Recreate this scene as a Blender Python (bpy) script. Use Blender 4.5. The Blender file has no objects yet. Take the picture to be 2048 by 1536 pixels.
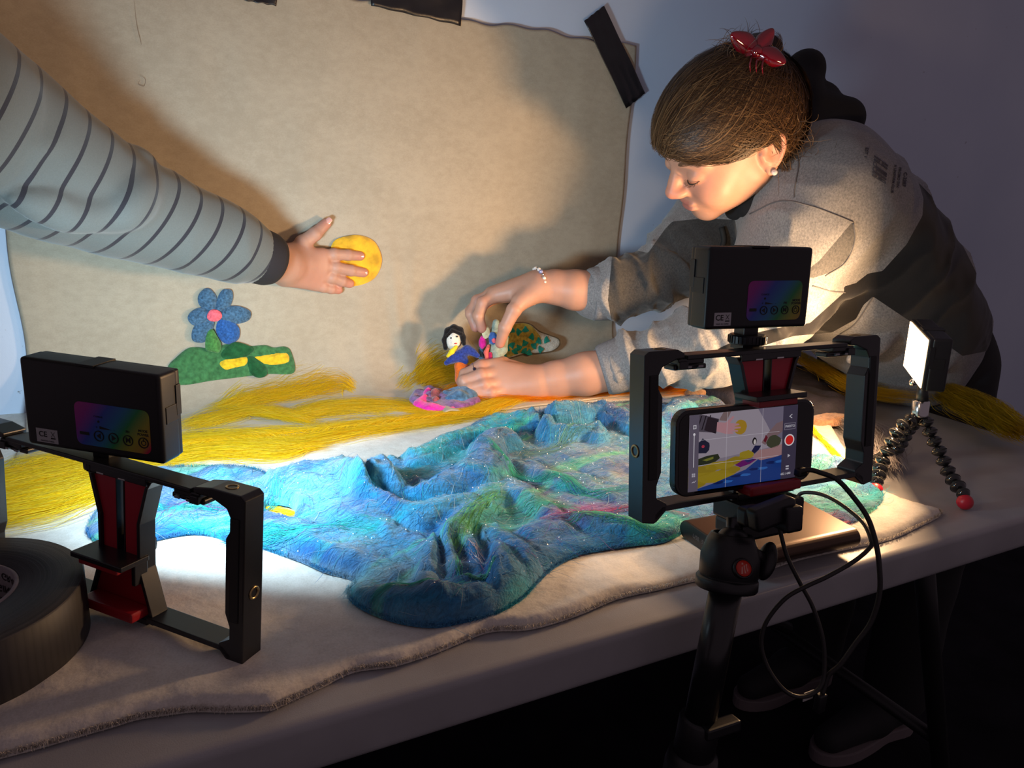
import bpy, bmesh, math, random
import numpy as np
from mathutils import Vector, Matrix
from mathutils.bvhtree import BVHTree

SC = bpy.context.scene
COL = SC.collection
rng = np.random.default_rng(7)
random.seed(7)

# ------------------------------------------------------------------ camera
FPX, TZ, CH = 1500.0, 0.74, 0.36
_p, _r, _y = math.radians(15.7), math.radians(2.7), math.radians(28)
CF = np.array([math.sin(_y)*math.cos(_p), math.cos(_y)*math.cos(_p), -math.sin(_p)])
_R0 = np.array([math.cos(_y), -math.sin(_y), 0.0]); _U0 = np.cross(_R0, CF)
CU = _U0*math.cos(_r) - _R0*math.sin(_r)
CR = _R0*math.cos(_r) + _U0*math.sin(_r)
CC = np.array([0.0, 0.0, TZ+CH])
cd = bpy.data.cameras.new('camera'); cam = bpy.data.objects.new('camera', cd); COL.objects.link(cam)
cd.sensor_width = 36.0; cd.lens = 36.0*FPX/2048.0; cd.clip_start = 0.02; cd.clip_end = 60
cam.matrix_world = Matrix([[CR[0], CU[0], -CF[0], CC[0]], [CR[1], CU[1], -CF[1], CC[1]], [CR[2], CU[2], -CF[2], CC[2]], [0, 0, 0, 1]])
SC.camera = cam

# ------------------------------------------------------------------ world and exposure
w = bpy.data.worlds.new('dim_room'); SC.world = w; w.use_nodes = True
w.node_tree.nodes['Background'].inputs[0].default_value = (0.60, 0.45, 0.52, 1)
w.node_tree.nodes['Background'].inputs[1].default_value = 0.215
SC.view_settings.view_transform = 'Standard'; SC.view_settings.look = 'None'
SC.view_settings.exposure = 0.0; SC.view_settings.gamma = 1.0; SC.view_settings.use_curve_mapping = False
COOL_LED = ((0.60, 0.84, 1.0), 3.4, 158)      # left phone rig panel, neutral white
WARM_RIG = ((1.0, 0.62, 0.33), 0.9, 170)      # right phone rig panel
WARM_LED = ((1.0, 0.60, 0.30), 5.2, 180)      # panel on the bendy tripod

# ------------------------------------------------------------------ helpers
def ray(px, py): return (px-1024)/FPX*CR - (py-768)/FPX*CU + CF
def D(px, py, d): return CC + ray(px, py)*d                       # world point at a depth
def T(px, py, h=0.0):                                             # world point above the table top
    r = ray(px, py); return CC + r*((TZ+h-CC[2])/r[2])
YW = 1.19
def Wl(px, py, off=0.0):                                          # world point on the back wall
    r = ray(px, py); return CC + r*((YW-off-CC[1])/r[1])
def lin(c):
    return tuple(((x/255.0)/12.92 if x/255.0 <= 0.04045 else ((x/255.0+0.055)/1.055)**2.4) for x in c)

def mesh_np(name, V, F, smooth=True):
    V = np.asarray(V, dtype=np.float32); me = bpy.data.meshes.new(name)
    if isinstance(F, np.ndarray):
        n = F.shape[1]; me.vertices.add(len(V)); me.vertices.foreach_set('co', V.ravel())
        me.loops.add(F.size); me.loops.foreach_set('vertex_index', F.astype(np.int32).ravel())
        me.polygons.add(len(F)); me.polygons.foreach_set('loop_start', np.arange(0, F.size, n, dtype=np.int32))
        me.polygons.foreach_set('loop_total', np.full(len(F), n, dtype=np.int32))
        me.update(calc_edges=True)
    else:
        me.from_pydata([tuple(map(float, v)) for v in V], [], [tuple(int(i) for i in f) for f in F]); me.update()
    me.polygons.foreach_set('use_smooth', np.full(len(me.polygons), smooth, dtype=bool))
    return me
def attr_col(me, name, C):
    C = np.asarray(C, dtype=np.float32)
    if C.shape[1] == 3: C = np.hstack([C, np.ones((len(C), 1), np.float32)])
    a = me.color_attributes.new(name, 'FLOAT_COLOR', 'POINT'); a.data.foreach_set('color', C.ravel())
def attr_f(me, name, v):
    a = me.attributes.new(name, 'FLOAT', 'POINT'); a.data.foreach_set('value', np.asarray(v, np.float32))

OFF = {}
def put(name, me, mats, parent=None, label=None):
    """link a mesh as one object; world-space vertices are moved into the parent's frame"""
    me.name = name
    if parent is not None and parent.name in OFF:
        me.transform(Matrix.Translation(-Vector(OFF[parent.name])))
    o = bpy.data.objects.new(name, me); COL.objects.link(o)
    for m in (mats if isinstance(mats, (list, tuple)) else [mats]): me.materials.append(m)
    if parent is not None:
        o.parent = parent
        if parent.name in OFF: OFF[o.name] = OFF[parent.name]
    if label: o['label'] = label
    return o
def thing(name, label, cat, loc=(0, 0, 0), group=None, matrix=None, worldverts=True):
    o = bpy.data.objects.new(name, None); COL.objects.link(o); o.empty_display_size = 0.03
    if matrix is not None: o.matrix_world = matrix
    else:
        o.location = tuple(map(float, loc))
        if worldverts: OFF[o.name] = tuple(map(float, loc))
    o['label'] = label; o['category'] = cat
    if group: o['group'] = group
    return o
def tag(o, label, cat, group=None, kind=None):
    if label: o['label'] = label
    if cat: o['category'] = cat
    if group: o['group'] = group
    if kind: o['kind'] = kind
    return o
def rebase(o, loc):
    """give a one-mesh thing its origin at its base"""
    o.data.transform(Matrix.Translation(-Vector(tuple(map(float, loc))))); o.location = tuple(map(float, loc)); OFF[o.name] = tuple(map(float, loc))
    return o

# mesh makers ------------------------------------------------------
def bm_mesh(bm, smooth=True):
    me = bpy.data.meshes.new('m'); bm.to_mesh(me); bm.free()
    me.polygons.foreach_set('use_smooth', [smooth]*len(me.polygons)); return me
def rbox(c, s, bev=0.0, seg=2, rot=None, bm=None):
    """rounded box centred at c with size s"""
    own = bm is None
    b2 = bmesh.new(); bmesh.ops.create_cube(b2, size=1.0)
    for v in b2.verts: v.co = Vector((v.co.x*s[0], v.co.y*s[1], v.co.z*s[2]))
    if bev > 0: bmesh.ops.bevel(b2, geom=list(b2.edges), offset=bev, segments=seg, profile=0.6, affect='EDGES')
    M = Matrix.Translation(Vector(c)) @ (rot.to_4x4() if rot is not None else Matrix.Identity(4))
    b2.transform(M)
    if own: return b2
    t = bpy.data.meshes.new('t'); b2.to_mesh(t); b2.free(); bm.from_mesh(t); bpy.data.meshes.remove(t); return bm
def prism(poly, y0, y1, bev=0.0, bm=None, plane='xz', seg=2):
    """extrude a polygon given in xz (or xy) along the remaining axis"""
    own = bm is None; b2 = bmesh.new()
    f3 = (lambda p, q: (p[0], q, p[1])) if plane == 'xz' else (lambda p, q: (p[0], p[1], q))
    lo = [b2.verts.new(f3(p, y0)) for p in poly]; hi = [b2.verts.new(f3(p, y1)) for p in poly]
    n = len(poly); b2.faces.new(lo); b2.faces.new(hi[::-1])
    for i in range(n): b2.faces.new((lo[i], hi[i], hi[(i+1) % n], lo[(i+1) % n]))
    bmesh.ops.recalc_face_normals(b2, faces=b2.faces)
    if bev > 0: bmesh.ops.bevel(b2, geom=list(b2.edges), offset=bev, segments=seg, profile=0.6, affect='EDGES', clamp_overlap=True)
    if own: return b2
    t = bpy.data.meshes.new('t'); b2.to_mesh(t); b2.free(); bm.from_mesh(t); bpy.data.meshes.remove(t); return bm
def lathe(prof, n=32, axis=None, c=(0, 0, 0), bm=None):
    """revolve (r,z) profile; axis is the direction of z"""
    q = Vector((0, 0, 1)).rotation_difference(Vector(tuple(map(float, axis))).normalized()) if axis is not None else None
    V = []; F = []
    for r, z in prof:
        for i in range(n):
            a = 2*math.pi*i/n; v = Vector((r*math.cos(a), r*math.sin(a), z))
            if q: v = q @ v
            V.append(v + Vector(tuple(map(float, c))))
    for j in range(len(prof)-1):
        for i in range(n): F.append((j*n+i, j*n+(i+1) % n, (j+1)*n+(i+1) % n, (j+1)*n+i))
    F.append(tuple(range(n))[::-1]); F.append(tuple((len(prof)-1)*n+i for i in range(n)))
    b2 = bmesh.new(); vs = [b2.verts.new(v) for v in V]
    for f in F:
        try: b2.faces.new([vs[i] for i in f])
        except ValueError: pass
    bmesh.ops.remove_doubles(b2, verts=b2.verts, dist=1e-6); bmesh.ops.recalc_face_normals(b2, faces=b2.faces)
    if bm is None: return b2
    t = bpy.data.meshes.new('t'); b2.to_mesh(t); b2.free(); bm.from_mesh(t); bpy.data.meshes.remove(t); return bm
def catmull(P, n=8, closed=False):
    P = np.asarray(P, float); m = len(P); out = []
    rngi = range(m if closed else m-1)
    for i in rngi:
        p1 = P[i]; p2 = P[(i+1) % m]
        p0 = P[(i-1) % m] if (closed or i > 0) else 2*p1-p2
        p3 = P[(i+2) % m] if (closed or i+2 < m) else 2*p2-p1
        for k in range(n):
            t = k/n
            out.append(0.5*((2*p1)+(-p0+p2)*t+(2*p0-5*p1+4*p2-p3)*t*t+(-p0+3*p1-3*p2+p3)*t**3))
    if not closed: out.append(P[-1])
    return np.array(out)
def tube(P, r, n=10, bm=None, caps=True):
    """tube through points; r a number or list"""
    P = np.asarray(P, float); m = len(P); R = np.full(m, r) if np.isscalar(r) else np.interp(np.linspace(0, 1, m), np.linspace(0, 1, len(r)), r)
    tg = np.gradient(P, axis=0); tg /= np.linalg.norm(tg, axis=1)[:, None]+1e-12
    up = np.array([0, 0, 1.0]) if abs(tg[0][2]) < 0.9 else np.array([1.0, 0, 0])
    a = np.cross(tg[0], up); a /= np.linalg.norm(a); V = []
    for i in range(m):
        a = a - tg[i]*(a@tg[i]); a /= np.linalg.norm(a)+1e-12; b = np.cross(tg[i], a)
        for k in range(n):
            t = 2*math.pi*k/n; V.append(P[i]+R[i]*(math.cos(t)*a+math.sin(t)*b))
    b2 = bmesh.new() if bm is None else bm
    vs = [b2.verts.new(tuple(v)) for v in V]
    for j in range(m-1):
        for k in range(n): b2.faces.new((vs[j*n+k], vs[j*n+(k+1) % n], vs[(j+1)*n+(k+1) % n], vs[(j+1)*n+k]))
    if caps: b2.faces.new(vs[:n][::-1]); b2.faces.new(vs[-n:])
    return b2
def text_mesh(s, size, extrude=0.0001, align='CENTER', bold=0.0):
    cu = bpy.data.curves.new('t', 'FONT'); cu.body = s; cu.size = size; cu.extrude = extrude; cu.align_x = align; cu.align_y = 'CENTER'; cu.offset = bold
    cu.resolution_u = 3
    o = bpy.data.objects.new('t', cu); COL.objects.link(o)
    dg = bpy.context.evaluated_depsgraph_get(); me = bpy.data.meshes.new_from_object(o.evaluated_get(dg))
    bpy.data.objects.remove(o); bpy.data.curves.remove(cu); return me
def add_mesh(bm, me, M=None):
    if M is not None: me.transform(M)
    bm.from_mesh(me); bpy.data.meshes.remove(me)

# materials --------------------------------------------------------
class NT:
    def __init__(s, name):
        s.m = bpy.data.materials.new(name); s.m.use_nodes = True; s.t = s.m.node_tree; s.N = s.t.nodes; s.L = s.t.links
        s.b = s.N['Principled BSDF']; s.out = s.N['Material Output']
    def n(s, kind, **kw):
        x = s.N.new(kind)
        for k, v in kw.items():
            if k.startswith('i_'): x.inputs[int(k[2:]) if k[2:].isdigit() else k[2:].replace('_', ' ')].default_value = v
            else: setattr(x, k, v)
        return x
    def l(s, a, b): s.L.new(a, b)
def M(name, col, rough=0.6, metal=0.0, spec=0.5, emit=None, estr=1.0, coat=0.0, sub=0.0, noise=0.0, nscale=40, bump=0.0, bscale=300, bdist=0.001, sheen=0.0, stretch=None, alpha=1.0, trans=0.0):
    t = NT(name); b = t.b
    b.inputs['Base Color'].default_value = (*col, 1); b.inputs['Roughness'].default_value = rough; b.inputs['Metallic'].default_value = metal
    b.inputs['Specular IOR Level'].default_value = spec; b.inputs['Coat Weight'].default_value = coat
    if sheen: b.inputs['Sheen Weight'].default_value = sheen; b.inputs['Sheen Roughness'].default_value = 0.5
    if sub: b.inputs['Subsurface Weight'].default_value = sub; b.inputs['Subsurface Radius'].default_value = (0.012, 0.005, 0.003); b.inputs['Subsurface Scale'].default_value = 0.6
    if trans: b.inputs['Transmission Weight'].default_value = trans
    if emit is not None: b.inputs['Emission Color'].default_value = (*emit, 1); b.inputs['Emission Strength'].default_value = estr
    if noise or bump:
        tc = t.n('ShaderNodeTexCoord'); src = tc.outputs['Object']
        if stretch:
            mp = t.n('ShaderNodeMapping'); mp.inputs['Scale'].default_value = stretch; t.l(src, mp.inputs[0]); src = mp.outputs[0]
    if noise:
        nz = t.n('ShaderNodeTexNoise'); nz.inputs['Scale'].default_value = nscale; nz.inputs['Detail'].default_value = 6; t.l(src, nz.inputs['Vector'])
        cr = t.n('ShaderNodeValToRGB'); cr.color_ramp.elements[0].position = 0.3; cr.color_ramp.elements[1].position = 0.7
        cr.color_ramp.elements[0].color = (*[c*(1-noise) for c in col], 1); cr.color_ramp.elements[1].color = (*[min(1, c*(1+noise)) for c in col], 1)
        t.l(nz.outputs[0], cr.inputs[0]); t.l(cr.outputs[0], b.inputs['Base Color'])
    if bump:
        nz = t.n('ShaderNodeTexNoise'); nz.inputs['Scale'].default_value = bscale; nz.inputs['Detail'].default_value = 5; t.l(src, nz.inputs['Vector'])
        bp = t.n('ShaderNodeBump'); bp.inputs['Strength'].default_value = bump; bp.inputs['Distance'].default_value = bdist
        t.l(nz.outputs[0], bp.inputs['Height']); t.l(bp.outputs[0], b.inputs['Normal'])
    return t.m
def MV(name, rough=0.85, sheen=0.0, bump=0.0, bscale=500, bdist=0.001, spec=0.2, noise=0.0, nscale=300):
    """material that reads its colour from the point attribute Col"""
    t = NT(name); a = t.n('ShaderNodeVertexColor'); a.layer_name = 'Col'; b = t.b; b.inputs['Roughness'].default_value = rough
    b.inputs['Specular IOR Level'].default_value = spec; b.inputs['Sheen Weight'].default_value = sheen
    tc = t.n('ShaderNodeTexCoord')
    if noise:
        nz = t.n('ShaderNodeTexNoise'); nz.inputs['Scale'].default_value = nscale; nz.inputs['Detail'].default_value = 5; t.l(tc.outputs['Object'], nz.inputs['Vector'])
        mr = t.n('ShaderNodeMapRange'); mr.inputs[1].default_value = 0.25; mr.inputs[2].default_value = 0.75; mr.inputs[3].default_value = 1-noise; mr.inputs[4].default_value = 1+noise
        t.l(nz.outputs[0], mr.inputs[0]); vm = t.n('ShaderNodeVectorMath', operation='SCALE'); t.l(a.outputs[0], vm.inputs[0]); t.l(mr.outputs[0], vm.inputs['Scale']); t.l(vm.outputs[0], b.inputs['Base Color'])
    else: t.l(a.outputs[0], b.inputs['Base Color'])
    if bump:
        nz = t.n('ShaderNodeTexNoise'); nz.inputs['Scale'].default_value = bscale; nz.inputs['Detail'].default_value = 5; t.l(tc.outputs['Object'], nz.inputs['Vector'])
        bp = t.n('ShaderNodeBump'); bp.inputs['Strength'].default_value = bump; bp.inputs['Distance'].default_value = bdist; t.l(nz.outputs[0], bp.inputs['Height']); t.l(bp.outputs[0], b.inputs['Normal'])
    return t.m

# smooth value noise for geometry ---------------------------------
_G = np.random.default_rng(3).random((64, 64, 64)).astype(np.float32)*2-1
def vnoise(X, Y, Z, f=1.0):
    x, y, z = X*f, Y*f, Z*f; xi, yi, zi = np.floor(x).astype(int), np.floor(y).astype(int), np.floor(z).astype(int)
    fx, fy, fz = x-xi, y-yi, z-zi; fx = fx*fx*(3-2*fx); fy = fy*fy*(3-2*fy); fz = fz*fz*(3-2*fz)
    def g(a, b, c): return _G[(xi+a) & 63, (yi+b) & 63, (zi+c) & 63]
    c00 = g(0, 0, 0)*(1-fx)+g(1, 0, 0)*fx; c10 = g(0, 1, 0)*(1-fx)+g(1, 1, 0)*fx
    c01 = g(0, 0, 1)*(1-fx)+g(1, 0, 1)*fx; c11 = g(0, 1, 1)*(1-fx)+g(1, 1, 1)*fx
    return (c00*(1-fy)+c10*fy)*(1-fz)+(c01*(1-fy)+c11*fy)*fz

# polygons in 2D ---------------------------------------------------
def poly_sd(P, poly):
    """signed distance (negative inside) of 2D points to a closed polygon, and the nearest point"""
    P = np.asarray(P, float); poly = np.asarray(poly, float); best = np.full(len(P), 1e9); near = np.zeros_like(P); ins = np.zeros(len(P), bool)
    for a, b in zip(poly, np.roll(poly, -1, axis=0)):
        e = b-a; L2 = e@e+1e-18; t = np.clip(((P-a)@e)/L2, 0, 1); q = a+t[:, None]*e; d = np.hypot(*(P-q).T)
        m = d < best; best[m] = d[m]; near[m] = q[m]
        c = ((a[1] > P[:, 1]) != (b[1] > P[:, 1])); xx = a[0]+(P[:, 1]-a[1])*(b[0]-a[0])/(b[1]-a[1]+1e-18); ins ^= c & (P[:, 0] < xx)
    return np.where(ins, -best, best), near
def seg_dist(P, a, b):
    e = b-a; t = np.clip(((P-a)@e)/(e@e+1e-18), 0, 1); return np.linalg.norm(P-(a+t[:, None]*e), axis=1), t
def project_px(V):
    d = np.asarray(V)-CC; z = d@CF; return np.stack([1024+FPX*(d@CR)/z, 768-FPX*(d@CU)/z], 1)
def sheet(outline, step, hfun, thick=0.0):
    """mesh of a flat outline (2D world xy polygon) with heights from hfun(XY, sd)"""
    O = np.asarray(outline); mn = O.min(0)-step; mx = O.max(0)+step
    xs = np.arange(mn[0], mx[0]+step, step); ys = np.arange(mn[1], mx[1]+step, step)
    X, Y = np.meshgrid(xs, ys, indexing='ij'); P = np.stack([X.ravel(), Y.ravel()], 1)
    sd, near = poly_sd(P, O); nx, ny = X.shape; ins = (sd < 0).reshape(nx, ny)
    q = ins[:-1, :-1] | ins[1:, :-1] | ins[:-1, 1:] | ins[1:, 1:]
    i, j = np.nonzero(q); F = np.stack([i*ny+j, (i+1)*ny+j, (i+1)*ny+j+1, i*ny+j+1], 1)
    P2 = np.where((sd > 0)[:, None], near, P); sd = np.minimum(sd, 0)
    used = np.unique(F); mp = np.full(nx*ny, -1); mp[used] = np.arange(len(used)); F = mp[F]; P2 = P2[used]; sd = sd[used]
    return P2, sd, F

# fibres -----------------------------------------------------------
def fibres(P, width, cols=None, up=(0, 0, 1)):
    """P (n,m,3) polylines -> ribbon mesh"""
    n, m, _ = P.shape; tg = np.gradient(P, axis=1); up = np.asarray(up, float)
    s = np.cross(tg, up if up.ndim == 3 else up[None, None, :]); s /= np.linalg.norm(s, axis=2)[..., None]+1e-9
    wv = (np.asarray(width).reshape(-1, 1, 1) if not np.isscalar(width) else width)*0.5*np.sin(np.linspace(0.25, math.pi-0.25, m))[None, :, None]
    V = np.stack([P-s*wv, P+s*wv], 2).reshape(-1, 3)
    k = np.arange(n)[:, None]*m + np.arange(m-1)[None, :]; k = k.ravel()*2
    F = np.stack([k, k+1, k+3, k+2], 1); me = mesh_np('f', V, F, smooth=True)
    if cols is not None:
        c = np.repeat(cols, m*2, axis=0) if cols.ndim == 2 else np.repeat(cols.reshape(-1, cols.shape[-1]), 2, axis=0)
        attr_col(me, 'Col', c)
    return me

# implicit surfaces ------------------------------------------------
class Vol:
    def __init__(s, lo, hi, h):
        s.lo = np.array(lo, float); s.h = h; s.n = np.maximum(4, np.ceil((np.array(hi)-s.lo)/h).astype(int)+1)
        s.A = np.full(s.n, 0.5, np.float32)
    def _box(s, lo, hi):
        i0 = np.clip(np.floor((np.array(lo)-s.lo)/s.h).astype(int), 0, s.n); i1 = np.clip(np.ceil((np.array(hi)-s.lo)/s.h).astype(int)+1, 0, s.n)
        if (i1 <= i0).any(): return None
        ax = [(s.lo[k]+s.h*np.arange(i0[k], i1[k])).astype(np.float32) for k in range(3)]
        sl = tuple(slice(i0[k], i1[k]) for k in range(3))
        return sl, ax[0][:, None, None], ax[1][None, :, None], ax[2][None, None, :]
    def put(s, sl, d, k, mode='add'):
        a = s.A[sl]
        if mode == 'add':
            if k > 0: h = np.clip(0.5+0.5*(a-d)/k, 0, 1); s.A[sl] = a*(1-h)+d*h-k*h*(1-h)
            else: s.A[sl] = np.minimum(a, d)
        else:
            if k > 0: h = np.clip(0.5-0.5*(a+d)/k, 0, 1); s.A[sl] = a*(1-h)+(-d)*h+k*h*(1-h)
            else: s.A[sl] = np.maximum(a, -d)
    def cap(s, a, b, ra, rb=None, k=0.008, mode='add'):
        rb = ra if rb is None else rb; a = np.array(a, float); b = np.array(b, float); r = max(ra, rb)+k*1.6+2*s.h
        B = s._box(np.minimum(a, b)-r, np.maximum(a, b)+r)
        if B is None: return
        sl, X, Y, Z = B; e = b-a; L = e@e+1e-12; x, y, z = X-a[0], Y-a[1], Z-a[2]
        t = np.clip((x*e[0]+y*e[1]+z*e[2])/L, 0, 1); d = np.sqrt((x-t*e[0])**2+(y-t*e[1])**2+(z-t*e[2])**2)-(ra+(rb-ra)*t)
        s.put(sl, d.astype(np.float32), k, mode)
    def chain(s, P, R, k=0.008, mode='add'):
        for i in range(len(P)-1): s.cap(P[i], P[i+1], R[i], R[i+1], k, mode)
    def ell(s, c, r, A=None, k=0.008, mode='add'):
        """A rows = local axes in world"""
        c = np.array(c, float); r = np.array(r, float); A = np.eye(3) if A is None else np.array(A, float)
        ext = np.sqrt(((A*r[:, None])**2).sum(0))+k*1.6+2*s.h; B = s._box(c-ext, c+ext)
        if B is None: return
        sl, X, Y, Z = B; x, y, z = X-c[0], Y-c[1], Z-c[2]
        q = [A[i][0]*x+A[i][1]*y+A[i][2]*z for i in range(3)]
        k0 = np.sqrt(sum((q[i]/r[i])**2 for i in range(3))); k1 = np.sqrt(sum((q[i]/r[i]**2)**2 for i in range(3)))+1e-9
        s.put(sl, (k0*(k0-1)/k1).astype(np.float32), k, mode)
    def grid(s):
        ax = [(s.lo[k]+s.h*np.arange(s.n[k])).astype(np.float32) for k in range(3)]
        return ax[0][:, None, None], ax[1][None, :, None], ax[2][None, None, :]
    def mesh(s):
        A = s.A; n = A.shape; ins = A < 0
        c = np.zeros((n[0]-1, n[1]-1, n[2]-1), np.int8)
        for dx in (0, 1):
            for dy in (0, 1):
                for dz in (0, 1): c += ins[dx:n[0]-1+dx, dy:n[1]-1+dy, dz:n[2]-1+dz]
        act = (c > 0) & (c < 8); idx = np.full(act.shape, -1, np.int64); I = np.argwhere(act); idx[act] = np.arange(len(I))
        S = np.zeros((len(I), 3)); W = np.zeros(len(I)); cs = [(a, b, d) for a in (0, 1) for b in (0, 1) for d in (0, 1)]
        for p in cs:
            for ax in range(3):
                if p[ax] == 0:
                    q = list(p); q[ax] = 1; va = A[I[:, 0]+p[0], I[:, 1]+p[1], I[:, 2]+p[2]]; vb = A[I[:, 0]+q[0], I[:, 1]+q[1], I[:, 2]+q[2]]
                    m = (va < 0) != (vb < 0); t = np.where(m, va/(va-vb+1e-12), 0)
                    pt = np.tile(np.array(p, float), (len(I), 1)); pt[:, ax] += t; S += pt*m[:, None]; W += m
        V = s.lo+(I+S/np.maximum(W, 1)[:, None])*s.h; Fs = []
        for ax in range(3):
            sl0 = [slice(1, -1)]*3; sl0[ax] = slice(0, -1); sl1 = list(sl0); sl1[ax] = slice(1, None)
            a = ins[tuple(sl0)]; b = ins[tuple(sl1)]; e = np.argwhere(a != b)
            if not len(e): continue
            base = e+1; base[:, ax] -= 1; o1, o2 = [(1, 2), (2, 0), (0, 1)][ax]
            def cell(d1, d2):
                q = base.copy(); q[:, o1] -= d1; q[:, o2] -= d2; return idx[q[:, 0], q[:, 1], q[:, 2]]
            f = np.stack([cell(1, 1), cell(0, 1), cell(0, 0), cell(1, 0)], 1); sgn = a[tuple(e.T)]
            f[~sgn] = f[~sgn][:, ::-1]; Fs.append(f)
        F = np.vstack(Fs); F = F[(F >= 0).all(1)]
        return V, F
def relax(V, F, it=1, lam=0.5):
    n = len(V); E = np.vstack([F[:, [0, 1]], F[:, [1, 2]], F[:, [2, 3]], F[:, [3, 0]]])
    for _ in range(it):
        S = np.zeros_like(V); c = np.bincount(E[:, 0], minlength=n)+np.bincount(E[:, 1], minlength=n)
        for k in range(3): S[:, k] = np.bincount(E[:, 0], V[E[:, 1], k], n)+np.bincount(E[:, 1], V[E[:, 0], k], n)
        V = V+lam*(S/np.maximum(c, 1)[:, None]-V)
    return V
# ================================================================== setting
def box_between(lo, hi, bev=0.0):
    lo = np.array(lo, float); hi = np.array(hi, float); return bm_mesh(rbox((lo+hi)/2, hi-lo, bev), smooth=False)
def wall_mat():
    t = NT('painted_wall'); tc = t.n('ShaderNodeTexCoord'); b = t.b; b.inputs['Roughness'].default_value = 0.6
    n1 = t.n('ShaderNodeTexNoise', i_Scale=2.2, i_Detail=4.0); n2 = t.n('ShaderNodeTexNoise', i_Scale=26.0, i_Detail=8.0); n2.inputs['Roughness'].default_value = 0.75
    t.l(tc.outputs['Object'], n1.inputs['Vector']); t.l(tc.outputs['Object'], n2.inputs['Vector'])
    c1 = t.n('ShaderNodeValToRGB'); c1.color_ramp.elements[0].position = 0.35; c1.color_ramp.elements[1].position = 0.65
    c1.color_ramp.elements[0].color = (0.52, 0.61, 0.77, 1); c1.color_ramp.elements[1].color = (0.60, 0.69, 0.84, 1); t.l(n1.outputs[0], c1.inputs[0])
    c2 = t.n('ShaderNodeValToRGB'); c2.color_ramp.elements[0].position = 0.29; c2.color_ramp.elements[1].position = 0.34
    c2.color_ramp.elements[0].color = (0.28, 0.25, 0.23, 1); c2.color_ramp.elements[1].color = (1, 1, 1, 1); t.l(n2.outputs[0], c2.inputs[0])
    mx = t.n('ShaderNodeMix', data_type='RGBA', blend_type='MULTIPLY'); mx.inputs[0].default_value = 1.0
    t.l(c1.outputs[0], mx.inputs[6]); t.l(c2.outputs[0], mx.inputs[7]); t.l(mx.outputs[2], b.inputs['Base Color'])
    bp = t.n('ShaderNodeBump'); bp.inputs['Strength'].default_value = 0.25; bp.inputs['Distance'].default_value = 0.002; t.l(n2.outputs[0], bp.inputs['Height']); t.l(bp.outputs[0], b.inputs['Normal'])
    return t.m
o = put('wall_back', box_between((-2.2, YW, -0.02), (4.2, YW+0.12, 2.7)), wall_mat()); o['kind'] = 'structure'
o = put('floor', box_between((-2.2, -1.6, -0.06), (4.2, YW, 0.0)), M('dark_floor', (0.010, 0.009, 0.012), 0.9, spec=0.1, noise=0.4, nscale=8)); o['kind'] = 'structure'

# ---------------------------------------------------------------- folding table
PLASTIC = M('grey_white_plastic', (0.36, 0.36, 0.375), 0.42, noise=0.10, nscale=14, bump=0.25, bscale=900, bdist=0.0004)
DARKMETAL = M('dark_metal', (0.03, 0.03, 0.032), 0.45, metal=0.6)
TX1 = 1.21
table = thing('folding_table', 'long grey-white plastic folding table with rounded edge carrying the felt scenery', 'table', (0.3, 0.8, 0))
put('tabletop', bm_mesh(rbox((0.295, 0.80, TZ-0.0215), (1.83, 0.74, 0.043), 0.008, 4)), PLASTIC, table)
for y in (0.50, 1.06):
    put('leg', bm_mesh(tube([(0.84, y, 0.698), (0.90, y, 0.55), (1.12, y, 0.013)], 0.0125, 12)), DARKMETAL, table)
    put('leg', bm_mesh(tube([(-0.25, y, 0.698), (-0.31, y, 0.55), (-0.5, y, 0.013)], 0.0125, 12)), DARKMETAL, table)
put('brace', bm_mesh(tube([(0.45, 0.78, 0.69), (0.70, 0.78, 0.53), (0.98, 0.78, 0.36)], 0.011, 10)), DARKMETAL, table)
put('crossbar', bm_mesh(tube([(0.985, 0.5, 0.345), (0.985, 1.06, 0.345)], 0.010, 10)), DARKMETAL, table)
put('crossbar', bm_mesh(tube([(0.78, 0.47, 0.683), (0.80, 0.60, 0.660), (0.85, 0.62, 0.655), (0.86, 0.505, 0.645)], 0.009, 10)), DARKMETAL, table)

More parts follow.
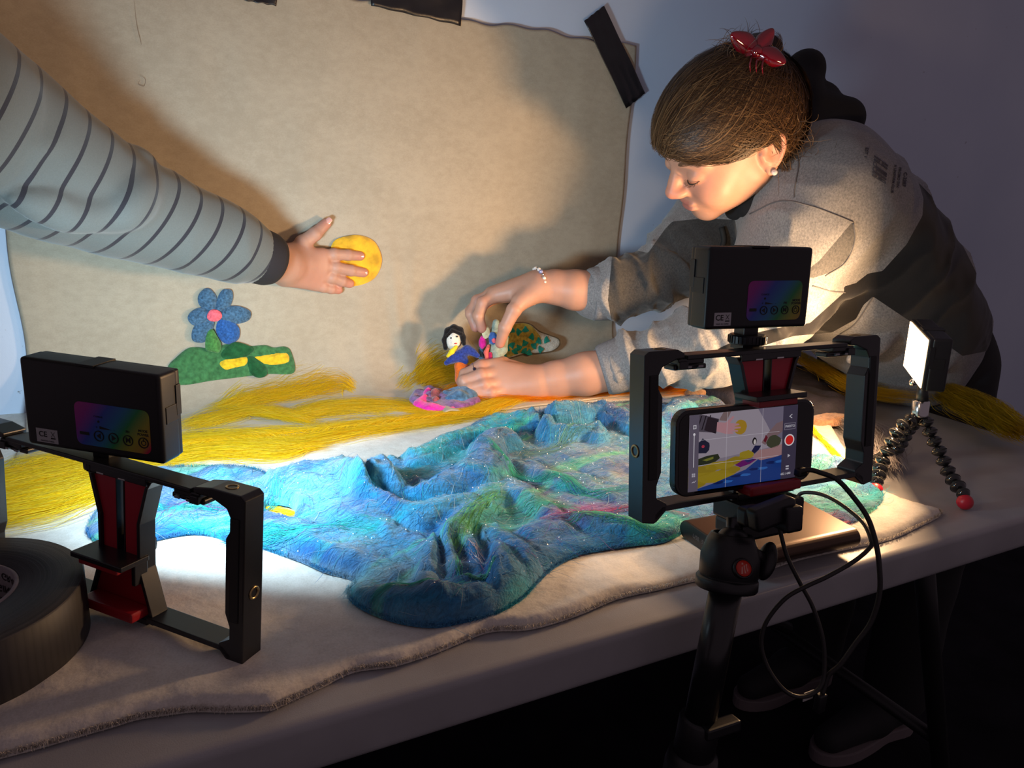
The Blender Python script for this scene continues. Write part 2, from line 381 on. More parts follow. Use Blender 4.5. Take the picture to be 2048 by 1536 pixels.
# ---------------------------------------------------------------- backdrop
def felt_mat(name, c1, c2, bump=0.6, sc=350, st=(1, 1, 1)):
    t = NT(name); tc = t.n('ShaderNodeTexCoord'); b = t.b; b.inputs['Roughness'].default_value = 0.95; b.inputs['Specular IOR Level'].default_value = 0.1
    b.inputs['Sheen Weight'].default_value = 0.15
    mp = t.n('ShaderNodeMapping'); mp.inputs['Scale'].default_value = st; t.l(tc.outputs['Object'], mp.inputs[0])
    n1 = t.n('ShaderNodeTexNoise', i_Scale=sc, i_Detail=6.0); n2 = t.n('ShaderNodeTexNoise', i_Scale=9.0, i_Detail=5.0); n3 = t.n('ShaderNodeTexNoise', i_Scale=75.0, i_Detail=8.0)
    for n in (n1, n2, n3): t.l(mp.outputs[0], n.inputs['Vector'])
    ad = t.n('ShaderNodeMath', operation='ADD'); t.l(n2.outputs[0], ad.inputs[0]); t.l(n3.outputs[0], ad.inputs[1])
    a2 = t.n('ShaderNodeMath', operation='ADD'); t.l(ad.outputs[0], a2.inputs[0]); t.l(n1.outputs[0], a2.inputs[1])
    mr = t.n('ShaderNodeMapRange'); mr.inputs[1].default_value = 1.2; mr.inputs[2].default_value = 1.8; t.l(a2.outputs[0], mr.inputs[0])
    mx = t.n('ShaderNodeMix', data_type='RGBA'); mx.inputs[6].default_value = (*c1, 1); mx.inputs[7].default_value = (*c2, 1); t.l(mr.outputs[0], mx.inputs[0]); t.l(mx.outputs[2], b.inputs['Base Color'])
    bp = t.n('ShaderNodeBump'); bp.inputs['Strength'].default_value = bump; bp.inputs['Distance'].default_value = 0.0015; t.l(ad.outputs[0], bp.inputs['Height']); t.l(bp.outputs[0], b.inputs['Normal'])
    return t.m
CREAM = felt_mat('cream_felt', (0.36, 0.31, 0.235), (0.425, 0.37, 0.285), 0.3, 500, (1.0, 1.0, 1.6))
WHITE = felt_mat('white_wool_batting', (0.58, 0.55, 0.50), (0.72, 0.69, 0.64), 0.8, 600)
def backdrop():
    topx = np.array([Wl(x, y)[0] for x, y in [(-60, -30), (500, -28), (740, -2), (925, 42), (1000, 48), (1100, 70), (1180, 80), (1272, 94)]])
    topz = np.array([Wl(x, y)[2] for x, y in [(-60, -30), (500, -28), (740, -2), (925, 42), (1000, 48), (1100, 70), (1180, 80), (1272, 94)]])
    xl, xr = -0.125, 0.845; nx, nv = 190, 210; V = []
    R = 0.085; zc = TZ+0.011+R; Lc = R*math.pi/2; Lf = 0.13
    for i in range(nx+1):
        x = xl+(xr-xl)*i/nx; zt = np.interp(x, topx, topz)+0.003*math.sin(x*31)+0.002*math.sin(x*87); L = zt-zc+Lc+Lf
        for j in range(nv+1):
            s = L*j/nv; e = 0.002*math.sin(j*0.11)+0.0015*math.sin(j*0.05+1)
            xx = x+(e*(i/nx)**8 if i > nx/2 else e*(1-i/nx)**8)
            off = 0.006+0.0022*float(vnoise(np.array(xx), np.array(s), np.array(0.), 6))+0.0012*float(vnoise(np.array(xx*3), np.array(s), np.array(9.), 9))
            bot = max(0.0, min(1.0, (s-(zt-zc)+0.16)/0.2))
            off += bot*0.006*(math.exp(-((x-0.392-0.02*bot)/0.010)**2)+0.8*math.exp(-((x-0.435+0.01*bot)/0.012)**2)+0.5*math.exp(-((x-0.345)/0.02)**2))
            if s < zt-zc: p = (xx, YW-off, zt-s)
            elif s < zt-zc+Lc:
                a = (s-(zt-zc))/R; p = (xx, YW-0.006-R+(R-(off-0.006))*math.cos(a), zc-(R-(off-0.006))*math.sin(a))
            else: p = (xx, YW-0.006-R-(s-(zt-zc)-Lc), TZ+0.011+(off-0.006)*1.0)
            V.append(p)
    F = [(i*(nv+1)+j, (i+1)*(nv+1)+j, (i+1)*(nv+1)+j+1, i*(nv+1)+j+1) for i in range(nx) for j in range(nv)]
    me = mesh_np('b', V, np.array(F)); o = put('backdrop', me, CREAM)
    md = o.modifiers.new('s', 'SOLIDIFY'); md.thickness = 0.002; md.offset = 0
    tag(o, 'cream felt backdrop cloth taped to the wall and curving onto the table', 'backdrop cloth')
    return o
bd = backdrop()
# loose hairs on the backdrop
hs = []
for pts in ([(268, 0), (272, 40), (276, 62), (282, 86), (281, 92)], [(279, 150), (290, 158), (288, 172), (277, 168), (281, 158)]):
    hs.append(catmull([Wl(x, y, 0.011) for x, y in pts], 6)[:24])
for h_ in hs:
    put('loose_hair', fibres(h_[None], 0.0006, up=(0, 1, 0)), M('hair_thread', (0.16, 0.12, 0.09), 0.6), bd)

# ---------------------------------------------------------------- table felt
front = [(-700, 1760), (-300, 1640), (-60, 1540), (0, 1521), (80, 1500), (168, 1474), (225, 1458), (273, 1443), (330, 1434), (390, 1427), (460, 1428), (535, 1425), (562, 1416), (586, 1404), (640, 1380), (703, 1349), (760, 1340), (800, 1333), (880, 1306), (975, 1268), (1060, 1262), (1150, 1236), (1235, 1201), (1320, 1182), (1400, 1163), (1500, 1152), (1600, 1122), (1700, 1100), (1780, 1082), (1840, 1055), (1882, 1032), (1860, 1022), (1800, 1005), (1750, 985), (1722, 950), (1690, 905), (1655, 850), (1600, 800), (1450, 745)]
mo = [T(x, y, 0.0)[:2] for x, y in front] + [(0.85, YW-0.03), (0.2, YW-0.025), (-0.35, YW-0.022)]
mo = catmull(np.array(mo), 4, closed=True)
P2, sd, F = sheet(mo, 0.005, None)
edge = np.clip(-sd/0.006, 0, 1)
lump = vnoise(P2[:, 0], P2[:, 1], 0*sd, 14)*0.0022+vnoise(P2[:, 0], P2[:, 1], 0*sd, 45)*0.0007
nearf = np.exp(-(sd/0.05)**2)
Zt = TZ+0.0010+0.0065*np.sqrt(1-(1-edge)**2)+(lump+0.0022*nearf*(1+vnoise(P2[:, 0], P2[:, 1], 0*sd, 22)))*edge
Vt = np.column_stack([P2, Zt]); nv = len(Vt)
Fb = F[:, ::-1]+nv; Vb = Vt.copy(); Vb[:, 2] = TZ+0.0006
mat_o = put('felt_mat', mesh_np('m', np.vstack([Vt, Vb]), np.vstack([F, Fb])), WHITE)
tag(mat_o, 'thick white wool batting laid flat over the table with a wavy front edge', 'felt mat')
def mat_fuzz():
    n = 5000; O = mo; k = rng.integers(0, len(O), n); a = O[k]; b = O[(k+1) % len(O)]; t = rng.random((n, 1)); base = a+(b-a)*t
    keep = project_px(np.column_stack([base, np.full(n, TZ)]))[:, 1] > 900; base = base[keep]; n = len(base)
    d = rng.normal(size=(n, 2)); d /= np.linalg.norm(d, axis=1)[:, None]; L = 0.003+0.004*rng.random(n); P = np.zeros((n, 4, 3))
    for i in range(4): P[:, i, :2] = base+d*(L*(i/3-0.4))[:, None]; P[:, i, 2] = TZ+0.002+0.0045*rng.random(n)
    put('fuzz', fibres(P, 0.00045), M('white_fuzz', (0.55, 0.50, 0.44), 0.9), mat_o)['kind'] = 'stuff'
mat_fuzz()

# ---------------------------------------------------------------- tape pieces
def tape_mat(name, c): return M(name, c, 0.33, noise=0.15, nscale=60, bump=0.5, bscale=120, bdist=0.0006)
TAPE = tape_mat('black_gaffer_tape', (0.012, 0.011, 0.013))
def tape_strip(pts, label, off=0.009, wr=0.0012):
    P = [Wl(x, y, off) for x, y in pts]; n, m = 24, 10; V = []; Fq = []
    for i in range(n+1):
        for j in range(m+1):
            u, v = i/n, j/m; p = (P[0]*(1-u)+P[1]*u)*(1-v)+(P[3]*(1-u)+P[2]*u)*v
            dv = wr*(math.sin(u*9+v*3)+0.6*math.sin(v*11+u*4)); p = p+np.array([0, -abs(dv), 0.0006*math.sin(u*23)]); V.append(p)
    Fq = [(i*(m+1)+j, (i+1)*(m+1)+j, (i+1)*(m+1)+j+1, i*(m+1)+j+1) for i in range(n) for j in range(m)]
    o = put('tape_strip', mesh_np('t', V, np.array(Fq)), TAPE); md = o.modifiers.new('s', 'SOLIDIFY'); md.thickness = 0.0006
    return tag(o, label, 'tape', 'black tape strips on the wall')
tape_strip([(440, -40), (556, -30), (552, 12), (480, 0)], 'short end of black tape at the top left of the backdrop')
tape_strip([(738, -70), (928, -55), (921, 52), (742, 12)], 'wide wrinkled black tape holding the top edge of the backdrop')
tape_strip([(1168, 42), (1208, 11), (1290, 186), (1252, 217)], 'slanting black tape strip on the right top corner of the backdrop')

# ================================================================== felt scenery on the backdrop
def back_y(z):                                                     # depth of the backdrop surface at height z
    R = 0.085; zc = TZ+0.011+R
    if z >= zc: return YW-0.009
    a = math.asin(min(1, (zc-z)/R)); return YW-0.009-R+R*math.cos(a)
def on_back(px, py, off=0.0):
    r = ray(px, py); lo, hi = 0.5, 2.2
    for _ in range(40):
        m = (lo+hi)/2; p = CC+r*m
        if p[2] > TZ+(0.012 if p[1] > 0.962 else 0.0075) and (p[1] < back_y(p[2])-off or not -0.14 < p[0] < 0.86): lo = m
        else: hi = m
    return CC+r*lo
def felt_patch(pts, thick, off=0.001, bumpy=0.0006, smooth_n=6, step=3.0, mound=0.5, seed=0, closed_smooth=True):
    """outline in photo pixels -> a felt cut-out that lies on the backdrop, with real thickness"""
    O = catmull(np.array(pts, float), smooth_n, closed=True) if closed_smooth else np.array(pts, float)
    Q, sd, F = sheet(O, step, None); n = len(Q)
    s2m = 1/1180.0; e = np.clip(-sd*s2m/(thick*1.5), 0, 1); prof = np.sqrt(1-(1-e)**2)
    base = np.array([on_back(x, y, off) for x, y in Q]); toc = CC-base; toc /= np.linalg.norm(toc, axis=1)[:, None]
    nrm = np.array([0, -1.0, 0.15]); nrm /= np.linalg.norm(nrm)
    hgt = thick*prof*(1-mound+mound*np.clip(-sd*s2m/0.012, 0, 1))+bumpy*vnoise(Q[:, 0]*0.05+seed, Q[:, 1]*0.05, 0*sd, 3.0)*e
    top = base+nrm*hgt[:, None]; V = np.vstack([top, base]); return V, np.vstack([F, F[:, ::-1]+n]), Q
def patch_obj(name, pts, thick, mat, parent=None, **kw):
    label = kw.pop('label', None); V, F, Q = felt_patch(pts, thick, **kw); me = mesh_np('p', V, F); return put(name, me, mat, parent, label)
def fm(name, c, var=0.35, sc=160, bump=0.9): return M(name, c, 0.95, spec=0.1, noise=var, nscale=sc, bump=bump, bscale=420, bdist=0.0015, sheen=0.3)
G1 = fm('green_felt', (0.045, 0.155, 0.055)); G2 = fm('dark_green_felt', (0.012, 0.085, 0.028)); YF = fm('yellow_felt', (0.72, 0.46, 0.02), 0.25)
BL1 = fm('slate_blue_felt', (0.055, 0.125, 0.215), 0.5, 300); BL2 = fm('bright_blue_felt', (0.025, 0.10, 0.32), 0.4, 300); STEM = fm('leaf_green_felt', (0.06, 0.20, 0.05), 0.4, 250)
PINK = fm('pink_felt', (0.80, 0.13, 0.17), 0.3, 300)
hill = thing('felt_hill', 'low green felt hill with yellow patches lying against the backdrop', 'felt scenery', on_back(460, 760))
patch_obj('hill_body', [(335, 735), (352, 715), (375, 697), (395, 694), (420, 697), (445, 690), (470, 686), (500, 692), (530, 690), (548, 695), (570, 693), (583, 705), (588, 745), (540, 748), (500, 752), (460, 757), (420, 762), (370, 770), (340, 765)], 0.006, G1, hill)
patch_obj('dark_patch', [(441, 712), (452, 695), (470, 684), (495, 690), (508, 700), (490, 715), (460, 722)], 0.004, G2, hill, off=0.0065)
patch_obj('yellow_patch', [(438, 727), (455, 716), (480, 712), (496, 716), (492, 730), (470, 736), (450, 740)], 0.004, YF, hill, off=0.0065)
patch_obj('dark_patch', [(493, 716), (508, 713), (530, 728), (535, 748), (518, 756), (500, 745)], 0.005, G2, hill, off=0.0065)
patch_obj('yellow_patch', [(508, 714), (530, 710), (572, 706), (577, 724), (555, 730), (530, 729), (515, 722)], 0.004, YF, hill, off=0.0065)
flower = thing('felt_flower', 'dark blue felt flower with a pink centre standing on the green hill', 'felt flower', on_back(428, 700))
pet = [[(425, 628), (400, 612), (396, 592), (410, 577), (424, 580), (434, 600)], [(430, 625), (434, 598), (445, 580), (463, 580), (466, 598), (455, 618)],
       [(435, 632), (452, 614), (478, 612), (501, 623), (498, 640), (475, 648), (450, 645)], [(424, 634), (405, 652), (385, 650), (375, 636), (384, 622), (405, 616)],
       [(426, 640), (425, 660), (410, 684), (386, 682), (384, 662), (396, 645)]]
for k, p in enumerate(pet): patch_obj('petal', p, 0.006, BL1, flower, off=0.002+0.0005*k)
patch_obj('petal', [(438, 640), (460, 640), (478, 655), (478, 676), (462, 688), (445, 684), (432, 662)], 0.006, BL2, flower, off=0.004, label='brighter blue felt petal')
patch_obj('flower_stem', [(413, 668), (424, 658), (432, 668), (443, 690), (438, 705), (424, 704), (411, 698)], 0.006, STEM, flower, off=0.008)
patch_obj('flower_centre', [(414, 631), (420, 621), (430, 619), (441, 624), (444, 634), (436, 642), (424, 643), (416, 639)], 0.004, PINK, flower, off=0.009)
sun = patch_obj('felt_sun', [(660, 512), (666, 485), (685, 474), (715, 470), (742, 478), (757, 495), (764, 520), (757, 545), (742, 562), (712, 572), (690, 568), (672, 550)], 0.006, M('sun_yellow_felt', (0.74, 0.42, 0.012), 0.85, noise=0.35, nscale=45, bump=0.8, bscale=90, bdist=0.003, sheen=0.3))
tag(sun, 'round yellow felt sun pressed against the backdrop by the hand', 'felt sun')
# leaf-spotted wing
wing = thing('felt_wing', 'pointed olive felt wing with teal leaves and white tip behind the hands', 'felt wing', on_back(1060, 700))
WP = [(978, 712), (992, 680), (1010, 655), (1035, 645), (1060, 648), (1078, 662), (1098, 670), (1117, 678), (1119, 690), (1105, 702), (1080, 706), (1050, 708), (1020, 716), (1000, 717)]
patch_obj('wing_body', WP, 0.004, fm('wing_white_felt', (0.55, 0.53, 0.46), 0.2), wing, off=0.016)
patch_obj('olive_patch', [(978, 711), (993, 682), (1011, 657), (1035, 647), (1058, 649), (1074, 664), (1082, 680), (1066, 700), (1040, 706), (1018, 714), (1000, 715)], 0.002, fm('olive_felt', (0.36, 0.28, 0.05), 0.45), wing, off=0.0205)
TEAL = fm('teal_felt', (0.01, 0.24, 0.19), 0.3)
for (x, y) in [(1012, 675), (1037, 664), (1051, 660), (1024, 690), (1050, 687), (1038, 696), (1068, 692), (1081, 699), (1093, 680), (1064, 674), (1014, 697), (1008, 709), (1030, 703), (1049, 702), (1078, 682), (1024, 660), (1058, 706)]:
    r = 7.5; ang = rng.random()*6
    star = []
    for k in range(7):
        a = ang+k*2*math.pi/7; star.append((x+r*math.cos(a)*(1 if k % 2 else 0.62), y+r*math.sin(a)*(1.1 if k % 2 else 0.7)))
    patch_obj('leaf_spot', star, 0.0016, TEAL, wing, off=0.0228, step=1.6, smooth_n=3)
ed = np.array([on_back(x, y, 0.0188) for x, y in catmull(np.array(WP, float), 5, True)])
put('stitched_edge', bm_mesh(tube(np.vstack([ed, ed[:1]]), 0.0011, 6)), fm('brown_yarn', (0.12, 0.075, 0.03)), wing)

# ---------------------------------------------------------------- multicoloured rock
rock = thing('felt_rock', 'purple, magenta and blue felted boulder on the yellow wool below the doll', 'felt rock', T(890, 815))
def blob_on_table(name, pts, hh, mat, parent, z0=0.0125, seed=1.0, label=None, step=0.0025, edgew=0.012):
    O = catmull(np.array([T(x, y, z0)[:2] for x, y in pts]), 5, True); P2, sd, F = sheet(O, step, None); e = np.clip(-sd/edgew, 0, 1)
    z = TZ+z0+hh*np.sqrt(1-(1-e)**2)*(0.85+0.35*vnoise(P2[:, 0]+seed, P2[:, 1], 0*sd, 60)); V = np.column_stack([P2, z]); n = len(V); B = V.copy(); B[:, 2] = TZ+z0-0.004
    return put(name, mesh_np('b', np.vstack([V, B]), np.vstack([F, F[:, ::-1]+n])), mat, parent, label)
blob_on_table('rock_body', [(818, 800), (832, 785), (860, 780), (890, 786), (925, 783), (950, 790), (962, 806), (940, 818), (905, 826), (865, 826), (838, 822), (822, 812)], 0.012, fm('purple_felt', (0.17, 0.06, 0.24), 0.5), rock)
blob_on_table('magenta_patch', [(824, 815), (838, 805), (848, 790), (862, 786), (866, 796), (858, 812), (885, 820), (912, 822), (905, 828), (865, 828), (838, 824)], 0.016, fm('magenta_felt', (0.75, 0.02, 0.33), 0.3), rock, seed=4)
blob_on_table('rust_patch', [(858, 796), (872, 788), (884, 792), (884, 806), (872, 814), (860, 810)], 0.017, fm('rust_felt', (0.30, 0.07, 0.08), 0.4), rock, seed=7)
blob_on_table('blue_patch', [(884, 792), (905, 786), (935, 785), (956, 796), (952, 808), (925, 814), (895, 814), (882, 804)], 0.019, fm('denim_blue_felt', (0.05, 0.14, 0.28), 0.5), rock, seed=11)

# ---------------------------------------------------------------- wool
def ground(x, y):
    R = 0.085; y0 = YW-0.006-R; yy = np.clip(y, y0, YW-0.010); z = TZ+0.0125+R-np.sqrt(np.maximum(R*R-(yy-y0)**2, 0)); ok = (y > 0.962) & (x > -0.13) & (x < 0.85)
    return np.where(ok, z, TZ+0.0085)
def wool(name, spine, widths, n, cols, label, cat='wool', hz=0.006, fl=0.09, z0=0.008, group=None, seed=1, thick=0.00055, wav=0.009, kind=None, worldspine=None, mound=0.0):
    """loose combed wool: n fibres that follow a spine of photo pixels on the table"""
    r = np.random.default_rng(seed)
    S = catmull(np.array([on_back(x, y, 0.004) for x, y in spine]) if worldspine is None else np.array(worldspine), 8)
    seg = np.r_[0, np.cumsum(np.linalg.norm(np.diff(S, axis=0), axis=1))]; L = seg[-1]; m = 9
    wd = np.interp(np.linspace(0, 1, len(S)), np.linspace(0, 1, len(widths)), widths)*(1.25 if group else 1.0)
    c = r.random(n)*L; half = fl*(0.35+0.65*r.random(n))/2; lat = np.clip(r.normal(size=n)*0.42, -1.25, 1.25); hh = r.random(n)
    P = np.zeros((n, m, 3)); ph = r.random(n)*6.28; fr = 18+30*r.random(n); am = wav*(0.2+r.random(n)); tilt = r.normal(size=n)*0.10
    for i in range(m):
        s = c+half*(2*i/(m-1)-1); sc = np.clip(s, 0, L); p = np.stack([np.interp(sc, seg, S[:, k]) for k in range(3)], 1)
        q = np.stack([np.interp(np.clip(sc+0.004, 0, L), seg, S[:, k])-np.interp(np.clip(sc-0.004, 0, L), seg, S[:, k]) for k in range(3)], 1); q /= np.linalg.norm(q, axis=1)[:, None]+1e-9
        p += q*(s-sc)[:, None]; side = np.stack([-q[:, 1], q[:, 0], 0*q[:, 0]], 1); side /= np.linalg.norm(side, axis=1)[:, None]+1e-9
        wloc = np.interp(sc, seg, wd); w_ = lat*wloc+am*np.sin(s*fr+ph)+tilt*(s-c)
        p = p+side*w_[:, None]; prof = np.sqrt(np.clip(1-(np.abs(lat)/1.3)**2, 0, 1)); p[:, 2] += (hh*hz+mound*prof*wloc*(0.2+0.8*hh))*(0.35+0.65*prof)+0.0006*np.sin(s*90+ph)
        zb = np.interp(sc, seg, S[:, 2]); p[:, 2] = p[:, 2]-zb+ground(p[:, 0], p[:, 1])+max(0.0, z0-0.008); P[:, i] = p
    cc = np.array(cols); a = r.integers(0, len(cc), n); C = cc[a]*(0.8+0.4*r.random((n, 1)))
    me = fibres(P, thick*(0.7+0.9*r.random(n)), C); o = put(name, me, WOOLV)
    rebase(o, S[len(S)//2]); return tag(o, label, cat, group, kind)
def wool_mat():
    t = NT('combed_wool'); a = t.n('ShaderNodeVertexColor'); a.layer_name = 'Col'; b = t.b; b.inputs['Roughness'].default_value = 0.75; b.inputs['Specular IOR Level'].default_value = 0.25
    t.l(a.outputs[0], b.inputs['Base Color']); tr = t.n('ShaderNodeBsdfTranslucent'); t.l(a.outputs[0], tr.inputs[0]); mx = t.n('ShaderNodeMixShader'); mx.inputs[0].default_value = 0.35
    t.l(b.outputs[0], mx.inputs[1]); t.l(tr.outputs[0], mx.inputs[2]); t.l(mx.outputs[0], t.out.inputs[0]); return t.m
WOOLV = wool_mat()
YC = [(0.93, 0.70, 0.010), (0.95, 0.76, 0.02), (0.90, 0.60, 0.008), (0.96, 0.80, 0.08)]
GW = 'yellow wool wisps on the white felt'
wool('wool_wisp', [(452, 812), (500, 800), (560, 788), (620, 776), (680, 768), (700, 774)], [0.012, 0.022, 0.02, 0.02, 0.022, 0.01], 1500, YC, 'narrow yellow wool wisp nearest the backdrop, below the green hill', group=GW, seed=1)
wool('wool_wisp', [(395, 850), (440, 838), (500, 826), (560, 832), (600, 842)], [0.02, 0.025, 0.022, 0.018, 0.008], 1500, YC, 'small yellow wool wisp in the second row, left of the wide one', group=GW, seed=2)
wool('wool_wisp', [(600, 832), (660, 820), (720, 815), (790, 818), (850, 826)], [0.02, 0.032, 0.036, 0.034, 0.01], 2600, YC, 'wide yellow wool wisp left of the purple felt boulder', group=GW, seed=3)
wool('wool_wisp', [(360, 890), (440, 880), (540, 880), (620, 878), (720, 862), (860, 846), (930, 838)], [0.04, 0.03, 0.03, 0.03, 0.025, 0.018, 0.012], 3400, YC, 'long yellow wool wisp running from the left phone rig towards the boulder', group=GW, seed=4)
wool('wool_wisp', [(330, 915), (400, 905), (480, 902), (560, 905), (610, 900)], [0.03, 0.035, 0.035, 0.03, 0.01], 2600, YC, 'bright yellow wool wisp just above the blue cloth, beside the left light', group=GW, seed=5, hz=0.008)
wool('wool_wisp', [(-120, 1000), (0, 975), (90, 955), (200, 935), (300, 930)], [0.05, 0.05, 0.05, 0.045, 0.03], 3600, YC, 'yellow wool wisp behind the left phone rig handle bar', group=GW, seed=6, hz=0.008)
wool('wool_wisp', [(-100, 1045), (-20, 1030), (80, 1010), (170, 985), (230, 960)], [0.03, 0.04, 0.04, 0.03, 0.02], 2400, YC, 'frayed yellow wool wisp nearest the big tape roll', group=GW, seed=7)
wool('wool_wisp', [(900, 832), (960, 822), (1010, 806), (1060, 796)], [0.014, 0.018, 0.016, 0.01], 1300, YC, 'yellow wool wisp between the boulder and the crumpled blue cloth', group=GW, seed=8)
wool('wool_wisp', [(828, 770), (860, 752), (890, 742), (930, 745), (960, 765)], [0.02, 0.028, 0.03, 0.03, 0.02], 1900, [(0.85, 0.60, 0.015), (0.90, 0.68, 0.03), (0.8, 0.52, 0.01)], 'olive yellow wool tuft behind the felt doll', group=GW, seed=9, hz=0.010, z0=0.009)
OC = [(0.93, 0.42, 0.008), (0.90, 0.50, 0.01), (0.95, 0.36, 0.006)]
wool('orange_wool', [(930, 800), (990, 798), (1060, 800), (1140, 795), (1220, 788), (1300, 782), (1380, 778), (1440, 772)], [0.008, 0.018, 0.012, 0.016, 0.02, 0.022, 0.022, 0.02], 3400, OC, 'orange wool strip lying along the forearm behind the blue cloth', seed=12, hz=0.01)
wool('orange_wool', [(900, 790), (930, 778), (960, 772), (990, 776)], [0.01, 0.014, 0.014, 0.01], 700, OC, 'small orange wool tuft beneath the fist holding the doll', seed=13, hz=0.012)
wool('yellow_strand', [(1608, 838), (1625, 862), (1650, 890), (1680, 920), (1710, 945)], [0.004, 0.004, 0.005, 0.005, 0.004], 500, [(0.86, 0.70, 0.03)], 'thin bright yellow wool strand seen through the right phone rig', seed=14, hz=0.003, wav=0.001)
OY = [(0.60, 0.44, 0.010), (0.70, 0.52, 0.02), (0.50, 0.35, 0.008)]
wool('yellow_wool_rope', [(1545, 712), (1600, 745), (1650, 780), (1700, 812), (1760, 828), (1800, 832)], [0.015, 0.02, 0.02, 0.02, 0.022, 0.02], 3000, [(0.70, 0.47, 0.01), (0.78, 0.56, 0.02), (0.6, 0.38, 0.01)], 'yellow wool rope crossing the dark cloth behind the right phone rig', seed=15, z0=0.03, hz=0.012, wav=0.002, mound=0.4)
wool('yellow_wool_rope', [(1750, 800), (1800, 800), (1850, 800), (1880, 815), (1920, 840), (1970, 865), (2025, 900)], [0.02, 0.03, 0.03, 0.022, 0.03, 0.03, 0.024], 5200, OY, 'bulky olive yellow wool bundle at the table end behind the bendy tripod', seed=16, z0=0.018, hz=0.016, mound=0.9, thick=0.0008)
wool('yellow_tuft', [(528, 1024), (550, 1028), (572, 1032), (594, 1036)], [0.006, 0.010, 0.010, 0.006], 500, YC, 'small yellow wool tuft showing through the hole in the blue cloth', seed=18, hz=0.004, wav=0.002, fl=.03)
wool('grey_fleece', [(1700, 850), (1740, 870), (1760, 900), (1770, 930)], [0.03, 0.035, 0.03, 0.02], 1800, [(0.42, 0.40, 0.42), (0.5, 0.47, 0.46), (0.2, 0.16, 0.16)], 'loose grey fleece behind the left foot of the bendy tripod', seed=17, hz=0.012, wav=0.010)
# ================================================================== crumpled blue cloth
def px_poly(pts, z=0.008): return np.array([T(x, y, z)[:2] for x, y in pts])
OUT = [(175, 1062), (205, 1010), (235, 968), (290, 948), (350, 938), (420, 937), (480, 938), (520, 946), (545, 960), (575, 958), (590, 948), (610, 944), (650, 950), (672, 935), (692, 925), (720, 932), (770, 930), (800, 922), (850, 912), (880, 893), (915, 880), (960, 862), (1010, 850), (1050, 835), (1095, 822), (1140, 812), (1200, 812), (1260, 806), (1330, 802), (1400, 792), (1440, 802), (1470, 830), (1560, 870), (1600, 905), (1640, 925), (1700, 948), (1752, 975), (1764, 1002), (1738, 1030), (1700, 1048), (1640, 1055), (1560, 1050), (1500, 1045), (1440, 1042), (1400, 1045), (1378, 1060), (1330, 1085), (1270, 1092), (1190, 1104), (1150, 1114), (1105, 1140), (1072, 1172), (1045, 1200), (1000, 1228), (940, 1246), (870, 1256), (800, 1248), (740, 1228), (704, 1206), (698, 1186), (712, 1172), (700, 1160), (650, 1146), (600, 1124), (545, 1106), (500, 1092), (460, 1092), (445, 1080), (400, 1070), (360, 1072), (310, 1082), (250, 1092), (200, 1088)]
HOLE = [(530, 1024), (548, 1015), (580, 1020), (590, 1032), (586, 1046), (565, 1040), (545, 1036)]
def z_(a, b): return (430+a*0.4736, 780+b*0.4736)
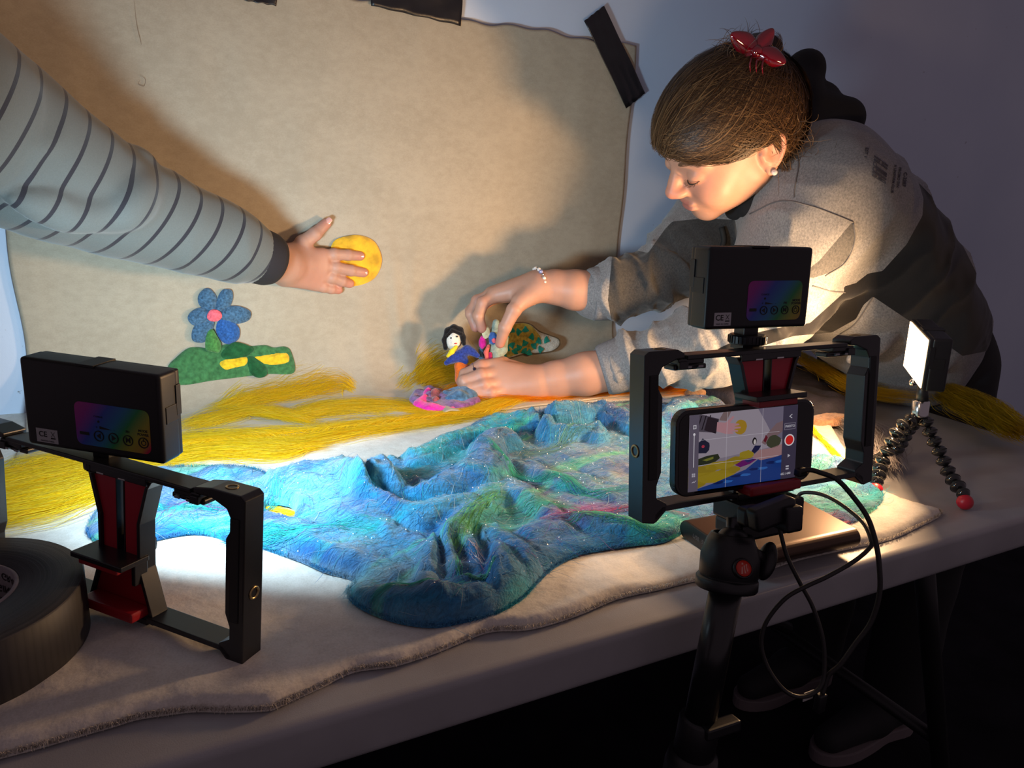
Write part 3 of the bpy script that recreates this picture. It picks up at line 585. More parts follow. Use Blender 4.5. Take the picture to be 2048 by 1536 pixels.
RG = [  # (points (px,py,height m), width m)
 ([(*z_(480, 320), .025), (*z_(560, 290), .05), (*z_(630, 262), .066), (*z_(700, 290), .05), (*z_(750, 340), .03)], .020),
 ([(*z_(615, 275), .060), (*z_(612, 330), .055), (*z_(630, 390), .044), (*z_(700, 440), .036), (*z_(770, 480), .036), (*z_(860, 500), .036), (*z_(960, 480), .036), (*z_(1040, 440), .034)], .012),
 ([(*z_(700, 300), .045), (*z_(740, 350), .04), (*z_(755, 400), .03)], .010),
 ([(*z_(840, 390), .028), (*z_(930, 385), .032), (*z_(1030, 350), .036), (*z_(1090, 300), .042), (*z_(1130, 240), .042), (*z_(1160, 190), .040), (*z_(1240, 170), .036)], .014),
 ([(*z_(1180, 210), .034), (*z_(1190, 290), .03), (*z_(1150, 380), .028), (*z_(1090, 430), .026)], .010),
 ([(*z_(760, 300), .018), (*z_(880, 275), .024), (*z_(960, 220), .028), (*z_(1060, 180), .028), (*z_(1180, 125), .034), (*z_(1290, 110), .036), (*z_(1400, 70), .046), (*z_(1450, 45), .056), (*z_(1500, 40), .054), (*z_(1560, 60), .042), (*z_(1640, 60), .040), (*z_(1720, 80), .034)], .013),
 ([(*z_(1430, 60), .055), (*z_(1420, 110), .048), (*z_(1450, 150), .036), (*z_(1530, 165), .030), (*z_(1590, 150), .030), (*z_(1610, 200), .024)], .009),
 ([(*z_(1650, 70), .038), (*z_(1720, 100), .036), (*z_(1800, 130), .03), (*z_(1900, 110), .028), (*z_(1980, 60), .028)], .016),
 ([(*z_(860, 700), .018), (*z_(920, 660), .026), (*z_(980, 610), .030), (*z_(1050, 545), .030), (*z_(1110, 480), .026), (*z_(1180, 430), .02)], .014),
 ([(*z_(1090, 590), .024), (*z_(1150, 650), .030), (*z_(1240, 720), .032), (*z_(1330, 790), .030), (*z_(1380, 840), .022)], .012),
 ([(*z_(1000, 640), .022), (*z_(1015, 720), .022), (*z_(1040, 790), .022), (*z_(1110, 770), .020), (*z_(1180, 720), .024), (*z_(1260, 800), .028), (*z_(1300, 850), .022)], .009),
 ([(*z_(900, 680), .022), (*z_(905, 760), .022), (*z_(880, 840), .022), (*z_(930, 900), .022)], .010),
 ([(*z_(600, 900), .022), (*z_(700, 870), .030), (*z_(820, 880), .032), (*z_(960, 850), .034), (*z_(1100, 850), .030), (*z_(1220, 870), .024)], .018),
 ([(*z_(620, 960), .018), (*z_(760, 985), .024), (*z_(900, 990), .024), (*z_(1040, 960), .022)], .018),
 ([(*z_(1180, 620), .018), (*z_(1280, 660), .022), (*z_(1380, 720), .026), (*z_(1430, 760), .020)], .012),
 ([(*z_(1330, 640), .014), (*z_(1450, 580), .020), (*z_(1560, 550), .022), (*z_(1700, 560), .020), (*z_(1850, 600), .018), (*z_(1960, 560), .020)], .010),
 ([(*z_(1200, 400), .014), (*z_(1330, 470), .018), (*z_(1420, 540), .014)], .012),
 ([(*z_(1300, 350), .010), (*z_(1450, 400), .016), (*z_(1600, 420), .014), (*z_(1720, 460), .012)], .012),
 ([(*z_(330, 370), .022), (*z_(420, 390), .026), (*z_(520, 440), .026), (*z_(620, 520), .024), (*z_(700, 600), .020), (*z_(800, 680), .012)], .020),
 ([(*z_(310, 440), .012), (*z_(330, 360), .022), (*z_(400, 345), .024), (*z_(470, 370), .022)], .012),
 ([(*z_(300, 620), .010), (*z_(450, 650), .014), (*z_(600, 720), .016), (*z_(700, 790), .012)], .018),
 ([(1650, 930, .016), (1685, 928, .022), (1706, 940, .016)], .016),
]
VAL = [([z_(700, 480), z_(760, 530), z_(860, 550), z_(980, 540), z_(1060, 500)], .007, .85), ([z_(780, 370), z_(800, 420), z_(850, 450)], .012, .9), ([z_(740, 300), z_(800, 340), z_(820, 400)], .007, .7), ([z_(1025, 700), z_(1045, 770)], .007, .9), ([z_(1120, 640), z_(1150, 720), z_(1130, 790)], .007, .85), ([z_(940, 640), z_(930, 720), z_(960, 800)], .006, .7),
       ([z_(1060, 480), z_(1160, 440), z_(1240, 380)], .006, .7), ([z_(1360, 160), z_(1420, 200), z_(1520, 200)], .008, .7), ([z_(560, 340), z_(590, 420), z_(680, 500)], .006, .6), ([z_(880, 820), z_(980, 830), z_(1100, 820)], .005, .6), ([z_(1240, 640), z_(1340, 700), z_(1440, 800)], .006, .75), ([z_(1500, 620), z_(1620, 640), z_(1760, 640)], .006, .7)]
outp = catmull(px_poly(OUT), 4, True); holep = catmull(px_poly(HOLE), 4, True)
P2, sd, F = sheet(outp, 0.0024, None)
hs_, _n = poly_sd(P2, holep)
inhole = (hs_ < 0)
keepF = ~(inhole[F].all(axis=1)); F = F[keepF]; u, inv = np.unique(F, return_inverse=True); F = inv.reshape(F.shape); P2 = P2[u]; sd = sd[u]; hs_ = hs_[u]; nr = _n[u]
P2 = np.where((hs_ < 0)[:, None], nr, P2)
def cloth_h(P, sd_, seed=0.0):
    warp = np.stack([vnoise(P[:, 0], P[:, 1], np.zeros(len(P)), 22), vnoise(P[:, 0], P[:, 1], np.full(len(P), 5.0), 22)], 1)*0.009
    Q = P+warp; acc = np.zeros(len(P))
    for pts, wd in RG:
        wd = wd*1.12
        pp = np.array([[*T(x, y, h)[:2], h] for x, y, h in pts]); pp = catmull(pp, 4); hb = np.zeros(len(P))
        mn = pp[:, :2].min(0)-wd*3; mx = pp[:, :2].max(0)+wd*3; m = ((Q > mn) & (Q < mx)).all(1)
        if not m.any(): continue
        q = Q[m]; loc = np.zeros(len(q))
        for a, b in zip(pp[:-1], pp[1:]):
            d, t = seg_dist(q, a[:2], b[:2]); loc = np.maximum(loc, (a[2]+(b[2]-a[2])*t)*(0.7*np.clip(1-(d/(1.55*wd))**2, 0, 1)**0.8+0.3*np.exp(-(d/(wd*1.6))**2)))
        hb[m] = loc; acc += hb**3.5
    h = 0.66*acc**(1/3.5)
    for pts, wd, dp in VAL:
        pp = catmull(np.array([T(x, y, .01)[:2] for x, y in pts]), 4); dmin = np.full(len(P), 9.0)
        for a, b in zip(pp[:-1], pp[1:]): dmin = np.minimum(dmin, seg_dist(Q, a, b)[0])
        h = h*(1-dp*np.exp(-(dmin/wd)**2))
    fine = vnoise(P[:, 0], P[:, 1], h*10, 38)*0.0030+vnoise(P[:, 0]*1.3, P[:, 1], h*20, 90)*0.0014+np.abs(vnoise(P[:, 0], P[:, 1]*1.6, h*0+2, 24))*0.003+np.abs(vnoise(P[:, 0]*1.5+3, P[:, 1], h*0+5, 52))*0.0016
    e = np.clip(-sd_/0.020, 0, 1); e = np.sqrt(1-(1-e)**2)
    return (0.0055+h+fine)*e+0.002
hC = cloth_h(P2, np.minimum(sd, 0))
hC = np.where(hs_ < 0.004, np.minimum(hC, 0.006+np.clip(hs_, 0, .004)*2), hC)
VC = np.column_stack([P2, TZ+0.007+hC])
# colours (dyed wool: the colour belongs to the cloth)
def cloth_col(P, h):
    x, y = P[:, 0], P[:, 1]; z0 = np.zeros(len(P)); wx = x+0.035*vnoise(x, y, z0+3, 9); wy = y+0.03*vnoise(x, y, z0+8, 9)
    ca, sa = math.cos(0.35), math.sin(0.35); u = (wx*ca+wy*sa)*7; v = (-wx*sa+wy*ca)*34
    n1 = vnoise(u, v, z0, 1.0)+0.5*vnoise(u*2.1, v*2.1, z0+1, 1.0); n2 = vnoise(u*1.3+9, v*1.2, z0+4, 1.0)+0.5*vnoise(u*3+2, v*2.5, z0+6, 1.0); n3 = vnoise(wx, wy, z0+11, 13)
    n4 = vnoise(u*0.8+3, v*1.6+5, z0+14, 1.0)
    base = np.array([0.030, 0.150, 0.36]); lt = np.array([0.095, 0.30, 0.52]); nav = np.array([0.018, 0.07, 0.24]); teal = np.array([0.01, 0.33, 0.43]); grn = np.array([0.10, 0.44, 0.33]); pale = np.array([0.24, 0.34, 0.40])
    def mix(c, k, t): t = np.clip(t, 0, 1)[:, None]; return c*(1-t)+np.asarray(k)*t
    c = np.tile(base, (len(P), 1)); c = mix(c, lt, 0.5+0.9*n1); c = mix(c, nav, (n3-0.12)*2.2); c = mix(c, teal, (n2-0.35)*2.2); c = mix(c, pale, (-n1-0.6)*1.3*(0.5+n3)); c = mix(c, grn, (n4-0.52)*4)
    px = project_px(np.column_stack([P, TZ+0.007+h]))
    def spot(cx, cy, rx, ry, col, amt, ang=0.0):
        nonlocal c; dx = px[:, 0]-cx; dy = px[:, 1]-cy; a = math.radians(ang); X = dx*math.cos(a)+dy*math.sin(a); Y = -dx*math.sin(a)+dy*math.cos(a)
        g = np.exp(-((X/rx)**2+(Y/ry)**2)); c = mix(c, col, amt*g*(0.75+0.7*n2))
    spot(640, 1010, 95, 55, (0.20, 0.44, 0.66), 0.9, 25); spot(420, 975, 120, 25, (0.13, 0.34, 0.62), 0.8); spot(400, 1045, 130, 13, (0.00, 0.38, 0.62), 1.0, 3); spot(520, 1065, 110, 13, (0.03, 0.52, 0.50), 0.9, 8)
    spot(738, 975, 22, 45, (0.01, 0.34, 0.52), 1.0, -20); spot(850, 1010, 90, 22, (0.01, 0.30, 0.48), 0.9, -5); spot(730, 900, 26, 20, (0.14, 0.36, 0.62), 0.9)
    spot(720, 1060, 70, 20, (0.05, 0.46, 0.47), 0.8, 20); spot(650, 1110, 90, 16, (0.02, 0.13, 0.42), 0.8, 22); spot(640, 1140, 110, 14, (0.34, 0.46, 0.50), 0.7, 18)
    spot(975, 1010, 26, 45, (0.10, 0.50, 0.38), 0.8, 30); spot(930, 1065, 16, 45, (0.22, 0.52, 0.30), 0.7, 25); spot(940, 1115, 28, 30, (0.03, 0.05, 0.16), 0.8)
    spot(800, 1150, 80, 30, (0.33, 0.46, 0.52), 0.8, -5); spot(880, 1220, 150, 25, (0.20, 0.37, 0.50), 0.6); spot(820, 1195, 120, 14, (0.03, 0.20, 0.36), 0.8)
    spot(1040, 1130, 70, 25, (0.10, 0.28, 0.44), 0.6, 30); spot(1180, 900, 60, 18, (0.38, 0.44, 0.44), 0.8, 10); spot(1110, 870, 60, 15, (0.10, 0.32, 0.28), 0.6, -15)
    spot(1240, 960, 60, 35, (0.42, 0.44, 0.46), 0.5, -30); spot(1150, 1030, 90, 25, (0.14, 0.16, 0.44), 0.8, -5); spot(1080, 950, 90, 22, (0.12, 0.09, 0.16), 0.5, 10); spot(1200, 1015, 90, 8, (0.36, 0.06, 0.22), 0.8, -4)
    spot(1010, 945, 120, 7, (0.08, 0.45, 0.42), 0.9, 12); spot(1150, 800, 60, 30, (0.09, 0.27, 0.42), 0.7); spot(880, 905, 60, 18, (0.06, 0.34, 0.33), 0.7, 10); spot(900, 1130, 22, 40, (0.25, 0.36, 0.42), 0.6)
    spot(1300, 1040, 100, 12, (0.10, 0.42, 0.35), 0.7, 2); spot(1640, 990, 80, 25, (0.16, 0.40, 0.38), 0.8); spot(1620, 1035, 70, 9, (0.50, 0.09, 0.16), 0.8); spot(1680, 935, 40, 20, (0.20, 0.30, 0.46), 0.9); spot(1000, 1050, 60, 30, (0.04, 0.24, 0.40), 0.6)
    lum = c.mean(1, keepdims=True); c = lum+(c-lum)*1.22
    return np.clip(c*0.80, 0.004, 1)
CCOL = cloth_col(P2, hC)
def cloth_mat():
    t = NT('dyed_felt_cloth'); a = t.n('ShaderNodeVertexColor'); a.layer_name = 'Col'; b = t.b; b.inputs['Roughness'].default_value = 0.8; b.inputs['Specular IOR Level'].default_value = 0.2; b.inputs['Sheen Weight'].default_value = 0.35
    tc = t.n('ShaderNodeTexCoord'); mp = t.n('ShaderNodeMapping'); mp.inputs['Rotation'].default_value = (0, 0, -0.35); mp.inputs['Scale'].default_value = (1, 5, 2); t.l(tc.outputs['Object'], mp.inputs[0])
    n = t.n('ShaderNodeTexNoise', i_Scale=60.0, i_Detail=9.0, i_Distortion=1.2); n.inputs['Roughness'].default_value = 0.7; t.l(mp.outputs[0], n.inputs['Vector'])
    mr = t.n('ShaderNodeMapRange'); mr.inputs[1].default_value = 0.3; mr.inputs[2].default_value = 0.7; mr.inputs[3].default_value = 0.55; mr.inputs[4].default_value = 1.5; t.l(n.outputs[0], mr.inputs[0])
    vm = t.n('ShaderNodeVectorMath', operation='SCALE'); t.l(a.outputs[0], vm.inputs[0]); t.l(mr.outputs[0], vm.inputs['Scale']); t.l(vm.outputs[0], b.inputs['Base Color'])
    n2 = t.n('ShaderNodeTexNoise', i_Scale=420.0, i_Detail=5.0); t.l(tc.outputs['Object'], n2.inputs['Vector']); ad = t.n('ShaderNodeMath', operation='ADD'); t.l(n.outputs[0], ad.inputs[0]); t.l(n2.outputs[0], ad.inputs[1])
    bp = t.n('ShaderNodeBump'); bp.inputs['Strength'].default_value = 0.8; bp.inputs['Distance'].default_value = 0.0022; t.l(ad.outputs[0], bp.inputs['Height']); t.l(bp.outputs[0], b.inputs['Normal']); return t.m
nvc = len(VC); VB = VC.copy(); VB[:, 2] = np.maximum(TZ+0.0078, VC[:, 2]-0.002)
me = mesh_np('c', np.vstack([VC, VB]), np.vstack([F, F[:, ::-1]+nvc])); attr_col(me, 'Col', np.vstack([CCOL, CCOL]))
cloth = put('crumpled_cloth', me, cloth_mat()); rebase(cloth, T(850, 1080)); tag(cloth, 'crumpled blue and turquoise felted cloth with glitter threads spread like water', 'cloth')
CTREE = BVHTree.FromPolygons([tuple(v) for v in VC], [tuple(f) for f in F.tolist()])
def cloth_top(P):
    out = np.full(len(P), np.nan)
    for i, p in enumerate(P):
        hit = CTREE.ray_cast(Vector((p[0], p[1], TZ+0.2)), Vector((0, 0, -1)))
        if hit[0] is not None: out[i] = hit[0].z
    return out
def cloth_fibres():
    r = np.random.default_rng(5); m = 6
    idx = r.integers(0, nvc, 9000); base = VC[idx, :2]; n = len(base)
    ang = 0.35+r.normal(size=n)*0.7+0.8*vnoise(base[:, 0], base[:, 1], np.zeros(n), 12); L = 0.012+0.03*r.random(n); curv = r.normal(size=n)*25
    P = np.zeros((n, m, 3)); pos = base.copy(); a = ang.copy()
    for i in range(m):
        P[:, i, :2] = pos; pos = pos+np.stack([np.cos(a), np.sin(a)], 1)*(L/m)[:, None]; a = a+curv*L/m
    z = cloth_top(P.reshape(-1, 3)).reshape(n, m); z = np.where(np.isnan(z), TZ+0.010, z); P[:, :, 2] = z+0.0006+0.0012*r.random((n, 1))
    c = CCOL[idx]*(0.8+0.9*r.random((n, 1)))+0.012; k = r.random(n); c[k < 0.10] = (0.08, 0.45, 0.40); c[(k > 0.1) & (k < 0.16)] = (0.5, 0.6, 0.6); c[(k > 0.16) & (k < 0.19)] = (0.3, 0.12, 0.35)
    put('surface_fibres', fibres(P, 0.00035, np.clip(c, 0, 1)), WOOLV, cloth)['kind'] = 'stuff'
    # frayed rim
    n = 7000; O = outp; kk = r.integers(0, len(O), n); A = O[kk]; B = O[(kk+1) % len(O)]; base = A+(B-A)*r.random((n, 1)); e = B-A; nrm = np.stack([e[:, 1], -e[:, 0]], 1); nrm /= np.linalg.norm(nrm, axis=1)[:, None]+1e-9
    tg = e/(np.linalg.norm(e, axis=1)[:, None]+1e-9); sgn = r.normal(size=n); P = np.zeros((n, m, 3)); L = 0.004+0.010*r.random(n)
    for i in range(m):
        s = i/(m-1); P[:, i, :2] = base+tg*(sgn*0.007*s)[:, None]+nrm*(L*(s-0.55)*(0.6*np.sin(sgn*3)))[:, None]; P[:, i, 2] = TZ+0.009+0.006*r.random(n)*(1-s*0.6)
    d = ((base[:, None, :]-P2[None, ::37, :])**2).sum(2).argmin(1); c = CCOL[::37][d]*(0.9+0.7*r.random((n, 1)))+0.04
    put('frayed_edge', fibres(P, 0.0004, np.clip(c, 0, 1)), WOOLV, cloth)['kind'] = 'stuff'
    # coloured threads
    th = [([(250, 1010), (300, 1000), (345, 1012), (390, 1003), (470, 1005), (520, 1010), (545, 990), (555, 965)], (0.05, 0.55, 0.50), 40, .006), ([(330, 1035), (360, 1005), (400, 1000), (460, 1012), (520, 1012)], (0.35, 0.10, 0.30), 16, .004),
          ([(430, 1062), (500, 1058), (560, 1070), (620, 1062), (690, 1055), (760, 1068)], (0.05, 0.55, 0.48), 70, .009), ([(900, 1110), (925, 1070), (960, 1030), (990, 1005), (1010, 995)], (0.20, 0.58, 0.25), 60, .007),
          ([(912, 1120), (915, 1150), (935, 1165), (975, 1160), (990, 1150)], (0.12, 0.5, 0.32), 25, .002), ([(920, 1100), (940, 1110), (965, 1130), (985, 1150)], (0.6, 0.5, 0.55), 18, .004),
          ([(940, 905), (1000, 930), (1050, 955), (1120, 965), (1180, 990), (1260, 985)], (0.06, 0.5, 0.42), 60, .006), ([(1020, 905), (1100, 895), (1150, 875), (1200, 868)], (0.25, 0.5, 0.35), 40, .006),
          ([(1080, 1050), (1150, 1040), (1200, 1020), (1290, 1012), (1380, 1022)], (0.45, 0.08, 0.2), 30, .005), ([(1130, 1050), (1180, 1045), (1240, 1052), (1300, 1062), (1360, 1058)], (0.08, 0.5, 0.3), 40, .004),
          ([(740, 1200), (790, 1192), (830, 1200), (880, 1185), (930, 1180)], (0.06, 0.45, 0.35), 40, .003), ([(1570, 1010), (1620, 1000), (1680, 1005), (1740, 1000)], (0.1, 0.45, 0.4), 40, .008), ([(1560, 1040), (1610, 1030), (1660, 1036), (1700, 1030)], (0.55, 0.08, 0.16), 30, .005), ([(1000, 1035), (1060, 1020), (1110, 1012), (1160, 1020)], (0.1, 0.5, 0.4), 40, .006)]
    for pts, col, cnt, wd in th:
        S = catmull(np.array([T(x, y, 0.02)[:2] for x, y in pts]), 6); m2 = len(S); P = np.zeros((cnt, m2, 3)); tg = np.gradient(S, axis=0); nn = np.stack([-tg[:, 1], tg[:, 0]], 1); nn /= np.linalg.norm(nn, axis=1)[:, None]
        cnt = int(cnt*0.55); P = P[:cnt]; wd = wd*1.5
        for k in range(cnt):
            o_ = r.normal()*wd*0.5+wd*0.35*np.sin(np.linspace(0, 5+4*r.random(), m2)+r.random()*6); P[k, :, :2] = S+nn*o_[:, None]+0.0005*r.normal(size=(m2, 2))
        z = cloth_top(P.reshape(-1, 3)).reshape(cnt, m2); z = np.where(np.isnan(z), TZ+0.012, z); P[:, :, 2] = z+0.0012
        c = np.clip(np.array(col)*(0.5+0.7*r.random((cnt, 1))), 0, 1)
        put('thread', fibres(P, 0.00055, c), WOOLV, cloth)['kind'] = 'stuff'
    # glitter flecks
    bm = bmesh.new(); idx = r.integers(0, nvc, 2200); px = project_px(VC[idx]); w_ = np.exp(-((px[:, 0]-1100)/250)**2)+0.5*np.exp(-((px[:, 0]-640)/160)**2)+0.7*np.exp(-((px[:, 0]-1660)/80)**2)
    for q, k in zip(idx, r.random(len(idx)) < w_):
        if not k: continue
        p = VC[q]; s = 0.0004+0.0004*r.random(); n3 = Vector(r.normal(size=3)).normalized(); a = n3.orthogonal().normalized()*s; b = n3.cross(a)
        c = Vector(p)+Vector((0, 0, 0.0015)); bm.faces.new([bm.verts.new(c+a), bm.verts.new(c+b), bm.verts.new(c-a), bm.verts.new(c-b)])
    put('glitter', bm_mesh(bm, False), M('glitter', (0.95, 0.97, 0.98), 0.25, spec=1.0), cloth)['kind'] = 'stuff'  # sparkle put into the near-white base colour of the flecks
cloth_fibres()

# dark garment and felt scraps behind
def soft_pile(name, pts, hh, mat, label, cat, z0=0.002, seed=2.0, step=0.006, edgew=0.02):
    O = catmull(px_poly(pts, z0), 5, True); P2, sd, F = sheet(O, step, None); e = np.clip(-sd/edgew, 0, 1); z0_ = np.zeros(len(sd))
    z = TZ+z0+hh*np.sqrt(1-(1-e)**2)*(0.8+0.5*vnoise(P2[:, 0]+seed, P2[:, 1], z0_, 12)+0.25*vnoise(P2[:, 0], P2[:, 1]+seed, z0_, 40)); V = np.column_stack([P2, z]); n = len(V); B = V.copy(); B[:, 2] = TZ+z0
    o = put(name, mesh_np('b', np.vstack([V, B]), np.vstack([F, F[:, ::-1]+n])), mat); rebase(o, V.mean(0)); return tag(o, label, cat)
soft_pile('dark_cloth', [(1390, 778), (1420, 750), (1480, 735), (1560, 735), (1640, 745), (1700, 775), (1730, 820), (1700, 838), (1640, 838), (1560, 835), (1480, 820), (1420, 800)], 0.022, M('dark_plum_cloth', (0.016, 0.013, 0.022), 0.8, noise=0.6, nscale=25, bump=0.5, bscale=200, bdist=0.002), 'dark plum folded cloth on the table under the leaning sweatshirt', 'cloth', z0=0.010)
soft_pile('felt_scrap', [(1368, 790), (1385, 778), (1410, 776), (1435, 782), (1440, 792), (1405, 798)], 0.012, fm('brown_felt', (0.30, 0.16, 0.08)), 'small brown felt scrap beside the orange wool, left of the rig plates', 'felt scrap', z0=0.008, step=0.003, edgew=0.008)
soft_pile('felt_scrap', [(1610, 842), (1635, 836), (1680, 834), (1705, 838), (1700, 848), (1650, 854), (1625, 850)], 0.010, fm('tan_felt', (0.36, 0.19, 0.10)), 'long tan felt scrap in front of the dark cloth, above the yellow strand', 'felt scrap', z0=0.008, step=0.003, edgew=0.008)
# ================================================================== phone rigs, lights, phone, tripod
def pose(loc, yaw, rx=0.0, ry=0.0):
    w_ = Vector((rx, ry, 0)); Mw = Matrix.Rotation(w_.length, 3, w_.normalized()) if w_.length > 1e-9 else Matrix.Identity(3)
    return Matrix.Translation(Vector(loc)) @ (Mw @ Matrix.Rotation(yaw, 3, 'Z')).to_4x4()
BLK = M('satin_black_aluminium', (0.009, 0.009, 0.011), 0.30, spec=0.6, noise=0.3, nscale=30, bump=0.1, bscale=900, bdist=0.0002)
BPL = M('black_plastic', (0.007, 0.007, 0.009), 0.42, spec=0.5, bump=0.25, bscale=1400, bdist=0.00015)
RUB = M('black_rubber', (0.012, 0.012, 0.012), 0.7)
RED = M('red_anodised_metal', (0.42, 0.010, 0.030), 0.35, metal=0.3, coat=0.2)
REDP = M('red_rubber', (0.30, 0.010, 0.018), 0.40)
BRASS = M('brass', (0.45, 0.33, 0.16), 0.3, metal=1.0); CHROME = M('chrome', (0.6, 0.6, 0.6), 0.16, metal=1.0); STEEL = M('brushed_steel', (0.30, 0.30, 0.31), 0.35, metal=1.0)
HR = 0.133
def make_rig(name, label, mat4, L, Dp, clampz, xl=0.0, tw=0.0):
    t = thing(name, label, 'phone rig', matrix=mat4); hw0 = L/2; y0, y1 = -Dp/2, Dp/2
    for s in (1, -1):
        hw = hw0+(xl if s < 0 else 0.0)
        out = [(hw, 0.002), (hw, HR-0.003), (hw-0.004, HR), (hw-0.030, HR), (hw-0.036-tw, HR-0.003), (hw-0.036-tw, HR-0.007), (hw-0.029, HR-0.0075), (hw-0.016, HR-0.0125), (hw-0.0125, HR-0.019), (hw-0.0125, HR-0.028), (hw-0.0165, HR-0.035), (hw-0.0165, 0.040), (hw-0.0125, 0.030), (hw-0.0125, 0.020), (hw-0.022, 0.0145), (hw-0.022, 0.009), (hw-0.013, 0.001), (hw-0.010, 0)]
        h = put('handle', bm_mesh(prism([(s*x, z) for x, z in out], y0, y1, 0.0009), False), BLK, t)
        # grooved grip on the near face, inserts
        g = rbox((s*(hw-0.0083), y0-0.0002, 0.075), (0.0075, 0.0016, 0.080), 0.0006); put('grip_groove', bm_mesh(g, False), RUB, h)
        ins = lathe([(0.0052, 0), (0.0052, 0.0007), (0.0036, 0.0009), (0.0034, -0.002), (0, -0.002)], 24, axis=(s, 0, 0), c=(s*(hw-0.0001), 0.001, 0.056)); put('threaded_insert', bm_mesh(ins), BRASS, h)
        ins = lathe([(0.0048, 0), (0.0048, 0.0005), (0.0034, 0.0007), (0.0032, -0.0015), (0, -0.0015)], 24, axis=(0, 0, 1), c=(s*(hw-0.020), 0.0, HR-0.0001)); put('threaded_insert', bm_mesh(ins), BRASS, h)
        # folding shoe joint between handle and top plate
        j = bmesh.new(); jx = hw-0.043-tw
        rbox((s*jx, 0, HR-0.0098), (0.024, Dp*0.92, 0.0042), 0.0008, bm=j); rbox((s*(jx-0.001), 0, HR-0.0145), (0.030, Dp*0.7, 0.0040), 0.0012, bm=j)
        rbox((s*(jx+0.008), y0+0.001, HR-0.0125), (0.008, 0.004, 0.006), 0.0006, bm=j)
        put('folding_joint', bm_mesh(j, False), BLK, t)
        c2 = bmesh.new()
        for dx in (-0.008, 0.003): rbox((s*(jx+dx), y0+0.0005, HR-0.0140), (0.0048, 0.0022, 0.0018), 0.0003, bm=c2)
        put('joint_pin', bm_mesh(c2, False), STEEL, t)
        bar = [(s*0.030, 0.0085), (s*(hw-0.020), 0.0085), (s*(hw-0.011), 0.0015), (s*(hw-0.011), 0.0075), (s*(hw-0.018), 0.0128), (s*0.030, 0.0128)]
        put('lower_bar', bm_mesh(prism(bar, y0, y1, 0.0006), False), BLK, t)
    # top plate with cold shoe
    b = rbox((-xl/2, 0, HR-0.0068), (2*hw0+xl-0.078-2*tw, Dp, 0.0036), 0.0009); rbox((0, y0+0.0015, HR-0.0105), (0.062, 0.003, 0.006), 0.0007, bm=b)
    put('top_plate', bm_mesh(b, False), BLK, t)
    b = bmesh.new()
    for dx in (-0.014, 0.008): rbox((dx, y0-0.0003, HR-0.0125), (0.007, 0.0012, 0.0014), 0.0003, bm=b)
    put('shoe_screws', bm_mesh(b, False), CHROME, t)
    # centre column: tapered black frame, red plates on both sides of a slot
    zt = HR-0.0105; prof = [(0.034, zt), (0.030, zt-0.006), (0.0215, 0.086), (0.0215, 0.048), (0.034, 0.011), (0.034, 0.006)]
    fr = bmesh.new()
    for s in (1, -1):
        o1 = [(s*x, z) for x, z in prof]; i1 = [(s*(x-0.0030), z) for x, z in prof][::-1]; prism(o1+i1, -0.0075, 0.0075, 0.0004, bm=fr)
    prism([(-0.030, 0.006), (0.030, 0.006), (0.030, 0.0105), (-0.030, 0.0105)], -0.0095, 0.0095, 0.0005, bm=fr)
    for s in (1, -1): prism([(s*0.0033, zt), (s*0.0042, zt), (s*0.0042, 0.050), (s*0.0033, 0.050)], -0.0055, 0.0055, 0.0, bm=fr)
    put('column_frame', bm_mesh(fr, False), BLK, t)
    for s in (1, -1):
        put('red_plate', bm_mesh(prism([(s*0.0043, zt-0.001), (s*0.0285, zt-0.001), (s*0.0185, 0.085), (s*0.0185, 0.048), (s*0.0043, 0.048)], -0.0050, 0.004, 0.0005), False), RED, t)
    lp = prism([(-0.0185, 0.052), (0.0185, 0.052), (0.0205, 0.046), (0.031, 0.012), (-0.031, 0.012), (-0.0205, 0.046)], -0.0045, 0.004, 0.0008)
    rbox((0, -0.0125, 0.0155), (0.054, 0.017, 0.008), 0.0022, 3, bm=lp); put('lower_grip', bm_mesh(lp, False), REDP, t)
    cl = rbox((-0.003, -0.013, clampz), (0.052, 0.026, 0.0042), 0.0007); rbox((0.0205, -0.007, clampz-0.009), (0.0036, 0.012, 0.020), 0.0006, bm=cl)
    put('clamp_shelf', bm_mesh(cl, False), BLK, t)
    c2 = rbox((-0.004, -0.0135, clampz-0.0045), (0.040, 0.020, 0.006), 0.0014, 3); put('clamp_grip', bm_mesh(c2, False), REDP, t)
    kn = lathe([(0.0, 0), (0.010, 0), (0.0115, 0.002), (0.0115, 0.007), (0.009, 0.009), (0, 0.009)], 18, axis=(0, 1, 0), c=(0.004, 0.0075, clampz+0.004)); put('clamp_knob', bm_mesh(kn), BPL, t)
    return t
ML = pose((-0.017, 0.5985, 0.7470), -0.8663, -0.0226, 0.067); MR = pose((0.4588, 0.4147, 0.8460), -0.0474, -0.1307, 0.0002)
rigL = make_rig('phone_rig', 'empty black and red folding phone rig standing on the white felt at left', ML, 0.2445, 0.0200, 0.057, 0.045, 0.010)
rigR = make_rig('phone_rig', 'black and red phone rig on the tripod holding the phone', MR, 0.2445, 0.0200, 0.0915)

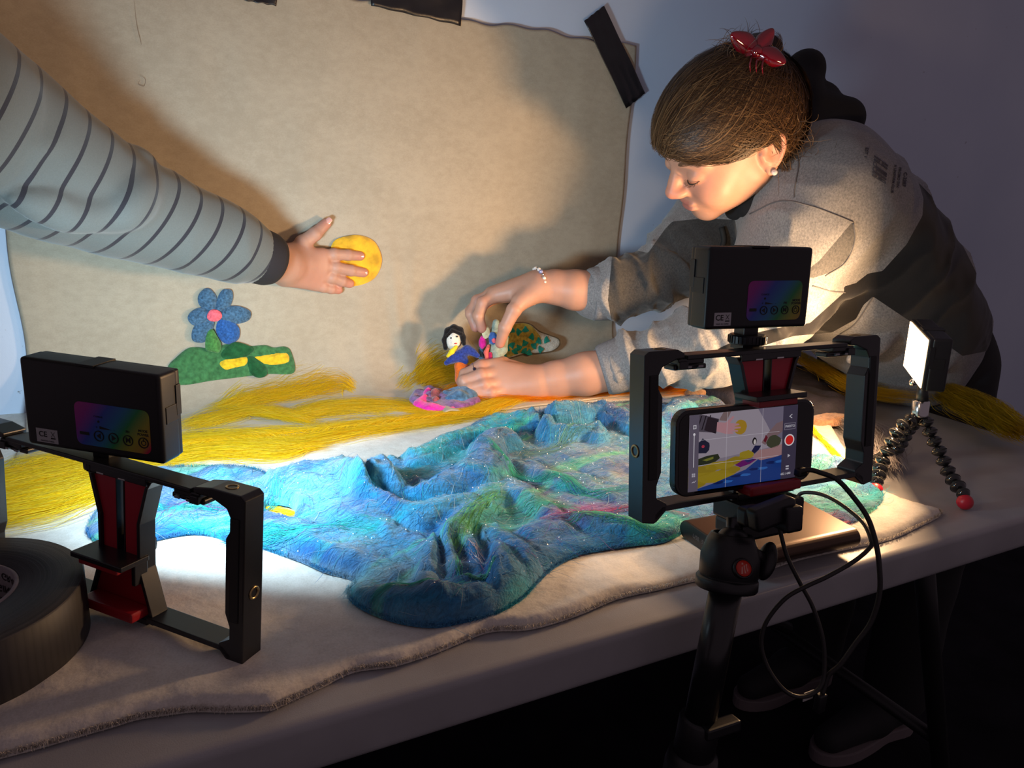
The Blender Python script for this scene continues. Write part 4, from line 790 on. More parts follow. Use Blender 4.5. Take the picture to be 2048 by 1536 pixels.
def panel_mat():
    t = NT('rainbow_label'); tc = t.n('ShaderNodeTexCoord'); sp = t.n('ShaderNodeSeparateXYZ'); t.l(tc.outputs['Object'], sp.inputs[0])
    ad = t.n('ShaderNodeMath', operation='MULTIPLY_ADD'); t.l(sp.outputs['Z'], ad.inputs[0]); ad.inputs[1].default_value = -0.75; t.l(sp.outputs['X'], ad.inputs[2])
    mr = t.n('ShaderNodeMapRange'); mr.inputs[1].default_value = -0.020; mr.inputs[2].default_value = 0.066; t.l(ad.outputs[0], mr.inputs[0])
    cr = t.n('ShaderNodeValToRGB'); e = cr.color_ramp.elements
    st = [(0.0, (0.36, 0.01, 0.20)), (0.18, (0.26, 0.01, 0.25)), (0.36, (0.02, 0.05, 0.36)), (0.52, (0.01, 0.14, 0.34)), (0.66, (0.01, 0.20, 0.05)), (0.82, (0.30, 0.28, 0.02)), (0.94, (0.36, 0.20, 0.02)), (1.0, (0.42, 0.01, 0.05))]
    e[0].position, e[0].color = st[0][0], (*st[0][1], 1); e[1].position, e[1].color = 1.0, (*st[-1][1], 1)
    for p, c in st[1:-1]: x = e.new(p); x.color = (*c, 1)
    t.l(mr.outputs[0], cr.inputs[0]); t.l(cr.outputs[0], t.b.inputs['Base Color']); t.b.inputs['Roughness'].default_value = 0.25; return t.m
RAINBOW = panel_mat(); INK = M('black_print', (0.004, 0.004, 0.005), 0.5); SILV = M('silver_sticker', (0.42, 0.42, 0.44), 0.35, metal=0.3)
def flat(poly, y, bm): prism(poly, y, y+0.00012, 0, bm=bm)
def circle(cx, cz, r, n=24): return [(cx+r*math.cos(2*math.pi*i/n), cz+r*math.sin(2*math.pi*i/n)) for i in range(n)]
def ringm(bm, cx, cz, r0, r1, y, n=28, th=0.0002):
    for i in range(n):
        a, b = 2*math.pi*i/n, 2*math.pi*(i+1)/n
        prism([(cx+r0*math.cos(a), cz+r0*math.sin(a)), (cx+r1*math.cos(a), cz+r1*math.sin(a)), (cx+r1*math.cos(b), cz+r1*math.sin(b)), (cx+r0*math.cos(b), cz+r0*math.sin(b))], y-th, y, 0, bm=bm)
ROTX = Matrix.Rotation(math.pi/2, 4, 'X')
def txt(bm, s, x, z, size, y, bold=0.0): add_mesh(bm, text_mesh(s, size, 0.00004, bold=bold), Matrix.Translation((x, y, z)) @ ROTX)
def make_led(name, label, mat4, W, H, TH, emis, mount=True):
    t = thing(name, label, 'video light', matrix=mat4); hw, hh = W/2, H/2
    # body: back shell + front frame, with side and top notches
    b = rbox((0, TH*0.42, 0), (W, TH*0.84, H), 0.0035, 4); body = put('casing', bm_mesh(b), BPL, t)
    fr = rbox((0, TH*0.86, 0), (W*0.985, TH*0.26, H*0.98), 0.002, 3); put('front_frame', bm_mesh(fr), BPL, t)
    for s in (1, -1): put('side_slot', bm_mesh(rbox((s*(hw-0.0005), TH*0.52, 0.002), (0.0022, TH*0.62, H*0.19), 0.0004), False), INK, t); put('side_rail', bm_mesh(rbox((s*(hw+0.0002), TH*0.80, 0.011), (0.0012, TH*0.22, H*0.34), 0.0003), False), BPL, t)
    put('top_slot', bm_mesh(rbox((-0.002, TH*0.45, hh-0.0002), (0.015, TH*0.95, 0.0018), 0.0003), False), INK, t)
    em = NT('led_diffuser'); em.b.inputs['Base Color'].default_value = (0.9, 0.9, 0.9, 1); em.b.inputs['Emission Color'].default_value = (*emis[0], 1); em.b.inputs['Emission Strength'].default_value = 14.0
    put('diffuser', bm_mesh(rbox((0, TH+0.0004, 0), (W*0.93, 0.0008, H*0.90), 0), False), em.m, t)
    ld = bpy.data.lights.new('panel_glow', 'AREA'); ld.shape = 'RECTANGLE'; ld.size = W*0.93; ld.size_y = H*0.90; ld.energy = emis[1]; ld.color = emis[0]; ld.spread = math.radians(emis[2])
    lo = bpy.data.objects.new('panel_glow', ld); COL.objects.link(lo); lo.parent = t; lo.location = (0, TH+0.0075, 0); lo.rotation_euler = (math.pi/2-math.radians(6), 0, 0)
    # back print
    x0, x1, z0, z1 = -hw+W*0.38, hw-W*0.085, hh-H*0.90, hh-H*0.41; r = 0.005; P = []
    for cx, cz, a0 in ((x1-r, z1-r, 0), (x0+r, z1-r, 90), (x0+r, z0+r, 180), (x1-r, z0+r, 270)):
        for k in range(7): a = math.radians(a0+15*k); P.append((cx+r*math.cos(a), cz+r*math.sin(a)))
    lb = prism(P, -0.0003, 0.0001); put('rainbow_panel', bm_mesh(lb, False), RAINBOW, t)
    k = bmesh.new(); bz = hh-H*0.775; xs = [-hw+W*u for u in (0.545, 0.65, 0.755, 0.865)]; R_ = W*0.036
    for x in xs: ringm(k, x, bz, R_*0.84, R_, -0.0003, th=0.0005)
    prism([(xs[0]-R_*0.5, bz), (xs[0]+R_*0.35, bz+R_*0.55), (xs[0]+R_*0.35, bz-R_*0.55)], -0.0005, -0.0003, 0, bm=k)
    prism([(xs[1]+R_*0.5, bz), (xs[1]-R_*0.35, bz+R_*0.55), (xs[1]-R_*0.35, bz-R_*0.55)], -0.0005, -0.0003, 0, bm=k)
    txt(k, 'M', xs[2], bz, R_*1.35, -0.0005, 0.00012); ringm(k, xs[3], bz-0.0002, R_*0.36, R_*0.50, -0.0003); rbox((xs[3], -0.0005, bz+R_*0.45), (R_*0.14, 0.0002, R_*0.5), 0, bm=k)
    txt(k, 'MODE', xs[3], bz+R_*2.15, 0.0027, -0.0004, 0.00008); txt(k, 'POWER', xs[3], bz+R_*1.45, 0.0027, -0.0004, 0.00008); txt(k, 'FN', xs[2], bz+R_*1.6, 0.0026, -0.0004, 0.00008)
    prism([(xs[0]+0.001, bz+R_*1.9), (xs[0]+0.001, bz+R_*1.35), (xs[1]-0.001, bz+R_*1.45)], -0.0004, -0.0002, 0, bm=k); txt(k, '+', xs[0]-0.0015, bz+R_*1.6, 0.003, -0.0004); txt(k, '-', xs[1]+0.001, bz+R_*1.6, 0.003, -0.0004)
    rbox((-hw+W*0.44, -0.0003, bz+0.0006), (W*0.068, 0.0006, 0.0024), 0.0002, bm=k); txt(k, 'CHARGE', xs[0]+0.0005, bz+R_*3.6, 0.002, -0.0004); ringm(k, xs[0]+0.0005, bz+R_*2.7, 0.0, 0.0009, -0.0003)
    put('button_print', bm_mesh(k, False), INK, t)
    st = prism([(-hw+W*0.075, hh-H*0.95), (-hw+W*0.235, hh-H*0.95), (-hw+W*0.235, hh-H*0.79), (-hw+W*0.075, hh-H*0.79)], -0.0003, 0.0001); put('sticker', bm_mesh(st, False), SILV, t)
    k = bmesh.new(); txt(k, 'CE', -hw+W*0.125, hh-H*0.855, 0.0062, -0.0004, 0.0001)
    sx, sz = -hw+W*0.20, hh-H*0.845; prism([(sx-0.0018, sz+0.002), (sx-0.0014, sz+0.002), (sx+0.0018, sz-0.002), (sx+0.0014, sz-0.002)], -0.00045, -0.0003, 0, bm=k); prism([(sx+0.0018, sz+0.002), (sx+0.0014, sz+0.002), (sx-0.0018, sz-0.002), (sx-0.0014, sz-0.002)], -0.00045, -0.0003, 0, bm=k)
    rbox((sx, -0.0004, sz-0.0032), (0.004, 0.0002, 0.0010), 0, bm=k); txt(k, 'MADE IN CHINA', -hw+W*0.155, hh-H*0.93, 0.0016, -0.0004); put('sticker_print', bm_mesh(k, False), INK, t)
    if mount:
        m_ = bmesh.new(); rbox((0, TH*0.5, -hh-0.0045), (0.014, 0.014, 0.010), 0.0008, bm=m_); rbox((0, TH*0.5, -hh-0.0165), (0.017, 0.017, 0.004), 0.0005, bm=m_); put('foot', bm_mesh(m_, False), BPL, t)
        prof = [(0, 0), (0.0143, 0), (0.0150, 0.001), (0.0150, 0.0068), (0.0138, 0.0078), (0, 0.0078)]
        w1 = lathe(prof, 40, c=(0, TH*0.42, -hh-0.0140)); 
        for i in range(30):
            a = 2*math.pi*i/30; rbox((0.0151*math.cos(a), TH*0.42+0.0151*math.sin(a), -hh-0.0101), (0.0012, 0.0012, 0.0056), 0, rot=Matrix.Rotation(a, 3, 'Z'), bm=w1)
        put('thumb_wheel', bm_mesh(w1, False), BPL, t)
    return t
make_led('video_light', 'black video light with rainbow button panel mounted on the left empty rig', pose((-0.0278, 0.6162, 0.9145), -0.6862, 0.0171, 0.0176), 0.1185, 0.0699, 0.0252, COOL_LED)
make_led('video_light', 'black video light with its back in shade, mounted above the phone', pose((0.4567, 0.4413, 1.0200), -0.1388, -0.0758, 0.0051), 0.0987, 0.0654, 0.0284, WARM_RIG)
LM = pose((0.8679, 0.5712, 0.9072), -2.2965, 0.0231, -0.0927) @ Matrix.Rotation(math.pi, 4, 'Z') @ Matrix.Translation((0, -0.0256, 0))
make_led('video_light', 'glowing warm video light on the small bendy tripod', LM, 0.095, 0.0658, 0.0256, WARM_LED, mount=False)

# ---------------------------------------------------------------- phone
def rrect(w_, h_, r, n=8, cx=0.0, cz=0.0):
    P = []
    for x, z, a0 in ((w_/2-r, h_/2-r, 0), (-w_/2+r, h_/2-r, 90), (-w_/2+r, -h_/2+r, 180), (w_/2-r, -h_/2+r, 270)):
        for k in range(n+1): a = math.radians(a0+90*k/n); P.append((cx+x+r*math.cos(a), cz+z+r*math.sin(a)))
    return P
PW, PH = 0.1335, 0.0690
MP = pose((0.4345, 0.4158, 0.8971), -0.1092, -0.1296, -0.0005) @ Matrix.Translation((0, -0.0050, 0))
phone = thing('smartphone', 'smartphone in the right rig filming the felt scene on its bright screen', 'phone', matrix=MP)
put('phone_body', bm_mesh(prism(rrect(PW, PH, 0.0115), -0.0002, 0.0086, 0.0016, seg=3)), M('black_phone_case', (0.010, 0.010, 0.012), 0.28, spec=0.6), phone)
put('glass', bm_mesh(prism(rrect(PW-0.005, PH-0.005, 0.0095), -0.0006, 0.0, 0.0), False), M('black_glass', (0.002, 0.002, 0.002), 0.06), phone)
SMATS = {}
def sm(c, k=0.6):
    c = lin(c); key = tuple(round(x, 3) for x in c)
    if key not in SMATS: SMATS[key] = M('screen_pixels', (0, 0, 0), 0.3, emit=c, estr=0.62)
    return SMATS[key]
SW, SH = 0.1040, 0.0610; SX = -0.0035                               # lit picture area
sb = bmesh.new(); smats = []
def spoly(pts, col, lay):                                          # pts in unit screen coordinates (0..1, y down)
    m_ = sm(col)
    if m_ not in smats: smats.append(m_)
    i = smats.index(m_); n0 = len(sb.faces); ps = [(SX-SW/2+SW*min(1, max(0, u)), SH/2-SH*min(1, max(0, v))) for u, v in pts]
    if sum((ps[k][0]*ps[(k+1) % len(ps)][1]-ps[(k+1) % len(ps)][0]*ps[k][1]) for k in range(len(ps))) < 0: ps = ps[::-1]
    f = sb.faces.new([sb.verts.new((x, -0.0007-0.00003*lay, z)) for x, z in ps]); f.material_index = i
def blob(cx, cy, rx, ry, n=14, j=0.12, seed=0):
    r = random.Random(seed); return [(cx+rx*(1+j*(r.random()-.5))*math.cos(2*math.pi*i/n), cy+ry*(1+j*(r.random()-.5))*math.sin(2*math.pi*i/n)) for i in range(n)]
spoly([(0, 0), (1, 0), (1, 1), (0, 1)], (150, 140, 152), 0)
spoly([(0, .62), (.3, .60), (.6, .56), (1, .50), (1, 1), (0, 1)], (128, 118, 132), 1)
spoly([(.62, 0), (1, 0), (1, .5), (.78, .42), (.7, .2)], (110, 102, 122), 1)
spoly([(.30, 0), (.37, 0), (.33, .12), (.26, .10)], (120, 100, 100), 2)
for i, (a, b, w_, h_) in enumerate([(.10, .74, .16, .07), (.28, .70, .14, .06), (.42, .66, .10, .05), (.18, .84, .22, .08), (.38, .78, .10, .05), (.52, .60, .07, .06), (.05, .92, .1, .05), (.30, .86, .14, .05)]): spoly(blob(a, b, w_, h_, 16, .35, i), (150, 128, 28) if i % 2 else (138, 116, 22), 2)
spoly([(.06, .98), (.22, .93), (.38, .86), (.52, .80), (.62, .70), (.70, .60), (.76, .56), (.84, .62), (.92, .60), (1, .66), (1, 1), (.06, 1)], (24, 54, 120), 3)
for i in range(9): spoly(blob(.28+.08*i, .93-.03*i+.03*(i % 2), .05, .018, 10, .5, i+30), (44, 96, 170) if i % 2 else (12, 30, 84), 4)
spoly([(.42, .72), (.50, .66), (.58, .65), (.62, .68), (.56, .73), (.47, .76)], (96, 18, 96), 4); spoly([(.50, .67), (.58, .655), (.60, .68), (.54, .71)], (44, 34, 96), 5)
spoly(blob(.46, .22, .058, .10, 18, .06, 2), (160, 124, 30), 3)
spoly([(0, .02), (.10, .0), (.26, .08), (.24, .26), (.08, .22), (0, .18)], (74, 66, 78), 4)
for u in (.03, .07, .11, .15): spoly([(u+.03, .02), (u+.04, .02), (u+.005, .2), (u-.005, .2)], (24, 18, 26), 5)
spoly([(.16, .04), (.26, .09), (.235, .27), (.13, .21)], (36, 26, 34), 6)
spoly([(.245, .12), (.32, .14), (.385, .06), (.40, .075), (.36, .15), (.44, .17), (.45, .19), (.385, .20), (.46, .215), (.46, .235), (.385, .235), (.44, .26), (.435, .275), (.375, .265), (.40, .29), (.385, .30), (.33, .29), (.24, .24)], (176, 128, 136), 7)
spoly(blob(.12, .42, .06, .09, 12, .5, 5), (26, 28, 50), 4); spoly(blob(.125, .42, .014, .02, 10, .1, 5), (170, 50, 70), 5); spoly([(.05, .66), (.08, .58), (.16, .55), (.26, .54), (.28, .60), (.24, .64), (.14, .67)], (36, 42, 24), 5); spoly([(.12, .60), (.18, .58), (.22, .57), (.22, .60), (.16, .62)], (110, 112, 40), 6)
spoly(blob(.595, .43, .022, .05, 12, .1, 8), (16, 12, 16), 5); spoly(blob(.598, .44, .012, .035, 12, .1, 8), (200, 190, 188), 6); spoly([(.57, .56), (.60, .49), (.66, .50), (.64, .55), (.60, .60)], (20, 22, 62), 6)
spoly([(.66, .46), (.72, .34), (.80, .22), (.90, .18), (1.0, .20), (1.0, .30), (.88, .32), (.80, .40), (.74, .42), (.70, .50)], (120, 96, 100), 5); spoly(blob(.78, .47, .07, .09, 14, .2, 9), (60, 62, 44), 6); spoly([(.68, .44), (.70, .36), (.72, .40), (.70, .47)], (96, 20, 34), 7)
spoly([(.58, .64), (.64, .56), (.76, .55), (1, .46), (1, .62), (.80, .68), (.66, .70)], (156, 118, 120), 6)
for u in (.335, .665): spoly([(u-.0012, 0), (u+.0012, 0), (u+.0012, 1), (u-.0012, 1)], (196, 190, 200), 8)
for v in (.335, .665): spoly([(.03, v-.002), (.83, v-.002), (.83, v+.002), (.03, v+.002)], (196, 190, 200), 8)
spoly([(.86, 0), (1, 0), (1, 1), (.86, 1)], (58, 52, 72), 9); spoly([(0, 0), (.085, 0), (.085, 1), (0, 1)], (92, 84, 100), 9)
spoly(blob(.93, .47, .048, .080, 28, 0), (226, 220, 222), 10); spoly(blob(.93, .47, .038, .064, 28, 0), (206, 30, 26), 11)
spoly([(.875, .235), (.985, .235), (.985, .325), (.875, .325)], (130, 124, 140), 10); spoly([(.879, .241), (.981, .241), (.981, .319), (.879, .319)], (66, 60, 80), 11)
spoly([(.92, .66), (.945, .685), (.92, .71)], (190, 186, 196), 11); spoly([(.945, .115), (.949, .121), (.929, .145), (.949, .169), (.945, .175), (.919, .145)], (210, 206, 214), 11)
spoly([(.040, .25), (.046, .25), (.046, .68), (.040, .68)], (214, 210, 218), 11); spoly(blob(.043, .25, .010, .018, 14, 0), (224, 220, 226), 12)
spoly([(.032, .13), (.060, .13), (.060, .18), (.032, .18)], (214, 210, 218), 11); spoly([(.036, .138), (.056, .138), (.056, .172), (.036, .172)], (80, 74, 90), 12)
for v in (.82, .855): spoly([(.905, v), (.935, v), (.935, v+.02), (.905, v+.02)], (190, 186, 196), 11)
for a in (0, 1):
    for c_ in (0, 1): spoly([(.030+.016*a, .76+.026*c_), (.043+.016*a, .76+.026*c_), (.043+.016*a, .782+.026*c_), (.030+.016*a, .782+.026*c_)], (176, 170, 182), 11)
spoly([(.03, .88), (.045, .865), (.052, .875), (.068, .855), (.07, .86), (.052, .885), (.045, .875), (.032, .888)], (196, 190, 200), 11)
sme = bm_mesh(sb, False); screen = put('screen', sme, smats, phone)
k = bmesh.new(); txt(k, 'PHOTO', SX-SW/2+SW*.93, SH/2-SH*.28, 0.0028, -0.0012); txt(k, '632 / 640', SX-SW/2+SW*.905, SH/2-SH*.93, 0.0026, -0.0012); txt(k, '2', SX-SW/2+SW*.046, SH/2-SH*.155, 0.002, -0.0012); put('screen_text', bm_mesh(k, False), sm((214, 210, 218)), phone)

# ---------------------------------------------------------------- ball-head tripod
def Dn(px, py, d): return D(px, py, d)
base_rig = np.array(MR @ Vector((0, 0, 0)))
tp = thing('tripod', 'black ball-head tripod at the table front edge carrying the phone rig', 'tripod', (0.44, 0.39, 0))
top = np.array([0.4555, 0.4110, 0.846]); 
upv = np.array((MR.to_3x3() @ Vector((0, 0, 1)))); xv = np.array((MR.to_3x3() @ Vector((1, 0, 0)))); yv = np.cross(upv, xv)
def orient(z, x):
    z = Vector(tuple(map(float, z))).normalized(); x = Vector(tuple(map(float, x))); x = (x-z*x.dot(z)).normalized(); y = z.cross(x); return Matrix((x, y, z)).transposed()
OR = orient(upv, xv)
m_ = rbox(top-upv*0.003, (0.062, 0.040, 0.017), 0.002, rot=OR); rbox(top-upv*0.018-xv*0.006, (0.050, 0.034, 0.014), 0.003, rot=OR, bm=m_); put('mounting_plate', bm_mesh(m_, False), BPL, tp)
ballc = D(1467, 1098, 0.600); stem0 = D(1468, 1035, 0.602); stem1 = ballc
put('stem', bm_mesh(tube([stem0, stem1], [0.0062, 0.0058], 20)), STEEL if False else M('dark_steel', (0.05, 0.05, 0.055), 0.3, metal=0.9), tp)
sp_ = bmesh.new(); bmesh.ops.create_uvsphere(sp_, u_segments=32, v_segments=20, radius=0.0135); sp_.transform(Matrix.Translation(Vector(tuple(D(1465, 1086, 0.600))))); put('ball', bm_mesh(sp_), M('dark_ball', (0.04, 0.04, 0.045), 0.35, metal=0.7), tp)
colA = D(1455, 1170, 0.600); colB = D(1408, 1430, 0.615); ax = (D(1462, 1095, 0.600)-colA); ax /= np.linalg.norm(ax)
hs2 = lathe([(0, -0.002), (0.0225, -0.002), (0.0235, 0.000), (0.0235, 0.004), (0.0220, 0.0055), (0.0232, 0.007), (0.0232, 0.022), (0.0195, 0.034), (0.0165, 0.0395), (0.0140, 0.0400), (0.0125, 0.036), (0, 0.034)], 10 if False else 36, axis=ax, c=D(1455, 1166, 0.600)); put('ball_housing', bm_mesh(hs2), BPL, tp)
rg_ = lathe([(0, 0), (0.0235, 0), (0.0245, 0.0015), (0.0245, 0.0080), (0.0235, 0.0095), (0, 0.0095)], 36, axis=ax, c=D(1452, 1176, 0.600)); put('collar', bm_mesh(rg_), BPL, tp)
tocam = CC-colA; tocam /= np.linalg.norm(tocam)
bo = D(1483, 1138, 0.577); lg = lathe([(0, 0), (0.0078, 0), (0.0078, 0.0035), (0.0066, 0.0050), (0.0064, 0.0040), (0, 0.0040)], 30, axis=tocam*0.9+xv*0.35, c=bo); put('logo_ring', bm_mesh(lg), BPL, tp)
la = Vector(tuple(tocam*0.9+xv*0.35)).normalized(); lgd = lathe([(0, 0.0040), (0.0062, 0.0040), (0.0060, 0.0047), (0, 0.0049)], 30, axis=la, c=bo); put('logo_disc', bm_mesh(lgd), M('red_logo', (0.55, 0.03, 0.015), 0.35), tp)
fl = bmesh.new(); LO = orient(np.array(la), xv)
for q in ([(-.0035, -.0035), (-.0022, -.0038), (-.0012, -.0012), (-.0006, .0016), (-.0016, .0012)], [(-.0008, -.0038), (.0005, -.0038), (.0006, -.0008), (.0014, .0020), (.0002, .0020)], [(.0014, -.0030), (.0026, -.0026), (.0024, .0004), (.0034, .0026), (.0020, .0024)], [(-.0010, .0028), (.0004, .0028), (.0006, .0042), (-.0006, .0044)]):
    fl.faces.new([fl.verts.new(Vector(tuple(bo))+LO @ Vector((x, y, 0.00505))) for x, y in q])
put('logo_mark', bm_mesh(fl, False), M('logo_white', (0.6, 0.25, 0.2), 0.4), tp)
wg = rbox(D(1543, 1026, 0.575), (0.040, 0.014, 0.018), 0.004, 3, rot=orient(upv*0.95-xv*0.15, xv)); rbox(D(1575, 1034, 0.578), (0.016, 0.018, 0.020), 0.003, 3, rot=orient(upv, xv*0.9-upv*0.35), bm=wg); rbox(D(1500, 1030, 0.580), (0.018, 0.012, 0.014), 0.003, 3, rot=OR, bm=wg); put('wing_knob', bm_mesh(wg), BPL, tp)
kn = tube([D(1497, 1100, 0.600), D(1527, 1118, 0.605)], 0.0050, 14); ell_ = bmesh.new(); bmesh.ops.create_uvsphere(ell_, u_segments=20, v_segments=12, radius=1.0); ell_.transform(Matrix.Translation(Vector(tuple(D(1533, 1122, 0.606)))) @ orient(ax*0.9+xv*0.25, xv).to_4x4() @ Matrix.Diagonal((0.0065, 0.009, 0.0160, 1))); tm_ = bm_mesh(ell_); add_mesh(kn, tm_); put('lock_knob', bm_mesh(kn), BPL, tp)
put('column', bm_mesh(tube([D(1452, 1178, 0.600), D(1400, 1440, 0.618)], 0.0130, 24)), BLK, tp)
cb = D(1400, 1440, 0.618); cdn = cb-D(1452, 1178, 0.600); cdn /= np.linalg.norm(cdn)
put('column_lock', bm_mesh(lathe([(0, 0), (0.0165, 0), (0.017, 0.002), (0.017, 0.030), (0.015, 0.034), (0, 0.034)], 26, axis=cdn, c=cb-cdn*0.002)), BPL, tp)
put('lock_lever', bm_mesh(rbox(D(1440, 1455, 0.610), (0.034, 0.012, 0.010), 0.002, 2, rot=orient(upv, xv*0.95-upv*0.3)), False), BPL, tp)
hub = cb+cdn*0.05; put('hub', bm_mesh(lathe([(0, 0), (0.020, 0), (0.022, 0.01), (0.022, 0.045), (0, 0.05)], 24, axis=cdn, c=hub-cdn*0.02)), BPL, tp)
for a in (40, 160, 280):
    dx, dy = 0.24*math.cos(math.radians(a)), 0.20*math.sin(math.radians(a)); lgm = tube([hub, (hub[0]+dx*0.55, hub[1]+dy*0.55, hub[2]*0.45), (hub[0]+dx, hub[1]+dy, 0.012)], [0.012, 0.0105, 0.009], 14); put('leg', bm_mesh(lgm), BLK, tp)

# ---------------------------------------------------------------- power bank
bc = [T(1381, 1047, 0.026), T(1594, 1001, 0.026), T(1700, 1053, 0.026)]
e1 = bc[2]-bc[1]; e1 /= np.linalg.norm(e1); xdir = np.array([1.0, -0.03, 0]); 
pb = thing('power_bank', 'flat dark brown power bank lying on the felt under the phone rig', 'power bank', (0.56, 0.492, TZ+0.009))
bx = bmesh.new(); y_, z_c = 0.492, TZ+0.009+0.0105
prof = []; 
for k in range(13): a = math.radians(-90+15*k); prof.append((0.0345+0.0098*math.cos(a), 0.0098*math.sin(a)))
for k in range(13): a = math.radians(90+15*k); prof.append((-0.0345+0.0098*math.cos(a), 0.0098*math.sin(a)))
Mpb = Matrix.Translation((0.565, 0.489, z_c)) @ Matrix.Rotation(math.radians(-3), 4, 'Z') @ Matrix.Rotation(math.pi/2, 4, 'Z')
b2 = prism(prof, -0.078, 0.078, 0.0006); b2.transform(Mpb)
put('bank_body', bm_mesh(b2), M('bronze_metal', (0.085, 0.050, 0.035), 0.36, metal=0.75, bump=0.05, bscale=900, bdist=0.0001), pb)
b3 = prism([(x*0.985, z*0.95) for x, z in prof], 0.0775, 0.0795, 0.0003); b3.transform(Mpb); put('port_end', bm_mesh(b3), BPL, pb)
k = bmesh.new(); add_mesh(k, text_mesh('USB  5V', 0.006, 0.00005), Mpb @ Matrix.Translation((0.012, 0.0797, 0)) @ Matrix.Rotation(math.pi, 4, 'Z') @ ROTX); put('port_print', bm_mesh(k, False), M('grey_print', (0.10, 0.09, 0.09), 0.5), pb)

# ---------------------------------------------------------------- cables
CAB = M('black_braided_cable', (0.014, 0.013, 0.013), 0.5, spec=0.5, bump=0.6, bscale=900, bdist=0.0004)
def cable(name, label, pts, r):
    P = catmull(np.array([D(*p) for p in pts]), 8); me = bm_mesh(tube(P, r, 10)); o = put(name, me, CAB); rebase(o, P[len(P)//2]); return tag(o, label, 'cable')
c1 = cable('charging_cable', 'thick black cable leaving the phone and hanging in front of the table', [(1600, 944, .603), (1620, 940, .60), (1640, 945, .598), (1675, 960, .594), (1709, 997, .588), (1735, 1035, .583), (1750, 1079, .58), (1758, 1126, .578), (1759, 1186, .58), (1742, 1244, .585), (1709, 1290, .59), (1680, 1330, .594), (1658, 1350, .598), (1647, 1380, .60), (1640, 1400, .60)], 0.0020)
b4 = rbox(D(1602, 944, .605), (0.010, 0.006, 0.006), 0.001); put('plug', bm_mesh(b4), BPL, c1)
b4 = rbox(D(1640, 1405, .600), (0.008, 0.006, 0.016), 0.001); put('plug', bm_mesh(b4), BPL, c1)
pk = T(1597, 999, 0.020); 
c2 = cable('charging_cable', 'thin black cable looping from the power bank down below the table edge', [(1594, 1003, .70), (1598, 990, .70), (1612, 985, .694), (1640, 988, .68), (1668, 1000, .66), (1700, 1022, .635), (1728, 1048, .61), (1742, 1080, .592), (1740, 1095, .589), (1709, 1122, .585), (1655, 1153, .583), (1614, 1172, .584), (1573, 1195, .586), (1540, 1232, .590), (1525, 1265, .593), (1524, 1300, .595), (1538, 1340, .597), (1564, 1376, .598), (1590, 1392, .598), (1618, 1391, .598), (1641, 1373, .598), (1649, 1340, .598), (1646, 1280, .597), (1626, 1215, .596), (1600, 1166, .595), (1575, 1115, .594), (1562, 1070, .593), (1556, 1045, .590)], 0.0017)
b4 = rbox(D(1594, 1004, .702), (0.008, 0.010, 0.006), 0.001); put('plug', bm_mesh(b4), BPL, c2)
tg_ = prism([(0, 0), (0.011, 0), (0.011, 0.008), (0, 0.008)], 0, 0.0006); tg_.transform(Matrix.Translation(Vector(tuple(D(1606, 1404, .601))))); put('cable_tag', bm_mesh(tg_, False), M('white_tag', (0.5, 0.5, 0.5), 0.6), c2)

# ---------------------------------------------------------------- tape roll
TR = (-0.130, 0.595); RO, RI, TH0, TH1 = 0.087, 0.0455, TZ+0.0085, TZ+0.0555
roll = thing('tape_roll', 'large roll of black gaffer tape lying flat at the front left of the table', 'tape roll', (TR[0], TR[1], TH0))
def roll_mat():
    t = NT('black_tape_layers'); tc = t.n('ShaderNodeTexCoord'); sp = t.n('ShaderNodeSeparateXYZ'); t.l(tc.outputs['Object'], sp.inputs[0])
    x2 = t.n('ShaderNodeMath', operation='MULTIPLY'); t.l(sp.outputs['X'], x2.inputs[0]); t.l(sp.outputs['X'], x2.inputs[1]); y2 = t.n('ShaderNodeMath', operation='MULTIPLY_ADD'); t.l(sp.outputs['Y'], y2.inputs[0]); t.l(sp.outputs['Y'], y2.inputs[1]); t.l(x2.outputs[0], y2.inputs[2])
    sq = t.n('ShaderNodeMath', operation='SQRT'); t.l(y2.outputs[0], sq.inputs[0]); n = t.n('ShaderNodeTexNoise', noise_dimensions='1D', i_Detail=5.0, i_Scale=420.0); n.inputs['Roughness'].default_value = 0.8; t.l(sq.outputs[0], n.inputs['W'])
    cr = t.n('ShaderNodeValToRGB'); cr.color_ramp.elements[0].position = 0.35; cr.color_ramp.elements[1].position = 0.75; cr.color_ramp.elements[0].color = (0.013, 0.013, 0.016, 1); cr.color_ramp.elements[1].color = (0.050, 0.048, 0.055, 1)
    t.l(n.outputs[0], cr.inputs[0]); t.l(cr.outputs[0], t.b.inputs['Base Color']); t.b.inputs['Roughness'].default_value = 0.55
    bp = t.n('ShaderNodeBump'); bp.inputs['Strength'].default_value = 0.5; bp.inputs['Distance'].default_value = 0.0008; t.l(n.outputs[0], bp.inputs['Height']); t.l(bp.outputs[0], t.b.inputs['Normal']); return t.m
def annulus(r0, r1, z0, z1, n=96):
    b = bmesh.new(); ring = []
    for r, z in ((r0, z0), (r1-0.0012, z0), (r1, z0+0.0012), (r1, z1-0.0012), (r1-0.0012, z1), (r0, z1)):
        ring.append([b.verts.new((TR[0]+r*math.cos(2*math.pi*i/n), TR[1]+r*math.sin(2*math.pi*i/n), z)) for i in range(n)])
    for a in range(6):
        for i in range(n): b.faces.new((ring[a][i], ring[a][(i+1) % n], ring[(a+1) % 6][(i+1) % n], ring[(a+1) % 6][i]))
    return b
put('tape_layers', bm_mesh(annulus(RI, RO, TH0, TH1)), roll_mat(), roll)
put('cardboard_core', bm_mesh(annulus(RI-0.0032, RI-0.0001, TH0, TH1+0.0004)), M('grey_cardboard', (0.26, 0.23, 0.25), 0.8, noise=0.2, nscale=60), roll)
k = bmesh.new()
